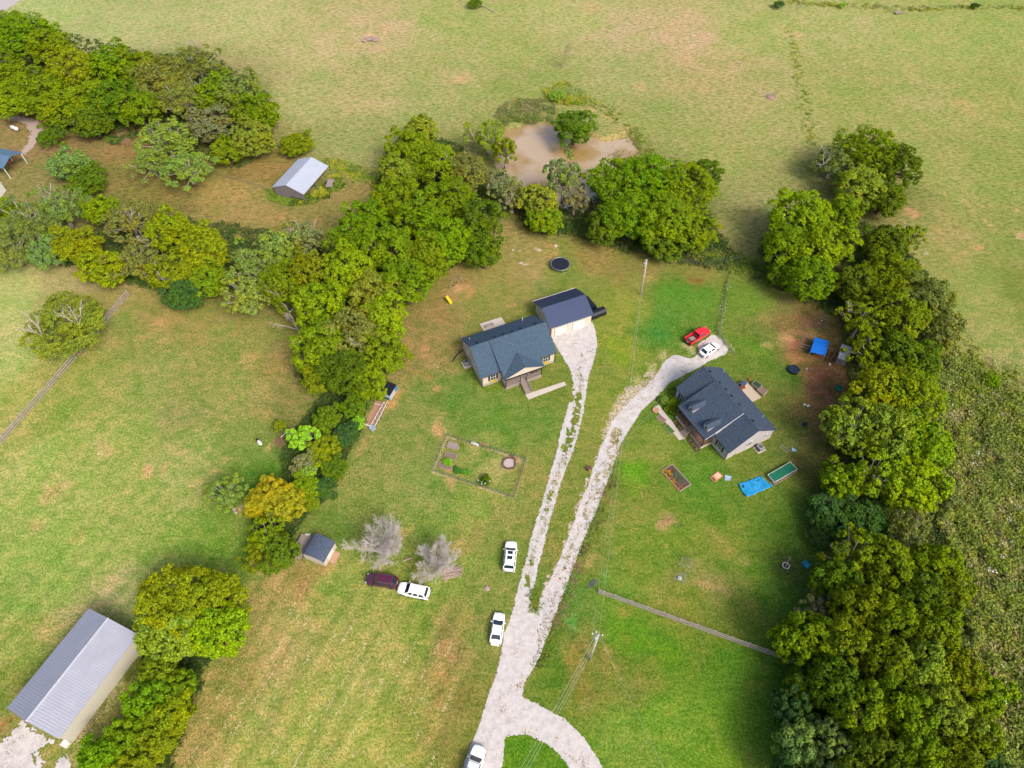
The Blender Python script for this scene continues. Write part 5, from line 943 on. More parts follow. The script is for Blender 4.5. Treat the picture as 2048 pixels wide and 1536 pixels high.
# carport at the left edge
a_ = W(55.4,327.8); b_ = W(21.2,356.6)
u_ = (Vector((a_.x-b_.x, a_.y-b_.y))).normalized(); RZP = math.atan2(-u_.x, u_.y)     # local y runs from the front post to the rear post
wdt = (Vector((a_.x-b_.x, a_.y-b_.y))).length
cpt = thing('carport', 'open carport with blue metal roof and white posts at left edge', 'carport', (b_.x,b_.y,0), RZP)
gable_roof('roof', cpt, mat('blue_metal_roof', A(112,148,180), .4, .15, var=.05, spec=.5), -9.5, .35, -.4, wdt+.4, wdt/2, 3.1, 4.3, .35)
for x in (0, -4.5, -9.0):
    for y in (0, wdt): m = MB(); m.box(x-.08,x+.08,y-.08,y+.08,0,3.12); m.build('post', white, cpt)
m = MB(); m.tube((0,wdt*.36,0),(0,wdt*.36,3.8),.05); m.tube((.0,0,3.05),(.0,wdt/2,4.15),.07); m.tube((.0,wdt,3.05),(.0,wdt/2,4.15),.07); m.tube((0,0,3.05),(0,wdt,3.05),.06); m.build('truss', redw, cpt)
m = MB(); m.box(-9,-4.7,wdt-.2,wdt-.1,0,2.6); m.build('back_wall', boards, cpt)
p = W(2,378,1.5); m = MB(); m.slab([(0,0),(4,0),(4,3),(0,3)],0,2.2); m.plate([(-.2,-.2,2.2),(4.2,-.2,2.2),(4.2,1.5,2.9),(-.2,1.5,2.9)],.08); m.plate([(-.2,1.502,2.9),(4.2,1.502,2.9),(4.2,3.2,2.2),(-.2,3.2,2.2)],.08)
o = m.build('garden_shed', white); o.location = (p.x-4.3,p.y-1.5,0); tag(o, 'small white shed cut by the left edge below the carport', 'shed')

# barrel roofed shed
o_ = W(651.6,1133.2); e_ = W(673.8,1094.4); l_ = W(612.5,1115)
RZS = angle(o_, e_); sl = (e_-o_).length; sw = (l_-o_).length
s = thing('shed', 'small cream shed with curved slate shingle roof by the bare trees', 'shed', o_, RZS)
cream = mat('cream_shed_wall', A(232,224,214), .7, var=.04)
ang = [math.pi*i/8 for i in range(9)]
arc = [(sw/2 - (sw/2+.1)*math.cos(k), 1.75 + .8*math.sin(k)**.85) for k in ang]
m = MB(); n = len(arc)
vs = [(-.1,y,z) for y,z in arc] + [(sl+.1,y,z) for y,z in arc] + [(-.1,y,z+.09) for y,z in arc] + [(sl+.1,y,z+.09) for y,z in arc]
fs = []
for i in range(n-1): fs += [(2*n+i,3*n+i,3*n+i+1,2*n+i+1),(i,i+1,n+i+1,n+i),(i,2*n+i,2*n+i+1,i+1),(n+i,n+i+1,3*n+i+1,3*n+i)]
m.add(vs, fs); m.build('roof', shingle_mat('shed_shingle', A(92,104,126)), s, smooth=False)
m = MB(); m.slab([(0,0),(sl,0),(sl,sw),(0,sw)], 0, 1.72)
arc2 = [(max(0,min(sw,y)), z-.04) for y, z in arc]
for x in (0, sl): m.add([(x,y,z) for y,z in arc2] + [(x,0,1.72),(x,sw,1.72)], [tuple(range(n))])
m.build('wall', cream, s)
m = MB(); m.box(sl*.3,sl*.75,-.05,-.004,.1,1.65); m.build('door', white, s)
m = MB(); m.plate([(sl*.25,-1.1,.03),(sl*.8,-1.1,.03),(sl*.8,-.06,.25),(sl*.25,-.06,.25)],.05); m.build('ramp', mat('tan_boards', A(204,164,134), .85, var=.15), s)
c1, c2, c3 = W(596,1110), W(612,1076), W(620,1080)
t = thing('flatbed_trailer', 'weathered plank trailer parked under the tree beside the shed', 'trailer', W(604,1096), angle(c1, c2))
m = MB()
for i in range(6): m.box(-2.0,2.0,-.85+i*.29,-.85+i*.29+.26,.55,.6)
m.build('planks', wood, t)
for k in (-.95,.95): m = MB(); m.tube((-.2,k-.08,.33),(-.2,k+.08,.33),.33,n=14); m.build('wheel', blackp, t)
m = MB(); m.box(-2.05,2.05,-.9,-.86,.45,.62); m.box(-2.05,2.05,.9,.94,.45,.62); m.tube((-2,0,.5),(-3.1,0,.45),.05); m.build('frame', metalg, t)
for px, py, r, l in ((613.5,1072,.3,'larger white gas cylinder beside the plank trailer'),(619,1070,.2,'smaller white gas cylinder beside the plank trailer')):
    p = W(px,py); m = MB(); m.lathe([(0,0),(r,.05),(r,r*1.3),(r*.6,r*1.8),(r*.25,r*1.9),(r*.25,r*2.2),(0,r*2.2)], n=14); o = m.build('gas_cylinder', white); o.location = p; tag(o, l, 'gas cylinder', 'white gas cylinders')
p = W(32,261); t = thing('propane_tank', 'long white propane tank on grass near the carport', 'propane tank', p, angle(W(21,257), W(44,266)))
m = MB(); pr = [(0,-1.35),(.32,-1.25),(.47,-1.05),(.5,-.9),(.5,.9),(.47,1.05),(.32,1.25),(0,1.35)]; m.lathe(pr, n=16); m.v = [(z,x,y+.75) for x,y,z in m.v]; m.build('tank', white, t, smooth=True)
for x in (-.8,.8): m = MB(); m.box(x-.08,x+.08,-.35,.35,0,.3); m.build('foot', metalg, t)
m = MB(); m.lathe([(.18,1.2),(.2,1.42),(0,1.46)], n=12); m.build('valve_cap', white, t)

# white coop with black roof and its run
q = [W(690+x/10.97, 740+y/10.97, 1.7) for x, y in ((740,500),(985,560),(1130,320),(880,260))]
RZK = angle(q[1], q[2]); ck = thing('chicken_coop', 'white coop with black roof at the tree edge beside its dirt run', 'coop', (q[1].x,q[1].y,0), RZK)
cl = (q[2]-q[1]).length; cw = (q[1]-q[0]).length
m = MB(); m.box(.1,cl-.1,.1,cw-.1,0,1.55); m.build('wall', mat('white_blue_boards', A(206,216,230), .7, var=.06), ck)
m = MB(); m.plate([(0,0,1.62),(cl,0,1.62),(cl,cw,2.0),(0,cw,2.0)],.06)
for i in range(14): m.plate([(i*cl/14,0,1.64),(i*cl/14+.05,0,1.64),(i*cl/14+.05,cw,2.02),(i*cl/14,cw,2.02)],.03)
m.build('roof', mat('black_roof', A(40,40,54), .5, .1, var=.2), ck)
m = MB(); m.box(cl-.8,cl+.03,.02,.099,.3,1.5); m.build('blue_panel', mat('blue_panel', A(60,160,220), .6), ck)
m = MB(); m.box(-.04,.099,.4,cw-.4,.1,.6); m.build('green_panel', mat('teal_panel', A(40,120,104), .6, var=.2), ck)
ru = [W(690+x/10.97, 740+y/10.97, .9) for x, y in ((935,680),(650,1240),(560,1215),(860,700))]
t = thing('chicken_run', 'white railed wire run reaching from the coop to the tub', 'animal run', (ru[0].x,ru[0].y,0), 0)
def rel(p, z=None): return (p.x-ru[0].x, p.y-ru[0].y, p.z if z is None else z)
m = MB(); m.tube(rel(ru[0]), rel(ru[1]), .05); m.tube(rel(ru[3]), rel(ru[2]), .05); m.build('top_rail', white, t)
m = MB()
for k in range(7):
    f = k/6; a = ru[0].lerp(ru[1], f); bb = ru[3].lerp(ru[2], f)
    m.tube(rel(a,0), rel(a,.9), .035); m.tube(rel(bb,0), rel(bb,.9), .035)
m.build('post', white, t)
m = MB()
for k in range(60):
    f = k/59; a = ru[0].lerp(ru[1], f); bb = ru[3].lerp(ru[2], f); m.tube(rel(a,0), rel(a,.9), .008, n=3, caps=False); m.tube(rel(bb,0), rel(bb,.9), .008, n=3, caps=False)
m.build('wire_mesh', metalg, t)
m = MB(); e1 = W(690+640/10.97,740+735/10.97,.5); e2 = W(690+810/10.97,740+775/10.97,.5); m.tube(rel(e1), rel(e2), .05); e1 = W(690+390/10.97,740+1180/10.97,.6); e2 = W(690+560/10.97,740+1225/10.97,.6); m.tube(rel(e1), rel(e2), .08); m.build('cross_rail', white, t)
p = W(744.5,856,.3); m = MB(); m.lathe([(0,0),(.5,0),(.56,.5),(.52,.5),(.48,.42),(0,.42)], n=18); o = m.build('round_tub', mat('pale_blue_tub', A(170,190,216), .5, var=.1)); o.location=(p.x,p.y,0); tag(o, 'pale blue round tub at the lower end of the wire run', 'tub')
sheet('dirt_floor', [(752,800),(768,805),(770,818),(752,850),(742,858),(725,850),(735,835),(748,815)], mat('bare_dirt', A(204,160,132), .95, var=.12), .2, .012, .3, [], 41, kind='structure')

# ------------------------------------------------------------------ vehicles
tyre = mat('tyre_rubber', (.02,.02,.02), .85); rimm = mat('wheel_rim', A(190,190,195), .3, .8); cglass = mat('car_glass', A(22,52,66), .05, var=.1, spec=.9)
lampw = mat('headlight_lens', A(220,225,230), .1, spec=.8); lampr = mat('taillight_lens', A(170,24,24), .2, spec=.6); chrome = mat('chrome', A(200,204,210), .15, .9)
def vehicle(name, label, cat, front, rear, paint, L=4.9, Wd=1.9, kind='suv', group='parked cars', H=None):
    """front and rear are photo spots of nose and tail at bonnet height"""
    a = W(front[0],front[1],.9); b = W(rear[0],rear[1],.9); c = (a+b)/2
    t = thing(name, label, cat, (c.x,c.y,0), angle(b, a), group)
    H = H or {'suv':1.72,'sedan':1.44,'pickup':1.82,'cross':1.55}[kind]; bz = {'suv':1.02,'sedan':.88,'pickup':1.12,'cross':.96}[kind]
    h = L/2; w = Wd/2
    # lower body: cross sections from tail to nose (x, half width, top z, crown)
    if kind == 'sedan': st = [(-h,.72,.72),(-h+.12,.86,.86),(-h+.5,.95,.93),(-1.2,1,.93),(0,1,.9),(1.0,1,.9),(h-.9,.98,.86),(h-.35,.9,.74),(h-.08,.7,.6),(h,.55,.52)]
    elif kind == 'pickup': st = [(-h,.9,1.02),(-h+.06,.96,1.1),(-h+.3,1,1.12),(-1.0,1,1.12),(0,1,1.12),(1.2,1,1.12),(h-.9,.98,1.08),(h-.35,.93,1.0),(h-.08,.82,.85),(h,.7,.7)]
    else: st = [(-h,.8,.86),(-h+.1,.93,.98),(-h+.45,.98,bz),(-1.2,1,bz),(0,1,bz),(.8,1,bz),(h-.95,.98,bz-.04),(h-.4,.92,bz-.14),(h-.1,.74,.74),(h,.58,.64)]
    secs = []
    for x, k, zt in st:
        q = w*k; secs.append([(x,-q*.94,.26),(x,-q,.45),(x,-q,zt-.2),(x,-q*.95,zt-.05),(x,-q*.8,zt),(x,0,zt+.05),(x,q*.8,zt),(x,q*.95,zt-.05),(x,q,zt-.2),(x,q,.45),(x,q*.94,.26)])
    mb = MB(); n = 11; vs = [p for s in secs for p in s]; fs = []
    for i in range(len(secs)-1):
        for j in range(n-1): fs.append((i*n+j,i*n+j+1,(i+1)*n+j+1,(i+1)*n+j))
        fs.append((i*n+n-1,i*n,(i+1)*n,(i+1)*n+n-1))
    fs += [tuple(range(n))[::-1], tuple((len(secs)-1)*n+i for i in range(n))]
    mb.add(vs, fs)
    if kind == 'pickup':                     # open load bed: cut by building the box as walls
        mb = MB(); k0 = next(i for i, s in enumerate(st) if s[0] >= -.95)
        sec = [[(-.6,)+p[1:] for p in secs[3]]] + secs[4:]
        vs = [p for s_ in sec for p in s_]; fs = []
        for i in range(len(sec)-1):
            for j in range(n-1): fs.append((i*n+j,i*n+j+1,(i+1)*n+j+1,(i+1)*n+j))
            fs.append((i*n+n-1,i*n,(i+1)*n,(i+1)*n+n-1))
        fs += [tuple(range(n))[::-1], tuple((len(sec)-1)*n+i for i in range(n))]
        mb.add(vs, fs)
        for s_ in (-1,1): mb.box(-h+.08,-.602, min(s_*(w-.17),s_*w), max(s_*(w-.17),s_*w), .42, 1.12)
        mb.box(-h+.08,-.602,-w+.171,w-.171,.42,.56)
    body = mb.build('body', paint, t, smooth=True); body.data.shade_smooth()
    try: body.data.set_sharp_from_angle(angle=R(35))
    except Exception: pass
    # cabin
    if kind == 'sedan': B = (-1.75,1.15); T = (-1.05,.25)
    elif kind == 'pickup': B = (-.62,1.35); T = (-.42,.72)
    elif kind == 'cross': B = (-h+.42,1.2); T = (-1.35,.35)
    else: B = (-h+.3,1.25); T = (-h+.62,.55)
    z0 = (bz if kind != 'pickup' else 1.1); z1 = H-.04; wb = w*.93; wt = w*.76
    cb = [(B[0],-wb,z0),(B[1],-wb*.96,z0),(B[1],wb*.96,z0),(B[0],wb,z0)]; ct = [(T[0],-wt,z1),(T[1],-wt*.98,z1),(T[1],wt*.98,z1),(T[0],wt,z1)]
    mb = MB(); mb.add([Vector(p)-Vector((0,0,.12)) for p in cb]+ct, [(0,1,5,4),(1,2,6,5),(2,3,7,6),(3,0,4,7)])
    rr = [(T[0]+.06,-wt*.9,H),(T[1]-.1,-wt*.88,H),(T[1]-.1,wt*.88,H),(T[0]+.06,wt*.9,H)]
    mb.add(ct+rr, [(0,1,5,4),(1,2,6,5),(2,3,7,6),(3,0,4,7),(4,5,6,7)]); mb.build('roof', paint, t)
    def pane(nm, p0, p1, p2, p3, ins, out):    # quad on the cabin side, inset and set proud
        q = [Vector(p) for p in (p0,p1,p2,p3)]; c_ = sum(q, Vector())/4; nn = (q[1]-q[0]).cross(q[3]-q[0]).normalized()
        if nn.dot(Vector((c_.x, c_.y, 0)) - Vector(((B[0]+B[1])/2,0,0))) < 0: nn = -nn
        q = [c_+(p-c_)*ins + nn*out for p in q]; m_ = MB(); m_.add(q+[p-nn*.02 for p in q], [(0,1,2,3),(7,6,5,4),(0,4,5,1),(1,5,6,2),(2,6,7,3),(3,7,4,0)]); m_.build(nm, cglass, t)
    pane('windshield', cb[1], cb[2], ct[2], ct[1], .9, .012)
    pane('rear_window', cb[3], cb[0], ct[0], ct[3], .82 if kind != 'suv' else .86, .012)
    for s_, (i0,i1) in ((-1,(0,1)),(1,(3,2))):
        b0, b1, t0, t1 = map(Vector, (cb[i0], cb[i1], ct[i0], ct[i1]))
        cuts = {'suv':(.05,.36,.66,.93),'cross':(.12,.5,.9),'sedan':(.14,.52,.9),'pickup':(.1,.52,.9)}[kind]
        for f0, f1 in zip(cuts[:-1], cuts[1:]): pane('side_window', b0.lerp(b1,f0+.015), b0.lerp(b1,f1-.015), t0.lerp(t1,f1-.015), t0.lerp(t1,f0+.015), .86, .012)
    wx = h*.64; wr = .36 if kind != 'sedan' else .33
    for x in (-wx, wx):
        for s_ in (-1,1):
            m_ = MB(); y0 = s_*(w-.2); y1 = s_*(w+.015); m_.tube((x,y0,wr),(x,y1,wr),wr,n=20); wh = m_.build('wheel', tyre, t)
            m_ = MB(); m_.tube((x,y1,wr),(x,s_*(w+.03),wr),wr*.62,n=14); m_.build('rim', rimm, wh)
    for s_ in (-1,1):
        m_ = MB(); m_.blob((h-.22,s_*w*.68,.72 if kind!='pickup' else .85),.17,2,8,.6); m_.build('headlight', lampw, t)
        m_ = MB(); y = s_*w*.82; m_.box(-h-.005,-h+.16,min(y,y-s_*.2),max(y,y-s_*.2),.72,.92 if kind=='sedan' else 1.0); m_.build('taillight', lampr, t)
        m_ = MB(); m_.blob((B[1]-.35,s_*(w+.1),z0+.08),.12,3,6,.7); m_.build('mirror', paint, t)
    if kind == 'suv' or kind == 'cross':
        for s_ in (-1,1): m_ = MB(); m_.tube((T[0]+.1,s_*wt*.86,H+.05),(T[1]-.3,s_*wt*.86,H+.05),.025); m_.build('roof_rail', chrome if kind=='suv' else dark, t)
    m_ = MB(); m_.box(-h-.04,-h+.06,-w*.7,w*.7,.38,.6); m_.build('bumper', dark if kind!='sedan' else paint, t)
    m_ = MB(); m_.box(-h-.02,-h+.02,-.26,.26,.62,.74); m_.build('number_plate', white, t)
    return t, dict(h=h, w=w, H=H, T=T, wt=wt)
wp = mat('white_paint', (.82,.82,.82), .25, var=.01, spec=.5, coat=.5); rp_ = mat('red_paint', (.62,.012,.02), .25, var=.04, spec=.5, coat=.6); pp_ = mat('dark_purple_paint', (.06,.010,.035), .22, var=.05, spec=.5, coat=.7)
pk, d = vehicle('pickup_truck', 'bright red pickup with an open load bed parked on grass', 'pickup truck', (1420,655), (1371.5,684.5), rp_, 5.8, 2.0, 'pickup')
bl_ = mat('bed_liner', A(44,52,70), .6); m = MB(); m.box(-2.75,-.64,-.8,.8,.562,.6); m.build('load_bed', bl_, pk)
m = MB(); m.box(-2.84,-2.76,-.8,.8,.6,1.1); m.build('tailgate', rp_, pk)
m = MB(); m.box(-3.02,-2.86,-.95,.95,.42,.66); m.build('rear_bumper', dark, pk)
def cargo(z=.6):
    c = pk.location; rz = pk.rotation_euler.z
    m = MB(); m.box(-1.75,-.85,-.45,.5,z,z+.1); m.box(-2.0,-1.8,-.1,.6,z,z+.18); m.tube((-1.2,-.7,z+.3),(-2.4,-.2,z+.2),.03); m.tube((-1.0,-.6,z+.3),(-2.2,.5,z+.1),.03)
    o = m.build('lumber_scraps', wood); o.location = c; o.rotation_euler = (0,0,rz); tag(o, 'pale board scraps lying in the red pickup bed', 'scrap wood')
cargo()
vehicle('parked_car', 'white crossover next to the red pickup on the gravel', 'car', (1437,686), (1402,708.5), wp, 4.6, 1.85, 'cross')
vehicle('parked_car', 'dark purple car with its nose under the larger bare tree', 'car', (732.5,1155.5), (793,1164.5), pp_, 4.95, 1.93, 'suv')
vehicle('parked_car', 'white car parked nose to tail behind the dark purple one', 'car', (796,1173.5), (858.5,1187), wp, 5.0, 1.95, 'suv')
v, d = vehicle('parked_car', 'white car with two dark roof panels parked beside the forked driveway', 'car', (1023.3,1081), (1017.3,1142), wp, 5.0, 2.0, 'suv')
for a, b in ((-.1,.42),(-.95,-.38)): m = MB(); m.box(a,b,-.42,.42,d['H']-.01,d['H']+.012); m.build('sunroof', cglass, v)
vehicle('parked_car', 'white sedan parked at the left edge of the main gravel drive', 'car', (999.5,1225), (990,1287.5), wp, 4.75, 1.84, 'sedan')
v, d = vehicle('parked_car', 'white car with roof bars cut by the bottom edge on the gravel drive', 'car', (959,1497), (934,1572), wp, 5.3, 2.0, 'suv', H=1.9)
for x in (-2.0,-1.2,-.4,.4): m = MB(); m.tube((x,-.8,d['H']+.1),(x,.8,d['H']+.1),.03); m.build('roof_bar', dark, v)

# ------------------------------------------------------------------ yard things of the beige house
p = W(1120.5,527.5,.9); t = thing('trampoline', 'large round trampoline with black mat on the back lawn', 'trampoline', (p.x,p.y,0))
m = MB(); m.lathe([(0,.86),(1.92,.88),(1.92,.9),(0,.88)], n=40); m.build('mat', mat('black_mat', A(30,38,56), .8, var=.05), t)
m = MB(); m.lathe([(1.96,.84),(2.14,.84),(2.16,.9),(2.14,.95),(1.96,.95),(1.96,.84)], n=40); m.build('frame_ring', metalg, t, smooth=True)
for k in range(4):
    a = k*math.pi/2 + .5; q = []
    for da, z in ((-.25,.85),(-.25,.03),(.25,.03),(.25,.85)): q.append((2.1*math.cos(a+da)*(1.06 if z<.1 else 1),2.1*math.sin(a+da)*(1.06 if z<.1 else 1),z))
    m = MB(); m.path(q,.03,6); m.build('leg', metalg, t)
# swing set and slide at the tree edge
p1, p2, p3 = W(899,567,2.1), W(919,548,2.1), W(931,567,0)
t = thing('swing_set', 'metal swing set half hidden under the trees by bare dirt', 'swing set', (p2.x,p2.y,0))
def rl(o, p): return (p[0]-o.location.x, p[1]-o.location.y, p[2])
m = MB(); m.tube(rl(t,p1), rl(t,p2), .05); m.build('top_bar', metalg, t)
for tp in (p1,p2):
    for s_ in (-1,1): m = MB(); b3 = (tp.x+.9*s_*.8+.3, tp.y-1.1*s_*.9, 0); m.tube(rl(t,tp), rl(t,b3), .04); m.build('leg', metalg, t)
for f in (.35,.65):
    c_ = p1.lerp(p2,f); m = MB(); m.tube(rl(t,(c_.x,c_.y,2.1)), rl(t,(c_.x,c_.y,.55)), .02); m.box(c_.x-t.location.x-.2,c_.x-t.location.x+.2,c_.y-t.location.y-.1,c_.y-t.location.y+.1,.5,.55); m.build('swing', blackp, t)
a, b = W(893,592,1.5), W(903,607,.15)
t = thing('slide', 'small yellow plastic slide at the foot of the trees', 'slide', (b.x,b.y,0))
m = MB(); u_ = Vector((a.x-b.x,a.y-b.y,0)).normalized(); n_ = Vector((-u_.y,u_.x,0)); A0 = Vector(rl(t,a)); B0 = Vector(rl(t,b))
m.plate([B0-n_*.3,A0-n_*.3,A0+n_*.3,B0+n_*.3],.05); m.plate([B0-n_*.32,A0-n_*.32,A0-n_*.32+Vector((0,0,.15)),B0-n_*.32+Vector((0,0,.15))],.04); m.plate([B0+n_*.32,A0+n_*.32,A0+n_*.32+Vector((0,0,.15)),B0+n_*.32+Vector((0,0,.15))],.04); m.build('chute', yellow, t)
m = MB(); 
for s_ in (-.28,.28): m.tube(A0+n_*s_, Vector((A0.x,A0.y,0))+n_*s_+u_*.4, .03)
m.build('ladder', metalg, t)
# fenced garden
def wire_fence(name, pts, label, post_h=1.2, wires=5, post_gap=3.0, postm=None, wirem=None, vert=0.0, group=None, cat='fence', r=.01):
    P0 = Vector(pts[0]); t = thing(name, label, cat, (P0.x,P0.y,0), 0, group)
    postm = postm or metalg; wirem = wirem or metalg; wm = MB(); k = 0
    for a, b in zip(pts[:-1], pts[1:]):
        a = Vector((a[0],a[1],0))-Vector((P0.x,P0.y,0)); b = Vector((b[0],b[1],0))-Vector((P0.x,P0.y,0)); Ls = (b-a).length; n = max(1, round(Ls/post_gap))
        for i in range(n+1 if b is None else n+1):
            if i == 0 and k: continue
            q = a.lerp(b, i/n); m_ = MB(); m_.tube(q, q+Vector((0,0,post_h)), .035, .03, 6); m_.build('post', postm, t)
        for i in range(wires):
            z = post_h*.96*(i+1)/wires; wm.tube(a+Vector((0,0,z)), b+Vector((0,0,z)), r, n=4, caps=False)
        if vert:
            for i in range(int(Ls/vert)): q = a.lerp(b, i*vert/Ls); wm.tube(q, q+Vector((0,0,post_h*.96)), r*.8, n=3, caps=False)
        k += 1
    wm.build('wire_mesh', wirem, t); return t
greenw = mat('green_wire', A(90,130,110), .6); woodp = mat('post_wood', A(190,170,146), .85, var=.15)
wire_fence('garden_fence', [W(893,873),W(1052,920),W(1027,996),W(865,943),W(893,873)], 'low green wire fence around the raised garden beds', 1.15, 7, 2.6, None, greenw, .22, r=.0085)
m = MB()
gp = [W(893,873),W(1052,920),W(1027,996),W(865,943),W(893,873)]
def obb(px, h=0):                             # four photo corners -> centre, direction, length, width
    q = [W(x,y,h) for x,y in px]; c = sum(q, Vector())/4
    u = ((q[1]-q[0])+(q[2]-q[3]))/2; v = ((q[3]-q[0])+(q[2]-q[1]))/2
    return c, u, u.length, v.length
def zc(s, ox, oy, pts): return [(ox+x/s, oy+y/s) for x, y in pts]
soil = mat('bed_soil', A(150,128,118), .95, var=.3, scale=9, bump=.7); soilg = mat('pale_bed_soil', A(172,160,150), .95, var=.25, scale=9, bump=.7)
def raised_bed(pts, label, soilm, hh=.3):
    c, u, lu, lv = obb(pts); t = thing('raised_bed', label, 'garden bed', c, math.atan2(u.y,u.x), 'raised garden beds')
    m = MB(); m.box(-lu/2,lu/2,-lv/2,-lv/2+.07,0,hh); m.box(-lu/2,lu/2,lv/2-.07,lv/2,0,hh); m.box(-lu/2,-lu/2+.07,-lv/2+.071,lv/2-.071,0,hh); m.box(lu/2-.07,lu/2,-lv/2+.071,lv/2-.071,0,hh); m.build('frame', woodp, t)
    m = MB(); m.box(-lu/2+.072,lu/2-.072,-lv/2+.072,lv/2-.072,0,hh-.07); m.build('soil', soilm, t); return t
G = (9.31, 850, 860)
raised_bed(zc(*G,[(400,335),(630,385),(650,270),(440,220)]), 'pale raised garden bed at the upper left of the wire fence', soilg)
raised_bed(zc(*G,[(350,520),(560,575),(605,465),(400,410)]), 'middle raised bed in the wire fenced garden', soil)
raised_bed(zc(*G,[(245,705),(480,760),(530,655),(280,585)]), 'raised bed with a bushy bright plant inside the wire fence', soil)
c, u, lu, lv = obb(zc(*G,[(870,270),(980,315),(1000,285),(880,235)])); t = thing('bench', 'white bench standing along the upper garden fence', 'bench', c, math.atan2(u.y,u.x))
m = MB(); m.box(-.75,.75,-.22,.22,.4,.46); m.build('seat', white, t)
for x in (-.6,.6): m = MB(); m.box(x-.04,x+.04,-.2,.2,0,.4); m.build('leg', white, t)
c, u, lu, lv = obb(zc(*G,[(1050,320),(1170,350),(1170,300),(1050,270)])); t = thing('garden_gate', 'tan wooden gate between two posts in the garden fence', 'gate', c, math.atan2(u.y,u.x))
gw = mat('tan_gate_wood', A(214,170,134), .8, var=.1)
for x in (-.72,.72): m = MB(); m.box(x-.05,x+.05,-.05,.05,0,1.3); m.build('post', gw, t)
m = MB()
for i in range(4): m.box(-.66,.66,-.02,.02,.25+i*.22,.38+i*.22)
m.build('panel', gw, t)
patch('dry_grass_strip', 'tan dry grass strip along the garden fence foot', None, 1500, .02, .10, .08, [tan_,(.42,.34,.18),(.34,.30,.12)], 61, .1, .3, 1.0, 5, [(893,873),(865,943),(1027,996),(1052,920),(893,873)], .35)
# fire pit
c = W(1018,926.5); t = thing('fire_pit', 'round fire pit of dark stones filled with pale ash', 'fire pit', c)
m = MB(); m.lathe([(0,.03),(.85,.05),(.95,.02)], n=18); m.build('ash', mat('pale_ash', A(214,196,196), .95, var=.15, scale=8, bump=.5), t)
st_ = mat('fire_stones', A(128,96,90), .95, var=.35, scale=4)
rg = random.Random(8); m = MB()
for k in range(30): a = k*.21; r = 1.12+rg.uniform(-.1,.14); m.blob((r*math.cos(a),r*math.sin(a),.1),rg.uniform(.12,.22),k,6)
for k in range(16): a = rg.uniform(.3,2.6); r = rg.uniform(1.3,1.75); m.blob((r*math.cos(a),r*math.sin(a),.06),rg.uniform(.08,.17),k+40,6)
m.build('stone_ring', st_, t)
# log pile and stumps
t = thing('log_pile', 'stack of pale cut logs beside the smaller bare tree', 'log pile', W(905,1145), angle(W(880,1150), W(925,1140)))
logm = mat('log_bark', A(196,172,158), .9, var=.3, scale=4); rg = random.Random(4)
for k in range(9):
    y = -.85+.2*k; x = rg.uniform(-.25,.25); m = MB(); a = rg.uniform(-.12,.12); l = rg.uniform(1.2,1.7); r = rg.uniform(.08,.13); m.tube((x-l,y-a,r+.02),(x+l,y+a,r+.05+.1*(k%2)),r,r*.85,8); m.build('log', logm, t)
for px, py, l, a, nm, lb, ct in ((893,1158,1.1,.9,'cut_log','short loose log below the log pile','log'),(816,1119,1.5,.35,'cut_log','pale log lying on grass between the bare trees','log')):
    p = W(px,py); m = MB(); m.tube((-l/2,0,.14),(l/2,0,.14),.14,.11,8); m.tube((l*.1,0,.14),(l*.3,.35,.25),.05,.03,6); o = m.build(nm, logm); o.location = p; o.rotation_euler = (0,0,a); tag(o, lb, ct, 'loose cut logs')
p = W(974,1177); m = MB(); m.lathe([(.42,0),(.34,.15),(.3,.24),(0,.26)], n=11)
for k in range(9): m.tube((0,0,.1),(.65*math.cos(k*.7),.65*math.sin(k*.7),.0),.1,.02,5)
o = m.build('tree_stump', logm); o.location = p; tag(o, 'small splintered stump on the lawn left of the driveway', 'stump')
p = W(1177,939); t = thing('wooden_box', 'small red brown box on the grass between the driveways', 'box', p, .5)
m = MB(); m.box(-.35,.35,-.35,.35,0,.5); m.build('case', mat('maroon_box', A(112,58,50), .8, var=.2), t, bevel=.04); m = MB(); m.box(-.38,.38,-.38,.38,.5,.56); m.build('lid', mat('grey_maroon_lid', A(120,80,86), .7), t); m = MB(); m.box(-.2,.2,-.37,-.352,.15,.35); m.build('handle_panel', yellow, t)
p = W(1185,1167); t = thing('metal_grate', 'grey metal grate lying on grass by the board fence end', 'grate', p, angle(W(1181,1172), W(1190,1162)))
m = MB()
for i in range(8): m.box(-.7,.7,-.4+i*.11,-.36+i*.11,.04,.07)
m.build('bars', metalg, t); m = MB(); m.box(-.75,-.7,-.43,.43,.03,.08); m.box(.7,.75,-.43,.43,.03,.08); m.build('frame', metalg, t)
p = W(519.5,886); t = thing('toy_boat', 'small white boat shaped toy with black end on the left lawn', 'toy', p, angle(W(516,881), W(523,890)))
m = MB(); m.lathe([(0,-.75),(.2,-.6),(.3,-.2),(.3,.3),(.22,.6),(0,.78)], n=12); m.v = [(z,x,y*.6+.2) for x,y,z in m.v]; m.build('hull', white, t, smooth=True)
m = MB(); m.box(-.85,-.5,-.22,.22,.1,.45); m.build('black_end', blackp, t, bevel=.05)
for i, (px, py) in enumerate(((470,1020),(473,1026),(485,1014))):
    p = W(px,py); m = MB(); m.blob((0,0,.25),.36 if i<2 else .28,i,7); o = m.build('stone', mat('pale_stone', A(206,190,176), .9, var=.15)); o.location = p
    tag(o, ('pale stone under the light green tree, left one of the pair','pale stone under the light green tree, lower one of the pair','smaller pale stone close to the orange tinted tree')[i], 'stone', 'pale stones at the tree edge')
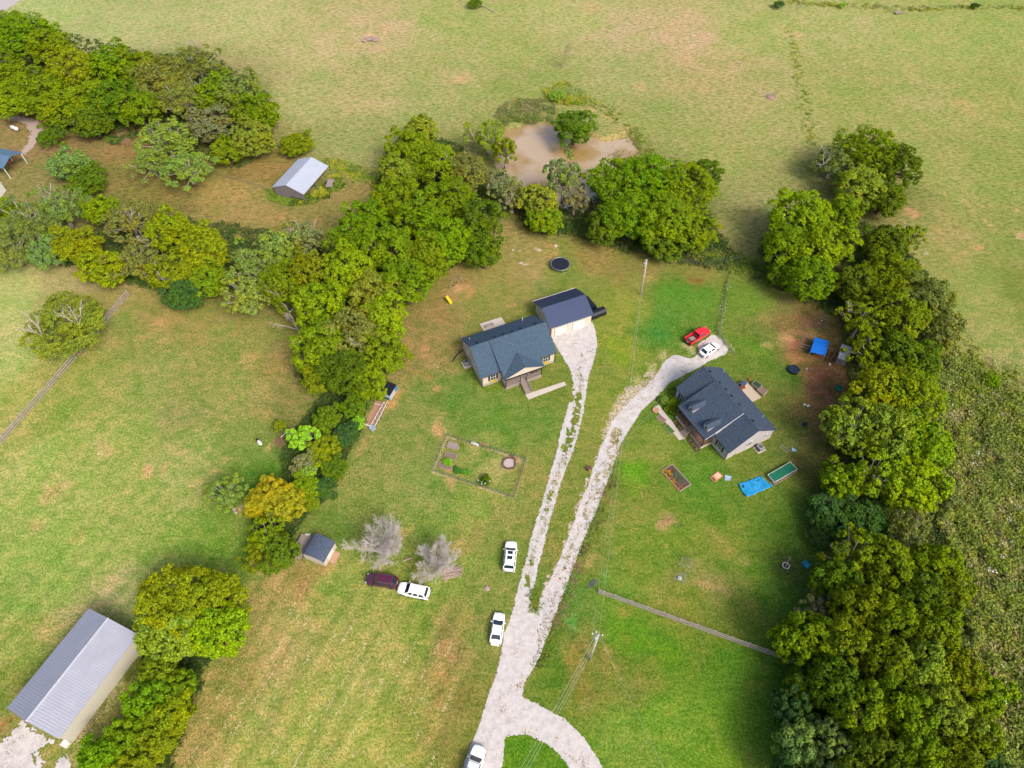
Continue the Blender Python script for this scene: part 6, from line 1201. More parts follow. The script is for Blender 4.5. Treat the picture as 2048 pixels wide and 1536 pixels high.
for i, (px, py, r) in enumerate(((1078,500,.5),(1042,526,.42),(1026,500,.35),(1111,491,.45),(1150,1,.2))[:4]):
    p = W(px,py); m = MB(); m.blob((0,0,.02),r,i+7,9,.3); o = m.build('flat_rock', mat('pink_rock', A(222,196,180), .9, var=.12)); o.location = p
    tag(o, ('flat pale rock in the lawn left of the trampoline, roundest one','flat pale rock farthest down the lawn from the hedge trees','flat pale rock nearest the dense green trees','flat pale rock in the reddish dirt above the trampoline')[i], 'rock', 'flat rocks in the back lawn')
t = thing('brush_pile', 'brown brush pile beside the lime green sapling', 'brush pile', W(562,884)); m = MB(); rg = random.Random(6)
for k in range(150):
    a = rg.uniform(0,6.28); r = rg.uniform(0,1.3); z = rg.uniform(0,.5*(1.4-r)); d = rg.uniform(0,6.28); m.tube((r*math.cos(a),r*math.sin(a),z),(r*math.cos(a)+.8*math.cos(d),r*math.sin(a)+.8*math.sin(d),z+rg.uniform(0,.3)),.025,.01,4,False)
m.build('twigs', mat('brush_wood', A(176,136,110), .9, var=.2), t)
m = MB(); m.tube((0,.6,.6),(1.6,2.2,1.0),.05); m.build('pale_pole', white, t)

# ------------------------------------------------------------------ yard things of the grey house
K = (6.4, 1300, 900)
c, u, lu, lv = obb(zc(*K,[(1225,612),(1572,470),(1400,345),(1130,440)]))
nx, ny = 46, 30; V = []; F = []
us = np.linspace(0,1,nx); vs_ = np.linspace(0,1,ny); q = [W(x,y) for x,y in zc(*K,[(1225,612),(1575,470),(1400,343),(1130,440)])]
for j in vs_:
    for i in us:
        p = q[0]*(1-i)*(1-j)+q[1]*i*(1-j)+q[2]*i*j+q[3]*(1-i)*j
        x = p.x; y = p.y; wv = (fbm(np.array(x*2.2+y*1.1), np.array(y*.9-x*.4), 77, 4)-.5)
        V.append((x-c.x+float(fbm(np.array(x),np.array(y),5,2)-.5)*.4*(1 if 0<i<1 else 1), y-c.y+float(fbm(np.array(x),np.array(y),6,2)-.5)*.4, .06+.42*max(0.0,float(wv)+.32)))
for j in range(ny-1):
    for i in range(nx-1):
        if (3 <= i <= 5 and 19 <= j <= 23) or (33 <= i <= 36 and 22 <= j <= 23) or (8 <= i <= 9 and 5 <= j <= 6): continue
        F.append((j*nx+i,j*nx+i+1,(j+1)*nx+i+1,(j+1)*nx+i))
m = MB(); m.add(V, F); o = m.build('blue_tarp', mat('blue_tarp_plastic', A(36,170,238), .4, var=.12, scale=2.5, spec=.5), smooth=True); o.location = c; tag(o, 'crumpled bright blue tarp spread on the lawn below the grey house', 'tarp')
s_ = o.modifiers.new('thick','SOLIDIFY'); s_.thickness = .02
c, u, lu, lv = obb(zc(*K,[(1590,410),(1880,248),(1800,150),(1515,318)]), .75); t = thing('covered_bed', 'long garden bed under a green mesh cover with white edges', 'garden bed', (c.x,c.y,0), math.atan2(u.y,u.x))
m = MB(); m.box(-lu/2,lu/2,-lv/2,lv/2,.68,.72); m.build('mesh_cover', mat('green_mesh', A(18,122,92), .7, var=.2, scale=1.5), t)
m = MB(); e = .06
m.box(-lu/2-e,lu/2+e,-lv/2-e,-lv/2,.66,.76); m.box(-lu/2-e,lu/2+e,lv/2,lv/2+e,.66,.76); m.box(-lu/2-e,-lu/2,-lv/2,lv/2,.66,.76); m.box(lu/2,lu/2+e,-lv/2,lv/2,.66,.76); m.build('white_frame', white, t)
m = MB(); m.box(-lu/2,lu/2,-lv/2-.3,-lv/2-.24,0,.25); m.box(-lu/2,lu/2,lv/2-.1,lv/2-.04,0,.25); m.box(-lu/2,-lu/2+.06,-lv/2-.24,lv/2-.1,0,.25); m.box(lu/2-.06,lu/2,-lv/2-.24,lv/2-.1,0,.25); m.build('bed_frame', woodp, t)
m = MB(); m.box(-lu/2+.062,lu/2-.062,-lv/2-.238,lv/2-.102,0,.18); m.build('soil', soil, t)
for sx in (-1,1):
    for sy in (-1,1): m = MB(); m.tube((sx*lu/2*.96,sy*lv/2*.9,0),(sx*lu/2*.96,sy*lv/2*.9,.68),.04); m.build('leg', woodp, t)
c, u, lu, lv = obb(zc(*K,[(830,405),(940,325),(868,265),(770,345)]), .4); t = thing('wooden_frame_box', 'orange toned wooden box with a dark slot lying on the lawn', 'box', (c.x,c.y,0), math.atan2(u.y,u.x))
ow = mat('orange_wood', A(230,160,120), .7, var=.12); m = MB(); m.box(-lu/2,lu/2,-lv/2,lv/2,0,.22); m.build('case', ow, t)
m = MB(); m.box(-lu*.1,lu*.42,-lv*.38,lv*.38,.221,.28); m.build('panel', mat('pale_panel', A(246,214,180), .7, var=.1), t); m = MB(); m.box(-lu*.42,-lu*.3,-lv*.4,lv*.4,.221,.24); m.build('slot', dark, t)
q = [W(x,y) for x,y in zc(*K,[(955,392),(1020,400),(1045,343),(955,325)])]; c = sum(q,Vector())/4; m = MB(); m.plate([(p.x-c.x,p.y-c.y,.1+.12*(i%2)) for i,p in enumerate(q)], .03); m.plate([(-.3,-.2,.2),(.3,-.25,.26),(.25,.2,.22),(-.3,.2,.28)],.02); o = m.build('plastic_sheet', mat('pale_blue_plastic', A(190,216,240), .5)); o.location = (c.x,c.y,0); tag(o, 'pale blue plastic sheet beside the orange toned wooden box', 'plastic sheet')
q = [W(x,y) for x,y in zc(6.827,1300,720,[(1935,1250),(1990,1260),(2005,1235),(1930,1200)])]; c = sum(q,Vector())/4; m = MB(); m.plate([(p.x-c.x,p.y-c.y,.1+.15*(i%2)) for i,p in enumerate(q)], .03); o = m.build('plastic_sheet', mat('pale_cyan_plastic', A(160,216,232), .5)); o.location = (c.x,c.y,0); tag(o, 'pale blue plastic piece beside the white lattice panel', 'plastic sheet')
c, u, lu, lv = obb(zc(6.827,1300,720,[(1770,1190),(1880,1270),(1905,1230),(1800,1150)]), .1); t = thing('lattice_panel', 'white framed wire panel lying on grass near the cooling unit', 'panel', (c.x,c.y,0), math.atan2(u.y,u.x))
m = MB(); m.box(-lu/2,lu/2,-lv/2,-lv/2+.08,.05,.1); m.box(-lu/2,lu/2,lv/2-.08,lv/2,.05,.1); m.box(-lu/2,-lu/2+.08,-lv/2+.08,lv/2-.08,.05,.1); m.box(lu/2-.08,lu/2,-lv/2+.08,lv/2-.08,.05,.1); m.build('frame', woodp, t)
m = MB(); m.tube((-lu/2,-lv/2,.11),(0,lv/2,.11),.02); m.tube((0,-lv/2,.11),(lu/2,lv/2,.11),.02)
for i in range(12): m.tube((-lu/2+i*lu/12,-lv/2,.08),(-lu/2+i*lu/12,lv/2,.08),.008,n=3)
m.build('wire_mesh', metalg, t)
# flower bed with wire hoops
c, u, lu, lv = obb(zc(*K,[(380,540),(525,440),(285,185),(145,268)])); t = thing('flower_bed', 'long flower bed with orange blooms and wire hoops on the lawn', 'flower bed', c, math.atan2(u.y,u.x))
stn = mat('edging_stone', A(196,180,164), .9, var=.15); m = MB(); m.box(-lu/2,lu/2,-lv/2,-lv/2+.1,0,.2); m.box(-lu/2,lu/2,lv/2-.1,lv/2,0,.2); m.box(-lu/2,-lu/2+.1,-lv/2+.101,lv/2-.101,0,.2); m.box(lu/2-.1,lu/2,-lv/2+.101,lv/2-.101,0,.2); m.build('edging', stn, t)
m = MB(); m.box(-lu/2+.1,lu/2-.1,-lv/2+.1,lv/2-.1,0,.13); m.build('soil', mulch, t)
for yy in (-lv*.28, lv*.02): 
    m = MB()
    for k in range(8):
        y0 = yy-.55+k*.16; m.path([(-lu/2*.8*math.cos(a),y0,.15+.75*math.sin(a)) for a in [i*math.pi/8 for i in range(9)]],.013,4)
    for i in range(1,8): a = i*math.pi/8; m.tube((-lu/2*.8*math.cos(a),yy-.55,.15+.75*math.sin(a)),(-lu/2*.8*math.cos(a),yy+.57,.15+.75*math.sin(a)),.01,n=3)
    m.build('wire_hoop', metalg, t)
# small beds by the walkway
C2 = (6.827, 1300, 720)
for pts, lb in (([(85,775),(145,745),(215,830),(160,880)],'small framed soil bed beside the cream walkway, upper one'),([(190,905),(250,870),(325,990),(270,1028)],'small framed green bed beside the cream walkway, lower one')):
    raised_bed(zc(*C2, pts), lb, soil if 'upper' in lb else mat('grassy_bed', A(80,130,56), .95, var=.3, scale=8), .18)
for pts, lb in (([(1385,345),(1430,300),(1520,380),(1455,425)],'tall white framed planter nearer the patio top by the grey house'),([(1455,425),(1520,380),(1588,455),(1525,510)],'tall white framed planter at the patio lower edge by the grey house')):
    t = raised_bed(zc(*C2, pts), lb, mat('dark_green_net', A(40,84,66), .9, var=.3, scale=5) if 'nearer' in lb else soil, .7)
p = L2(3.6,13.3,.1); t = thing('patio_grill', 'blue grey covered grill in the patio corner behind the grey house', 'grill', p, RZ2); m = MB(); m.box(-.3,.3,-.7,.7,.3,.9); m.lathe([(.3,.9),(.25,1.1),(0,1.15)],n=12); m.build('cover', mat('blue_grey_cloth', A(82,100,130), .8), t); m = MB(); m.box(-.28,.28,-.65,.65,0,.3); m.build('base', dark, t)
p = L2(4.2,12.6,.1); t = thing('patio_chair', 'rust red wooden seat on the patio beside the covered grill', 'chair', p, RZ2+.1)
m = MB(); m.box(-.35,.35,-.7,.7,.35,.42); m.build('seat', redw, t)
for x in (-.3,.3):
    for y in (-.6,.6): m = MB(); m.box(x-.03,x+.03,y-.03,y+.03,0,.35); m.build('leg', redw, t)
p = L2(5.2,11.6,.1); m = MB(); m.box(-.5,.5,-.7,.7,0,.04); o = m.build('door_mat', mat('pale_mat', A(226,236,226), .9)); o.location = p; o.rotation_euler=(0,0,RZ2); tag(o, 'pale mat lying on the tan patio of the grey house', 'mat')
p = L2(3.3,15.3); m = MB(); m.lathe([(.0,0),(.22,0),(.28,.4),(.24,.4),(.2,.34),(0,.34)],n=14); o = m.build('flower_pot', mat('terracotta', A(186,106,72), .8)); o.location = p; tag(o, 'terracotta pot at the patio corner by the framed planters', 'flower pot')
p = W(*zc(*C2,[(72,697)])[0]); m = MB(); m.lathe([(0,.02),(.55,.02),(.6,.35),(.5,.38),(.45,.3),(0,.3)],n=18); o = m.build('round_planter', mat('orange_clay', A(214,164,130), .8)); o.location = p; tag(o, 'round clay coloured planter at the far end of the cream walkway', 'planter')
p = W(1587,740,.3); t = thing('stock_tank', 'round black tank filled with dark water on bare dirt', 'tank', (p.x,p.y,0)); m = MB(); m.lathe([(0,0),(1.0,0),(1.08,.6),(1.0,.62),(.95,.55),(.95,.02)],n=28); m.build('shell', blackp, t); m = MB(); m.lathe([(0,.5),(.949,.5)],n=28); m.build('water', mat('dark_water', A(14,40,62), .06, spec=.8), t)
p = W(1676.5,778); m = MB(); m.lathe([(0,.02),(.62,.02),(.7,.3),(.64,.32),(.6,.26),(.58,.06),(0,.05)],n=22); o = m.build('green_tub', mat('green_plastic', A(20,120,104), .5)); o.location = p; tag(o, 'round green tub on dirt near the right hand trees', 'tub')
# kennels, blue roofed pen and shed by the right hand trees
Q = (10.24, 1560, 620)
def pen(pts, label, h=1.6, roof=None, name='dog_kennel'):
    q = [W(x,y,0) for x,y in zc(*Q, pts)]; o0 = q[0]; t = thing(name, label, 'kennel', o0, 0, 'wire kennels')
    for p in q: m = MB(); m.tube(p-o0, p-o0+Vector((0,0,h)), .03); m.build('post', metalg, t)
    m = MB(); m2 = MB()
    for a, b in zip(q, q[1:]+q[:1]):
        a = a-o0; b = b-o0
        for z in (.08,h/2,h): m.tube(a+Vector((0,0,z)), b+Vector((0,0,z)), .025)
        n = int((b-a).length/.25)
        for i in range(n): r_ = a.lerp(b,i/n); m2.tube(r_, r_+Vector((0,0,h)), .006, n=3, caps=False)
    m.build('rail', metalg, t); m2.build('wire_mesh', metalg, t)
pen([(370,800),(610,860),(690,660),(440,590)], 'wire kennel on bare dirt left of the blue tarp roof')
pen([(700,370),(900,420),(960,260),(790,200)], 'wire kennel farther up under the overhanging leaves')
q = [W(x,y,1.6) for x,y in zc(*Q,[(620,860),(925,930),(1015,640),(715,555)])]; o0 = Vector((q[0].x,q[0].y,0)); t = thing('tarp_shelter', 'animal shelter roofed with a bright blue tarp under the trees', 'shelter', o0)
mid0 = (q[0]+q[3])/2+Vector((0,0,.25)); mid1 = (q[1]+q[2])/2+Vector((0,0,.25))
m = MB(); m.plate([q[0]-o0,q[1]-o0,mid1-o0,mid0-o0],.03); m.plate([mid0-o0+Vector((0,0,.002)),mid1-o0+Vector((0,0,.002)),q[2]-o0,q[3]-o0],.03); m.build('tarp_roof', mat('deep_blue_tarp', A(20,124,236), .4, var=.18, scale=1.2), t)
for p in q: m = MB(); m.tube(Vector((p.x,p.y,0))-o0, p-o0, .05); m.build('post', wood, t)
q = [W(x,y,1.6) for x,y in zc(*Q,[(1185,985),(1395,1045),(1480,760),(1270,690)])]; o0 = Vector((q[0].x,q[0].y,0)); t = thing('animal_shed', 'pale metal roofed shed mostly covered by leaves near the blue shelter', 'shed', o0)
m = MB(); m.plate([p-o0 for p in q],.05); m.build('roof', mat('pale_roof_sheet', A(206,208,222), .5, var=.1), t); m = MB(); b0 = [Vector((p.x,p.y,0))-o0 for p in q]; m.slab([(p.x*.97,p.y*.97) for p in b0], 0, 1.5); m.build('wall', boards, t)
q = [W(x,y,1.0) for x,y in zc(*Q,[(1045,1000),(1175,830),(1060,800),(970,950)])]; o0 = Vector((q[0].x,q[0].y,0)); t = thing('wooden_pen', 'small open wooden pen between blue shelter and metal shed', 'pen', o0)
m = MB()
for a, b in zip(q, q[1:]+q[:1]):
    for z in (.25,.6,.95): m.tube(Vector((a.x,a.y,z))-o0, Vector((b.x,b.y,z))-o0, .05)
m.build('rail', brownw, t)
for p in q: m = MB(); m.tube(Vector((p.x,p.y,0))-o0, p-o0, .06); m.build('post', brownw, t)
buck = [(1010,1125,.22,'white bucket on dirt below the wooden pen'),(540,1225,.18,'small white bucket right of the black water tank'),(850,230,.16,'small white bowl inside the upper wire kennel')]
for x, y, r, lb in buck:
    p = W(*zc(*Q,[(x,y)])[0]); m = MB(); m.lathe([(0,0),(r*.8,0),(r,r*1.6),(r*.9,r*1.6),(r*.75,r*.3),(0,r*.3)],n=12); o = m.build('bucket', white); o.location = p; tag(o, lb, 'bucket', 'white buckets')
for i, (px, py) in enumerate(((1609,810),(1616,812))):
    p = W(px,py); m = MB(); m.box(-.25,.25,-.18,.18,0,.2); o = m.build('feed_sack', white, bevel=.05); o.location = p; o.rotation_euler=(0,0,.4*i); tag(o, ('left of two small white sacks on the dirt patch','right of two small white sacks on the dirt patch')[i], 'sack', 'white sacks on dirt')
p = W(1608,850); t = thing('lawn_mower', 'black push mower under the right hand trees', 'mower', p, .6); m = MB(); m.box(-.45,.45,-.3,.3,.15,.4); m.blob((0,0,.45),.2,3); m.build('deck', blackp, t)
for x in (-.38,.38):
    for y in (-.33,.33): m = MB(); m.tube((x,y-.04,.13),(x,y+.04,.13),.13,n=10); m.build('wheel', tyre, t)
m = MB(); m.path([(-.4,-.25,.35),(-1.1,-.25,.95),(-1.1,.25,.95),(-.4,.25,.35)],.02,5); m.build('handle', metalg, t)
# play things on the right lawn
S = (3.413, 1100, 900)
def cage(pts, label, h=1.1):
    q = [W(x,y,0) for x,y in zc(*S, pts)]; o0 = q[0]; t = thing('soccer_goal', label, 'goal frame', o0, 0, 'small net goals')
    a, b, c_, d_ = [p-o0 for p in q]; z = Vector((0,0,h))
    m = MB(); m.path([a,a+z,b+z,b],.04,6); m.path([d_,d_+z*.5,a+z],.03,6); m.path([c_,c_+z*.5,b+z],.03,6); m.tube(c_,d_,.03); m.tube(d_,a,.03); m.tube(c_,b,.03); m.build('frame', mat('grey_green_pipe', A(150,172,166), .5), t)
    m = MB()
    for i in range(10):
        f = i/9; m.tube(a.lerp(b,f)+z, d_.lerp(c_,f)+z*.5, .007, n=3, caps=False); m.tube(d_.lerp(c_,f)+z*.5, d_.lerp(c_,f), .007, n=3, caps=False)
    for i in range(6): f = i/5; m.tube((a+z).lerp(d_+z*.5,f),(b+z).lerp(c_+z*.5,f),.007,n=3,caps=False)
    m.build('net', mat('net_cord', A(110,150,130), .8), t)
cage([(885,800),(950,820),(970,750),(905,735)], 'small net goal on the lawn, the darker upper one of the two')
cage([(845,900),(905,915),(930,850),(865,840)], 'small net goal with a pale ball shape inside, lower one of the two')
p = W(1359,1157); m = MB(); m.lathe([(.1,0),(.3,0),(.32,.25),(.12,.3),(.1,0)],n=14); o = m.build('pale_ring', white); o.location = p; tag(o, 'pale ring shaped feeder inside the lower net goal', 'feeder')
c = W(1573,1130,.9); t = thing('saucer_swing', 'A-frame swing with a round white rimmed navy seat', 'swing', (c.x,c.y,0))
ap = [W(*zc(*S,[(x,y)])[0],1.9) for x,y in ((1640,728),(1608,795))]
m = MB(); m.tube(rl(t,ap[0]), rl(t,ap[1]), .06); m.build('top_beam', woodp, t)
for p_, pts in ((ap[0],[(1585,740),(1655,770)]),(ap[1],[(1570,815),(1625,835)])):
    for x, y in pts: g0 = W(*zc(*S,[(x,y)])[0]); m = MB(); m.tube(rl(t,p_), rl(t,g0), .05); m.build('leg', woodp, t)
m = MB(); m.lathe([(.42,.62),(.55,.62),(.58,.68),(.5,.72),(.42,.68),(.42,.62)],n=24); m.build('seat_rim', white, t); m = MB(); m.lathe([(0,.6),(.43,.64),(.43,.66),(0,.63)],n=24); m.build('seat', mat('navy_cloth', A(30,34,70), .8), t)
m = MB()
for k in range(4): a = k*math.pi/2; m.tube((.5*math.cos(a),.5*math.sin(a),.7),(.0,.0,1.9),.012,n=4)
m.build('rope', dark, t)
p = W(1611,1130); m = MB(); rg = random.Random(2)
m.lathe([(0,.05),(.5,.05),(.62,.3),(.55,.34),(.48,.2),(.2,.12),(0,.16)],n=16); m.v = [(x*(1+.25*math.sin(5*math.atan2(y,x)+z*6)), y*(1+.2*math.cos(4*math.atan2(y,x))), z+.08*math.sin(9*x+4*y)) for x,y,z in m.v]
o = m.build('paddling_pool', mat('turquoise_plastic', A(40,176,214), .4, var=.15, scale=4)); o.location = p; tag(o, 'crumpled turquoise paddling pool on the lawn beside the swing', 'paddling pool')
p = W(1644.5,1112); t = thing('ride_on_toy', 'small red ride-on toy peeking out from the right hand trees', 'toy', (p.x,p.y,0), 1.2); m = MB(); m.box(-.35,.35,-.22,.22,.12,.34); m.plate([(-.3,-.2,.34),(-.05,-.2,.34),(-.05,.2,.34),(-.3,.2,.6)],.05); m.build('body', mat('red_plastic', A(226,36,30), .4), t, bevel=.04)
for x in (-.25,.25):
    for y in (-.24,.24): m = MB(); m.tube((x,y-.03,.12),(x,y+.03,.12),.12,n=10); m.build('wheel', blackp, t)

# ------------------------------------------------------------------ board fences, wire fences, poles and lines
fencew = mat('grey_fence_boards', A(196,182,178), .9, var=.25, scale=3)
def board_fence(a, b, label, h=1.35, gap=2.45, n_rail=3, seed=1, thick=.05):
    a = Vector(a); b = Vector(b); Lf = (b-a).length; t = thing('board_fence', label, 'fence', a, angle(a,b), 'grey board fences')
    rg = random.Random(seed); n = round(Lf/gap)
    for i in range(n+1): x = Lf*i/n; m = MB(); m.box(x-.07,x+.07,-.07,.07,0,h+.06+rg.uniform(-.03,.05)); m.build('post', fencew, t)
    for k in range(n_rail):
        m = MB(); z = .28 + k*(h-.32)/(n_rail-1)
        for i in range(n):
            j0, j1 = rg.uniform(-.03,.03), rg.uniform(-.03,.03)
            x0, x1 = Lf*i/n+.01, Lf*(i+1)/n-.01
            m.add([(x0,-.15,z-.08+j0),(x1,-.15,z-.08+j1),(x1,-.075,z-.08+j1),(x0,-.075,z-.08+j0),(x0,-.15,z+.08+j0),(x1,-.15,z+.08+j1),(x1,-.075,z+.08+j1),(x0,-.075,z+.08+j0)], [(0,3,2,1),(4,5,6,7),(0,1,5,4),(1,2,6,5),(2,3,7,6),(3,0,4,7)])
        m.build('rail', fencew, t)
board_fence(W(1197,1185), W(1600,1330), 'grey board fence running from the driveway into the right hand trees', 1.55)
board_fence(W(-30,925), W(153,716), 'grey board fence running from the left edge up to the lone willowy tree', seed=2)
board_fence(W(158,710), W(258,590), 'grey board fence between the lone willowy tree and the tree row', seed=3)
wire_fence('wire_fence', [W(1113,1252),W(1140,1180),W(1165,1115),W(1190,1050),W(1212,985),W(1224,945)], 'thin wire fence along the right side of the gravel drive', 1.0, 3, 9, woodp, None, group='thin wire fences', r=.009)
wire_fence('wire_fence', [W(1224,945),W(1240,905),W(1262,870),W(1295,835),W(1320,800)], 'thin wire fence curving from the drive towards the grey house', .9, 3, 7, woodp, None, group='thin wire fences', r=.009)
wire_fence('wire_fence', [W(1456,556),W(1447,610),W(1437,668),W(1452,690),W(1470,712)], 'wire fence with weeds behind the red pickup and white crossover', 1.1, 5, 3.5, metalg, None, .3, group='thin wire fences')
wire_fence('wire_fence', [W(1560,20),W(1640,12),W(1700,16),W(1800,20),W(1950,16),W(2120,20)], 'old wire fence across the far top of the pasture', 1.2, 3, 9, woodp, None, group='thin wire fences', r=.012)
wire_fence('wire_fence', [W(1480,520),W(1400,530),W(1330,520)], 'wire fence end under the big trees behind the utility pole', 1.2, 4, 4, woodp, None, group='thin wire fences', r=.012)
wire_fence('wire_fence', [W(655,330),W(720,345),W(760,358)], 'wire fence from the pole barn to the green trees', 1.2, 4, 4, woodp, None, group='thin wire fences', r=.012)
wire_fence('wire_fence', [W(420,348),W(480,362),W(545,385)], 'wire fence across the brown paddock left of the pole barn', 1.1, 4, 4, woodp, None, group='thin wire fences', r=.012)
polem = mat('pole_wood', A(232,220,206), .9, var=.15, scale=2)
def upole(base, h, top, label, r=.16):
    b0 = W(*base); tp = W(*top, h); t = thing('utility_pole', label, 'utility pole', b0, 0, 'wooden utility poles'); d = tp-b0
    m = MB(); m.tube((0,0,0), d, r, r*.65, 10); m.build('pole', polem, t, smooth=True)
    return t, b0, d
tA, bA, dA = upole((1282,590), 9.8, (1294,519), 'wooden utility pole by the big trees behind the garage')
m = MB(); q = dA*.93; m.lathe([(0,-.45),(.22,-.42),(.24,.3),(.18,.4),(0,.42)], (q.x-.32,q.y,q.z-.5), 14); m.build('transformer', mat('pale_grey_enamel', A(190,196,204), .5), tA)
m = MB(); m.tube(dA+Vector((-.25,0,.05)), dA+Vector((-.25,0,-.4)), .05); m.tube(dA+Vector((0,0,-.2)), dA+Vector((-.3,0,-.2)), .04); m.build('insulator', white, tA)
tB, bB, dB = upole((1179,1320), 12.2, (1197.5,1268), 'wooden utility pole with a transformer beside the lower right lawn', .17)
q = dB*.94; m = MB(); m.lathe([(0,-.5),(.26,-.46),(.28,.35),(.2,.45),(.08,.5),(0,.5)], (q.x-.3,q.y-.25,q.z-.3), 16); m.build('transformer', mat('pale_grey_enamel', A(190,196,204), .5), tB)
m = MB(); m.tube(dB*.98+Vector((-.8,.1,0)), dB*.98+Vector((.5,-.1,0)), .05); m.build('cross_arm', metalg, tB)
for x, y in ((-.8,.1),(-.3,.3),(.5,-.1)): m = MB(); m.lathe([(0,0),(.1,.05),(.06,.12),(.1,.18),(.05,.3),(0,.3)], dB*.98+Vector((x,y,0)), 10); m.build('insulator', white, tB)
wirem = mat('line_wire', A(196,200,196), .5, .3)
def line(a, b, sag, r, name, label, n=24, mt=None):
    a = Vector(a); b = Vector(b); pts = []
    for i in range(n+1): f = i/n; p = a.lerp(b,f); p.z -= sag*4*f*(1-f); pts.append(p-a)
    m = MB(); m.path(pts, r, 4); o = m.build(name, mt or wirem); o.location = a; tag(o, label, 'power line', 'power lines'); return o
TA = bA+dA; TB = bB+dB
line(TA+Vector((-.25,0,0)), TB+Vector((-.8,.1,-.2)), 1.0, .018, 'power_line', 'left of the two wires between the two utility poles')
line(TA+Vector((0,0,-1.2)), TB+Vector((.1,0,-1.0)), 1.0, .022, 'power_line', 'right of the two wires between the two utility poles')
E3 = W(1046,1545,10.5); dr_ = (E3-TB)
for k, (off, lb) in enumerate(((-.35,'leftmost of three wires leaving the lower pole over the gravel'),(0,'middle of three wires leaving the lower pole over the gravel'),(.25,'rightmost of three wires leaving the lower pole over the gravel'))):
    line(TB+Vector((off,0,-.4-.5*k)), TB+dr_*1.8+Vector((off*2,0,1.4-.5*k)), .8, .02, 'power_line', lb)
E4 = W(1326,1536,8.0); line(TB+Vector((.3,-.1,-.5)), TB+(E4-TB)*1.6+Vector((0,0,1.0)), .6, .011, 'service_wire', 'thin wire leaving the lower pole over the bright lawn')
gb = W(1229,1338); t = thing('guy_wire', 'guy wire with yellow guard anchored right of the lower utility pole', 'guy wire', gb); tp = TB-gb+Vector((.15,0,-1.0))
m = MB(); m.tube((0,0,0), tp, .014, n=4); m.build('cable', wirem, t); m = MB(); m.tube((0,0,.05), tp*.24, .045, n=6); m.build('guard', yellow, t)

# ------------------------------------------------------------------ pasture things
p = W(1797,28); t = thing('feed_trough', 'small wooden feed trough alone at the top of the pasture', 'trough', p, .25); m = MB(); m.box(-1.3,1.3,-.5,.5,.35,.42); m.box(-1.3,1.3,-.55,-.5,.35,.75); m.box(-1.3,1.3,.5,.55,.35,.75); m.build('tray', wood, t)
for x in (-1.1,1.1): m = MB(); m.box(x-.06,x+.06,-.5,.5,0,.35); m.build('leg', wood, t)
p = W(1541,195); t = thing('hay_feeder', 'round hay feeder ring on trampled pasture', 'hay feeder', p); m = MB()
for z in (.1,.5,.95): m.path([(1.25*math.cos(a),1.25*math.sin(a),z) for a in [i*math.pi/12 for i in range(25)]],.03,5)
for k in range(14): a = k*2*math.pi/14; m.tube((1.25*math.cos(a),1.25*math.sin(a),.1),(1.25*math.cos(a),1.25*math.sin(a),.95),.02)
m.build('ring', metalg, t); m = MB(); m.lathe([(0,.3),(.8,.2),(1.15,.02)],n=18); m.build('hay', mat('old_hay', A(206,160,150), .95, var=.2, scale=4), t)
t = thing('debris_mound', 'mound of pale rocks and rubble in the upper left pasture', 'rubble mound', W(740,82)); rg = random.Random(12); m = MB()
for k in range(46): a = rg.uniform(0,6.28); r = rg.uniform(0,2.6)**1; m.blob((r*1.2*math.cos(a),r*math.sin(a),.15+.5*max(0,1-r/2.4)),rg.uniform(.18,.5),k,6)
m.build('rocks', mat('rubble', A(196,172,160), .95, var=.25), t)
t = thing('dead_branch', 'fallen pale dead branch at the top centre of the pasture', 'dead branch', W(965,14)); m = MB(); m.path([(0,0,.5),(1.2,-.8,.4),(2.2,-2.2,.3),(3.4,-3.0,.2),(4.6,-4.6,.1)],.12,6); m.tube((0,0,.5),(-.6,1.2,.9),.3,.15,7); m.tube((0,0,.5),(-1.4,.2,.3),.15,.05,6); m.build('limb', mat('bleached_wood', A(214,206,196), .9), t)
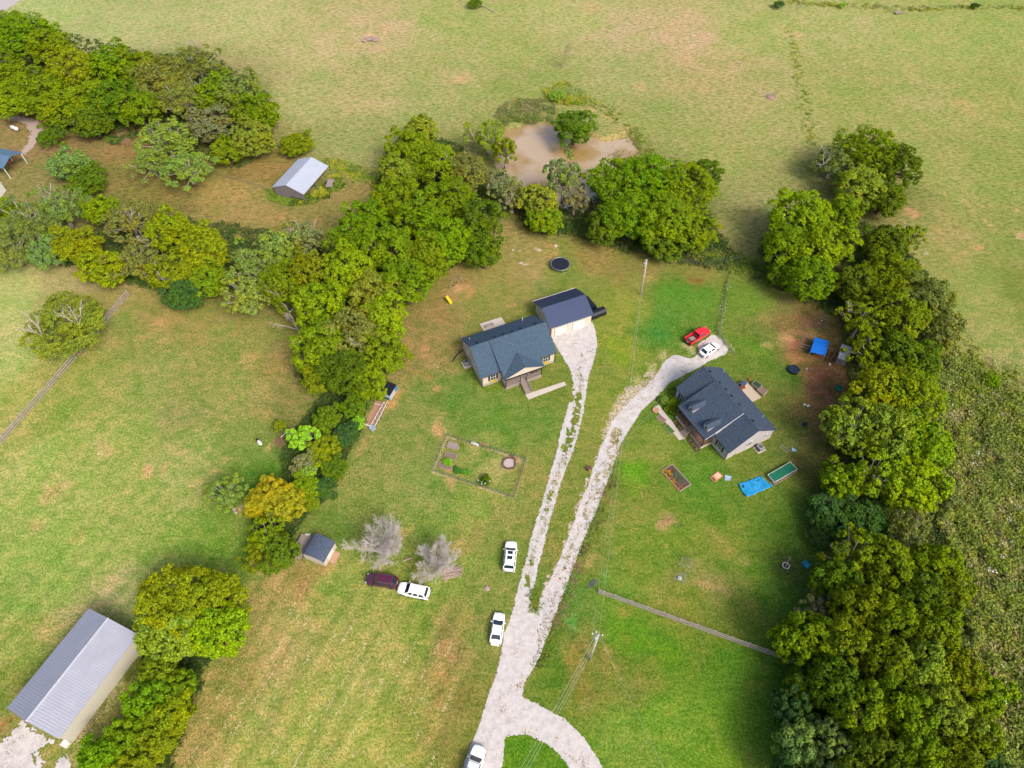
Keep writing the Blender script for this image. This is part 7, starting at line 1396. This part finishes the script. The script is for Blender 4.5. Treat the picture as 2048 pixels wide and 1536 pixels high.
# garden plants and shrubs close to the houses
shrub_at(W(*zc(*G,[(1130,975)])[0]), 1.05, 1.5, 'K', 'dark green rose bush with white blooms inside the garden fence', 1, 'dense', 'rose_bush')
m = MB(); pb = W(*zc(*G,[(1130,975)])[0])
for k,(x,y) in enumerate(((990,940),(1065,968),(1055,1010),(1120,995),(1205,958))): q = W(*zc(*G,[(x,y)])[0],1.0); m.blob((q.x-pb.x,q.y-pb.y,1.1),.12,k,6)
o = m.build('rose_blooms', white); o.parent = next(x for x in COL.objects if x.name.startswith('rose_bush')); o.location = (0,0,0); o.rotation_euler = (0,0,-1.3)
shrub_at(W(*zc(*G,[(420,615)])[0]), .85, 1.0, 'U', 'bright lime green bushy plant in the lowest framed bed', 0, 'dense', 'garden_plant', 'plant')
c, u, lu, lv = obb(zc(*G,[(545,790),(790,865),(820,740),(560,660)])); m_ = patch('leafy_crop', 'row crop of bright green leaves in the fenced garden', zc(*G,[(545,790),(790,865),(820,740),(560,660)]), 260, .15, .45, .16, [(.06,.2,.03),(.12,.28,.03)], 51, .2)
shrub_at(W(*zc(*G,[(680,300)])[0]), .4, .7, 'Y', 'yellow flowering plant beside the pale garden bed', 1, 'bush', 'garden_plant', 'plant')
shrub_at(L2(1.6,-1.1), 1.15, 1.9, 'G', 'green shrub at the grey house corner by the drive', 0, 'dense'); shrub_at(L2(3.0,-1.9), 1.0, 1.6, 'K', 'darker green shrub touching the grey house porch', 1, 'dense'); shrub_at(L2(.2,-2.2), .95, 1.6, 'L', 'pale green shrub nearest the walkway end', 0, 'dense'); shrub_at(L2(1.9,-2.6), .7, 1.0, 'M', 'small olive shrub between walkway and porch', 1, 'dense')
for i, (x, y, lb) in enumerate(((4.7,-2.8,'yellow flowering plant in the upper mulch bed'),(5.9,-2.8,'green plant in the upper mulch bed'),(9.1,-2.8,'small green plant in the lower mulch bed nearest the stairs'),(10.1,-2.9,'small green plant in the middle of the lower mulch bed'),(11.2,-2.9,'small yellow green plant at the end of the lower mulch bed'))):
    shrub_at(L2(x,y), .33, .5, 'Y' if i in (0,4) else 'M', lb, i, 'bush', 'bedding_plant', 'plant', 'plants in the mulch beds')
patch('bed_flowers', 'orange and yellow blooms in the wire hooped flower bed', zc(*K,[(370,520),(430,470),(250,260),(150,275)]), 90, .15, .4, .12, [(.5,.16,.01),(.55,.3,.01),(.08,.14,.02),(.5,.2,.02)], 52, .15)
patch('bed_flowers', 'green leaves with orange blooms in the long flower bed', zc(*K,[(440,470),(500,430),(330,230),(270,200)]), 70, .15, .45, .12, [(.08,.14,.02),(.10,.18,.03),(.45,.18,.02)], 53, .15)
patch('yard_weeds', 'rough green growth at the drive side of the grey house', zc(6.827,1300,720,[(250,400),(350,370),(420,560),(400,700),(300,720),(230,600)]), 260, .1, .5, .16, [grs,(.06,.12,.02)], 54, .25)
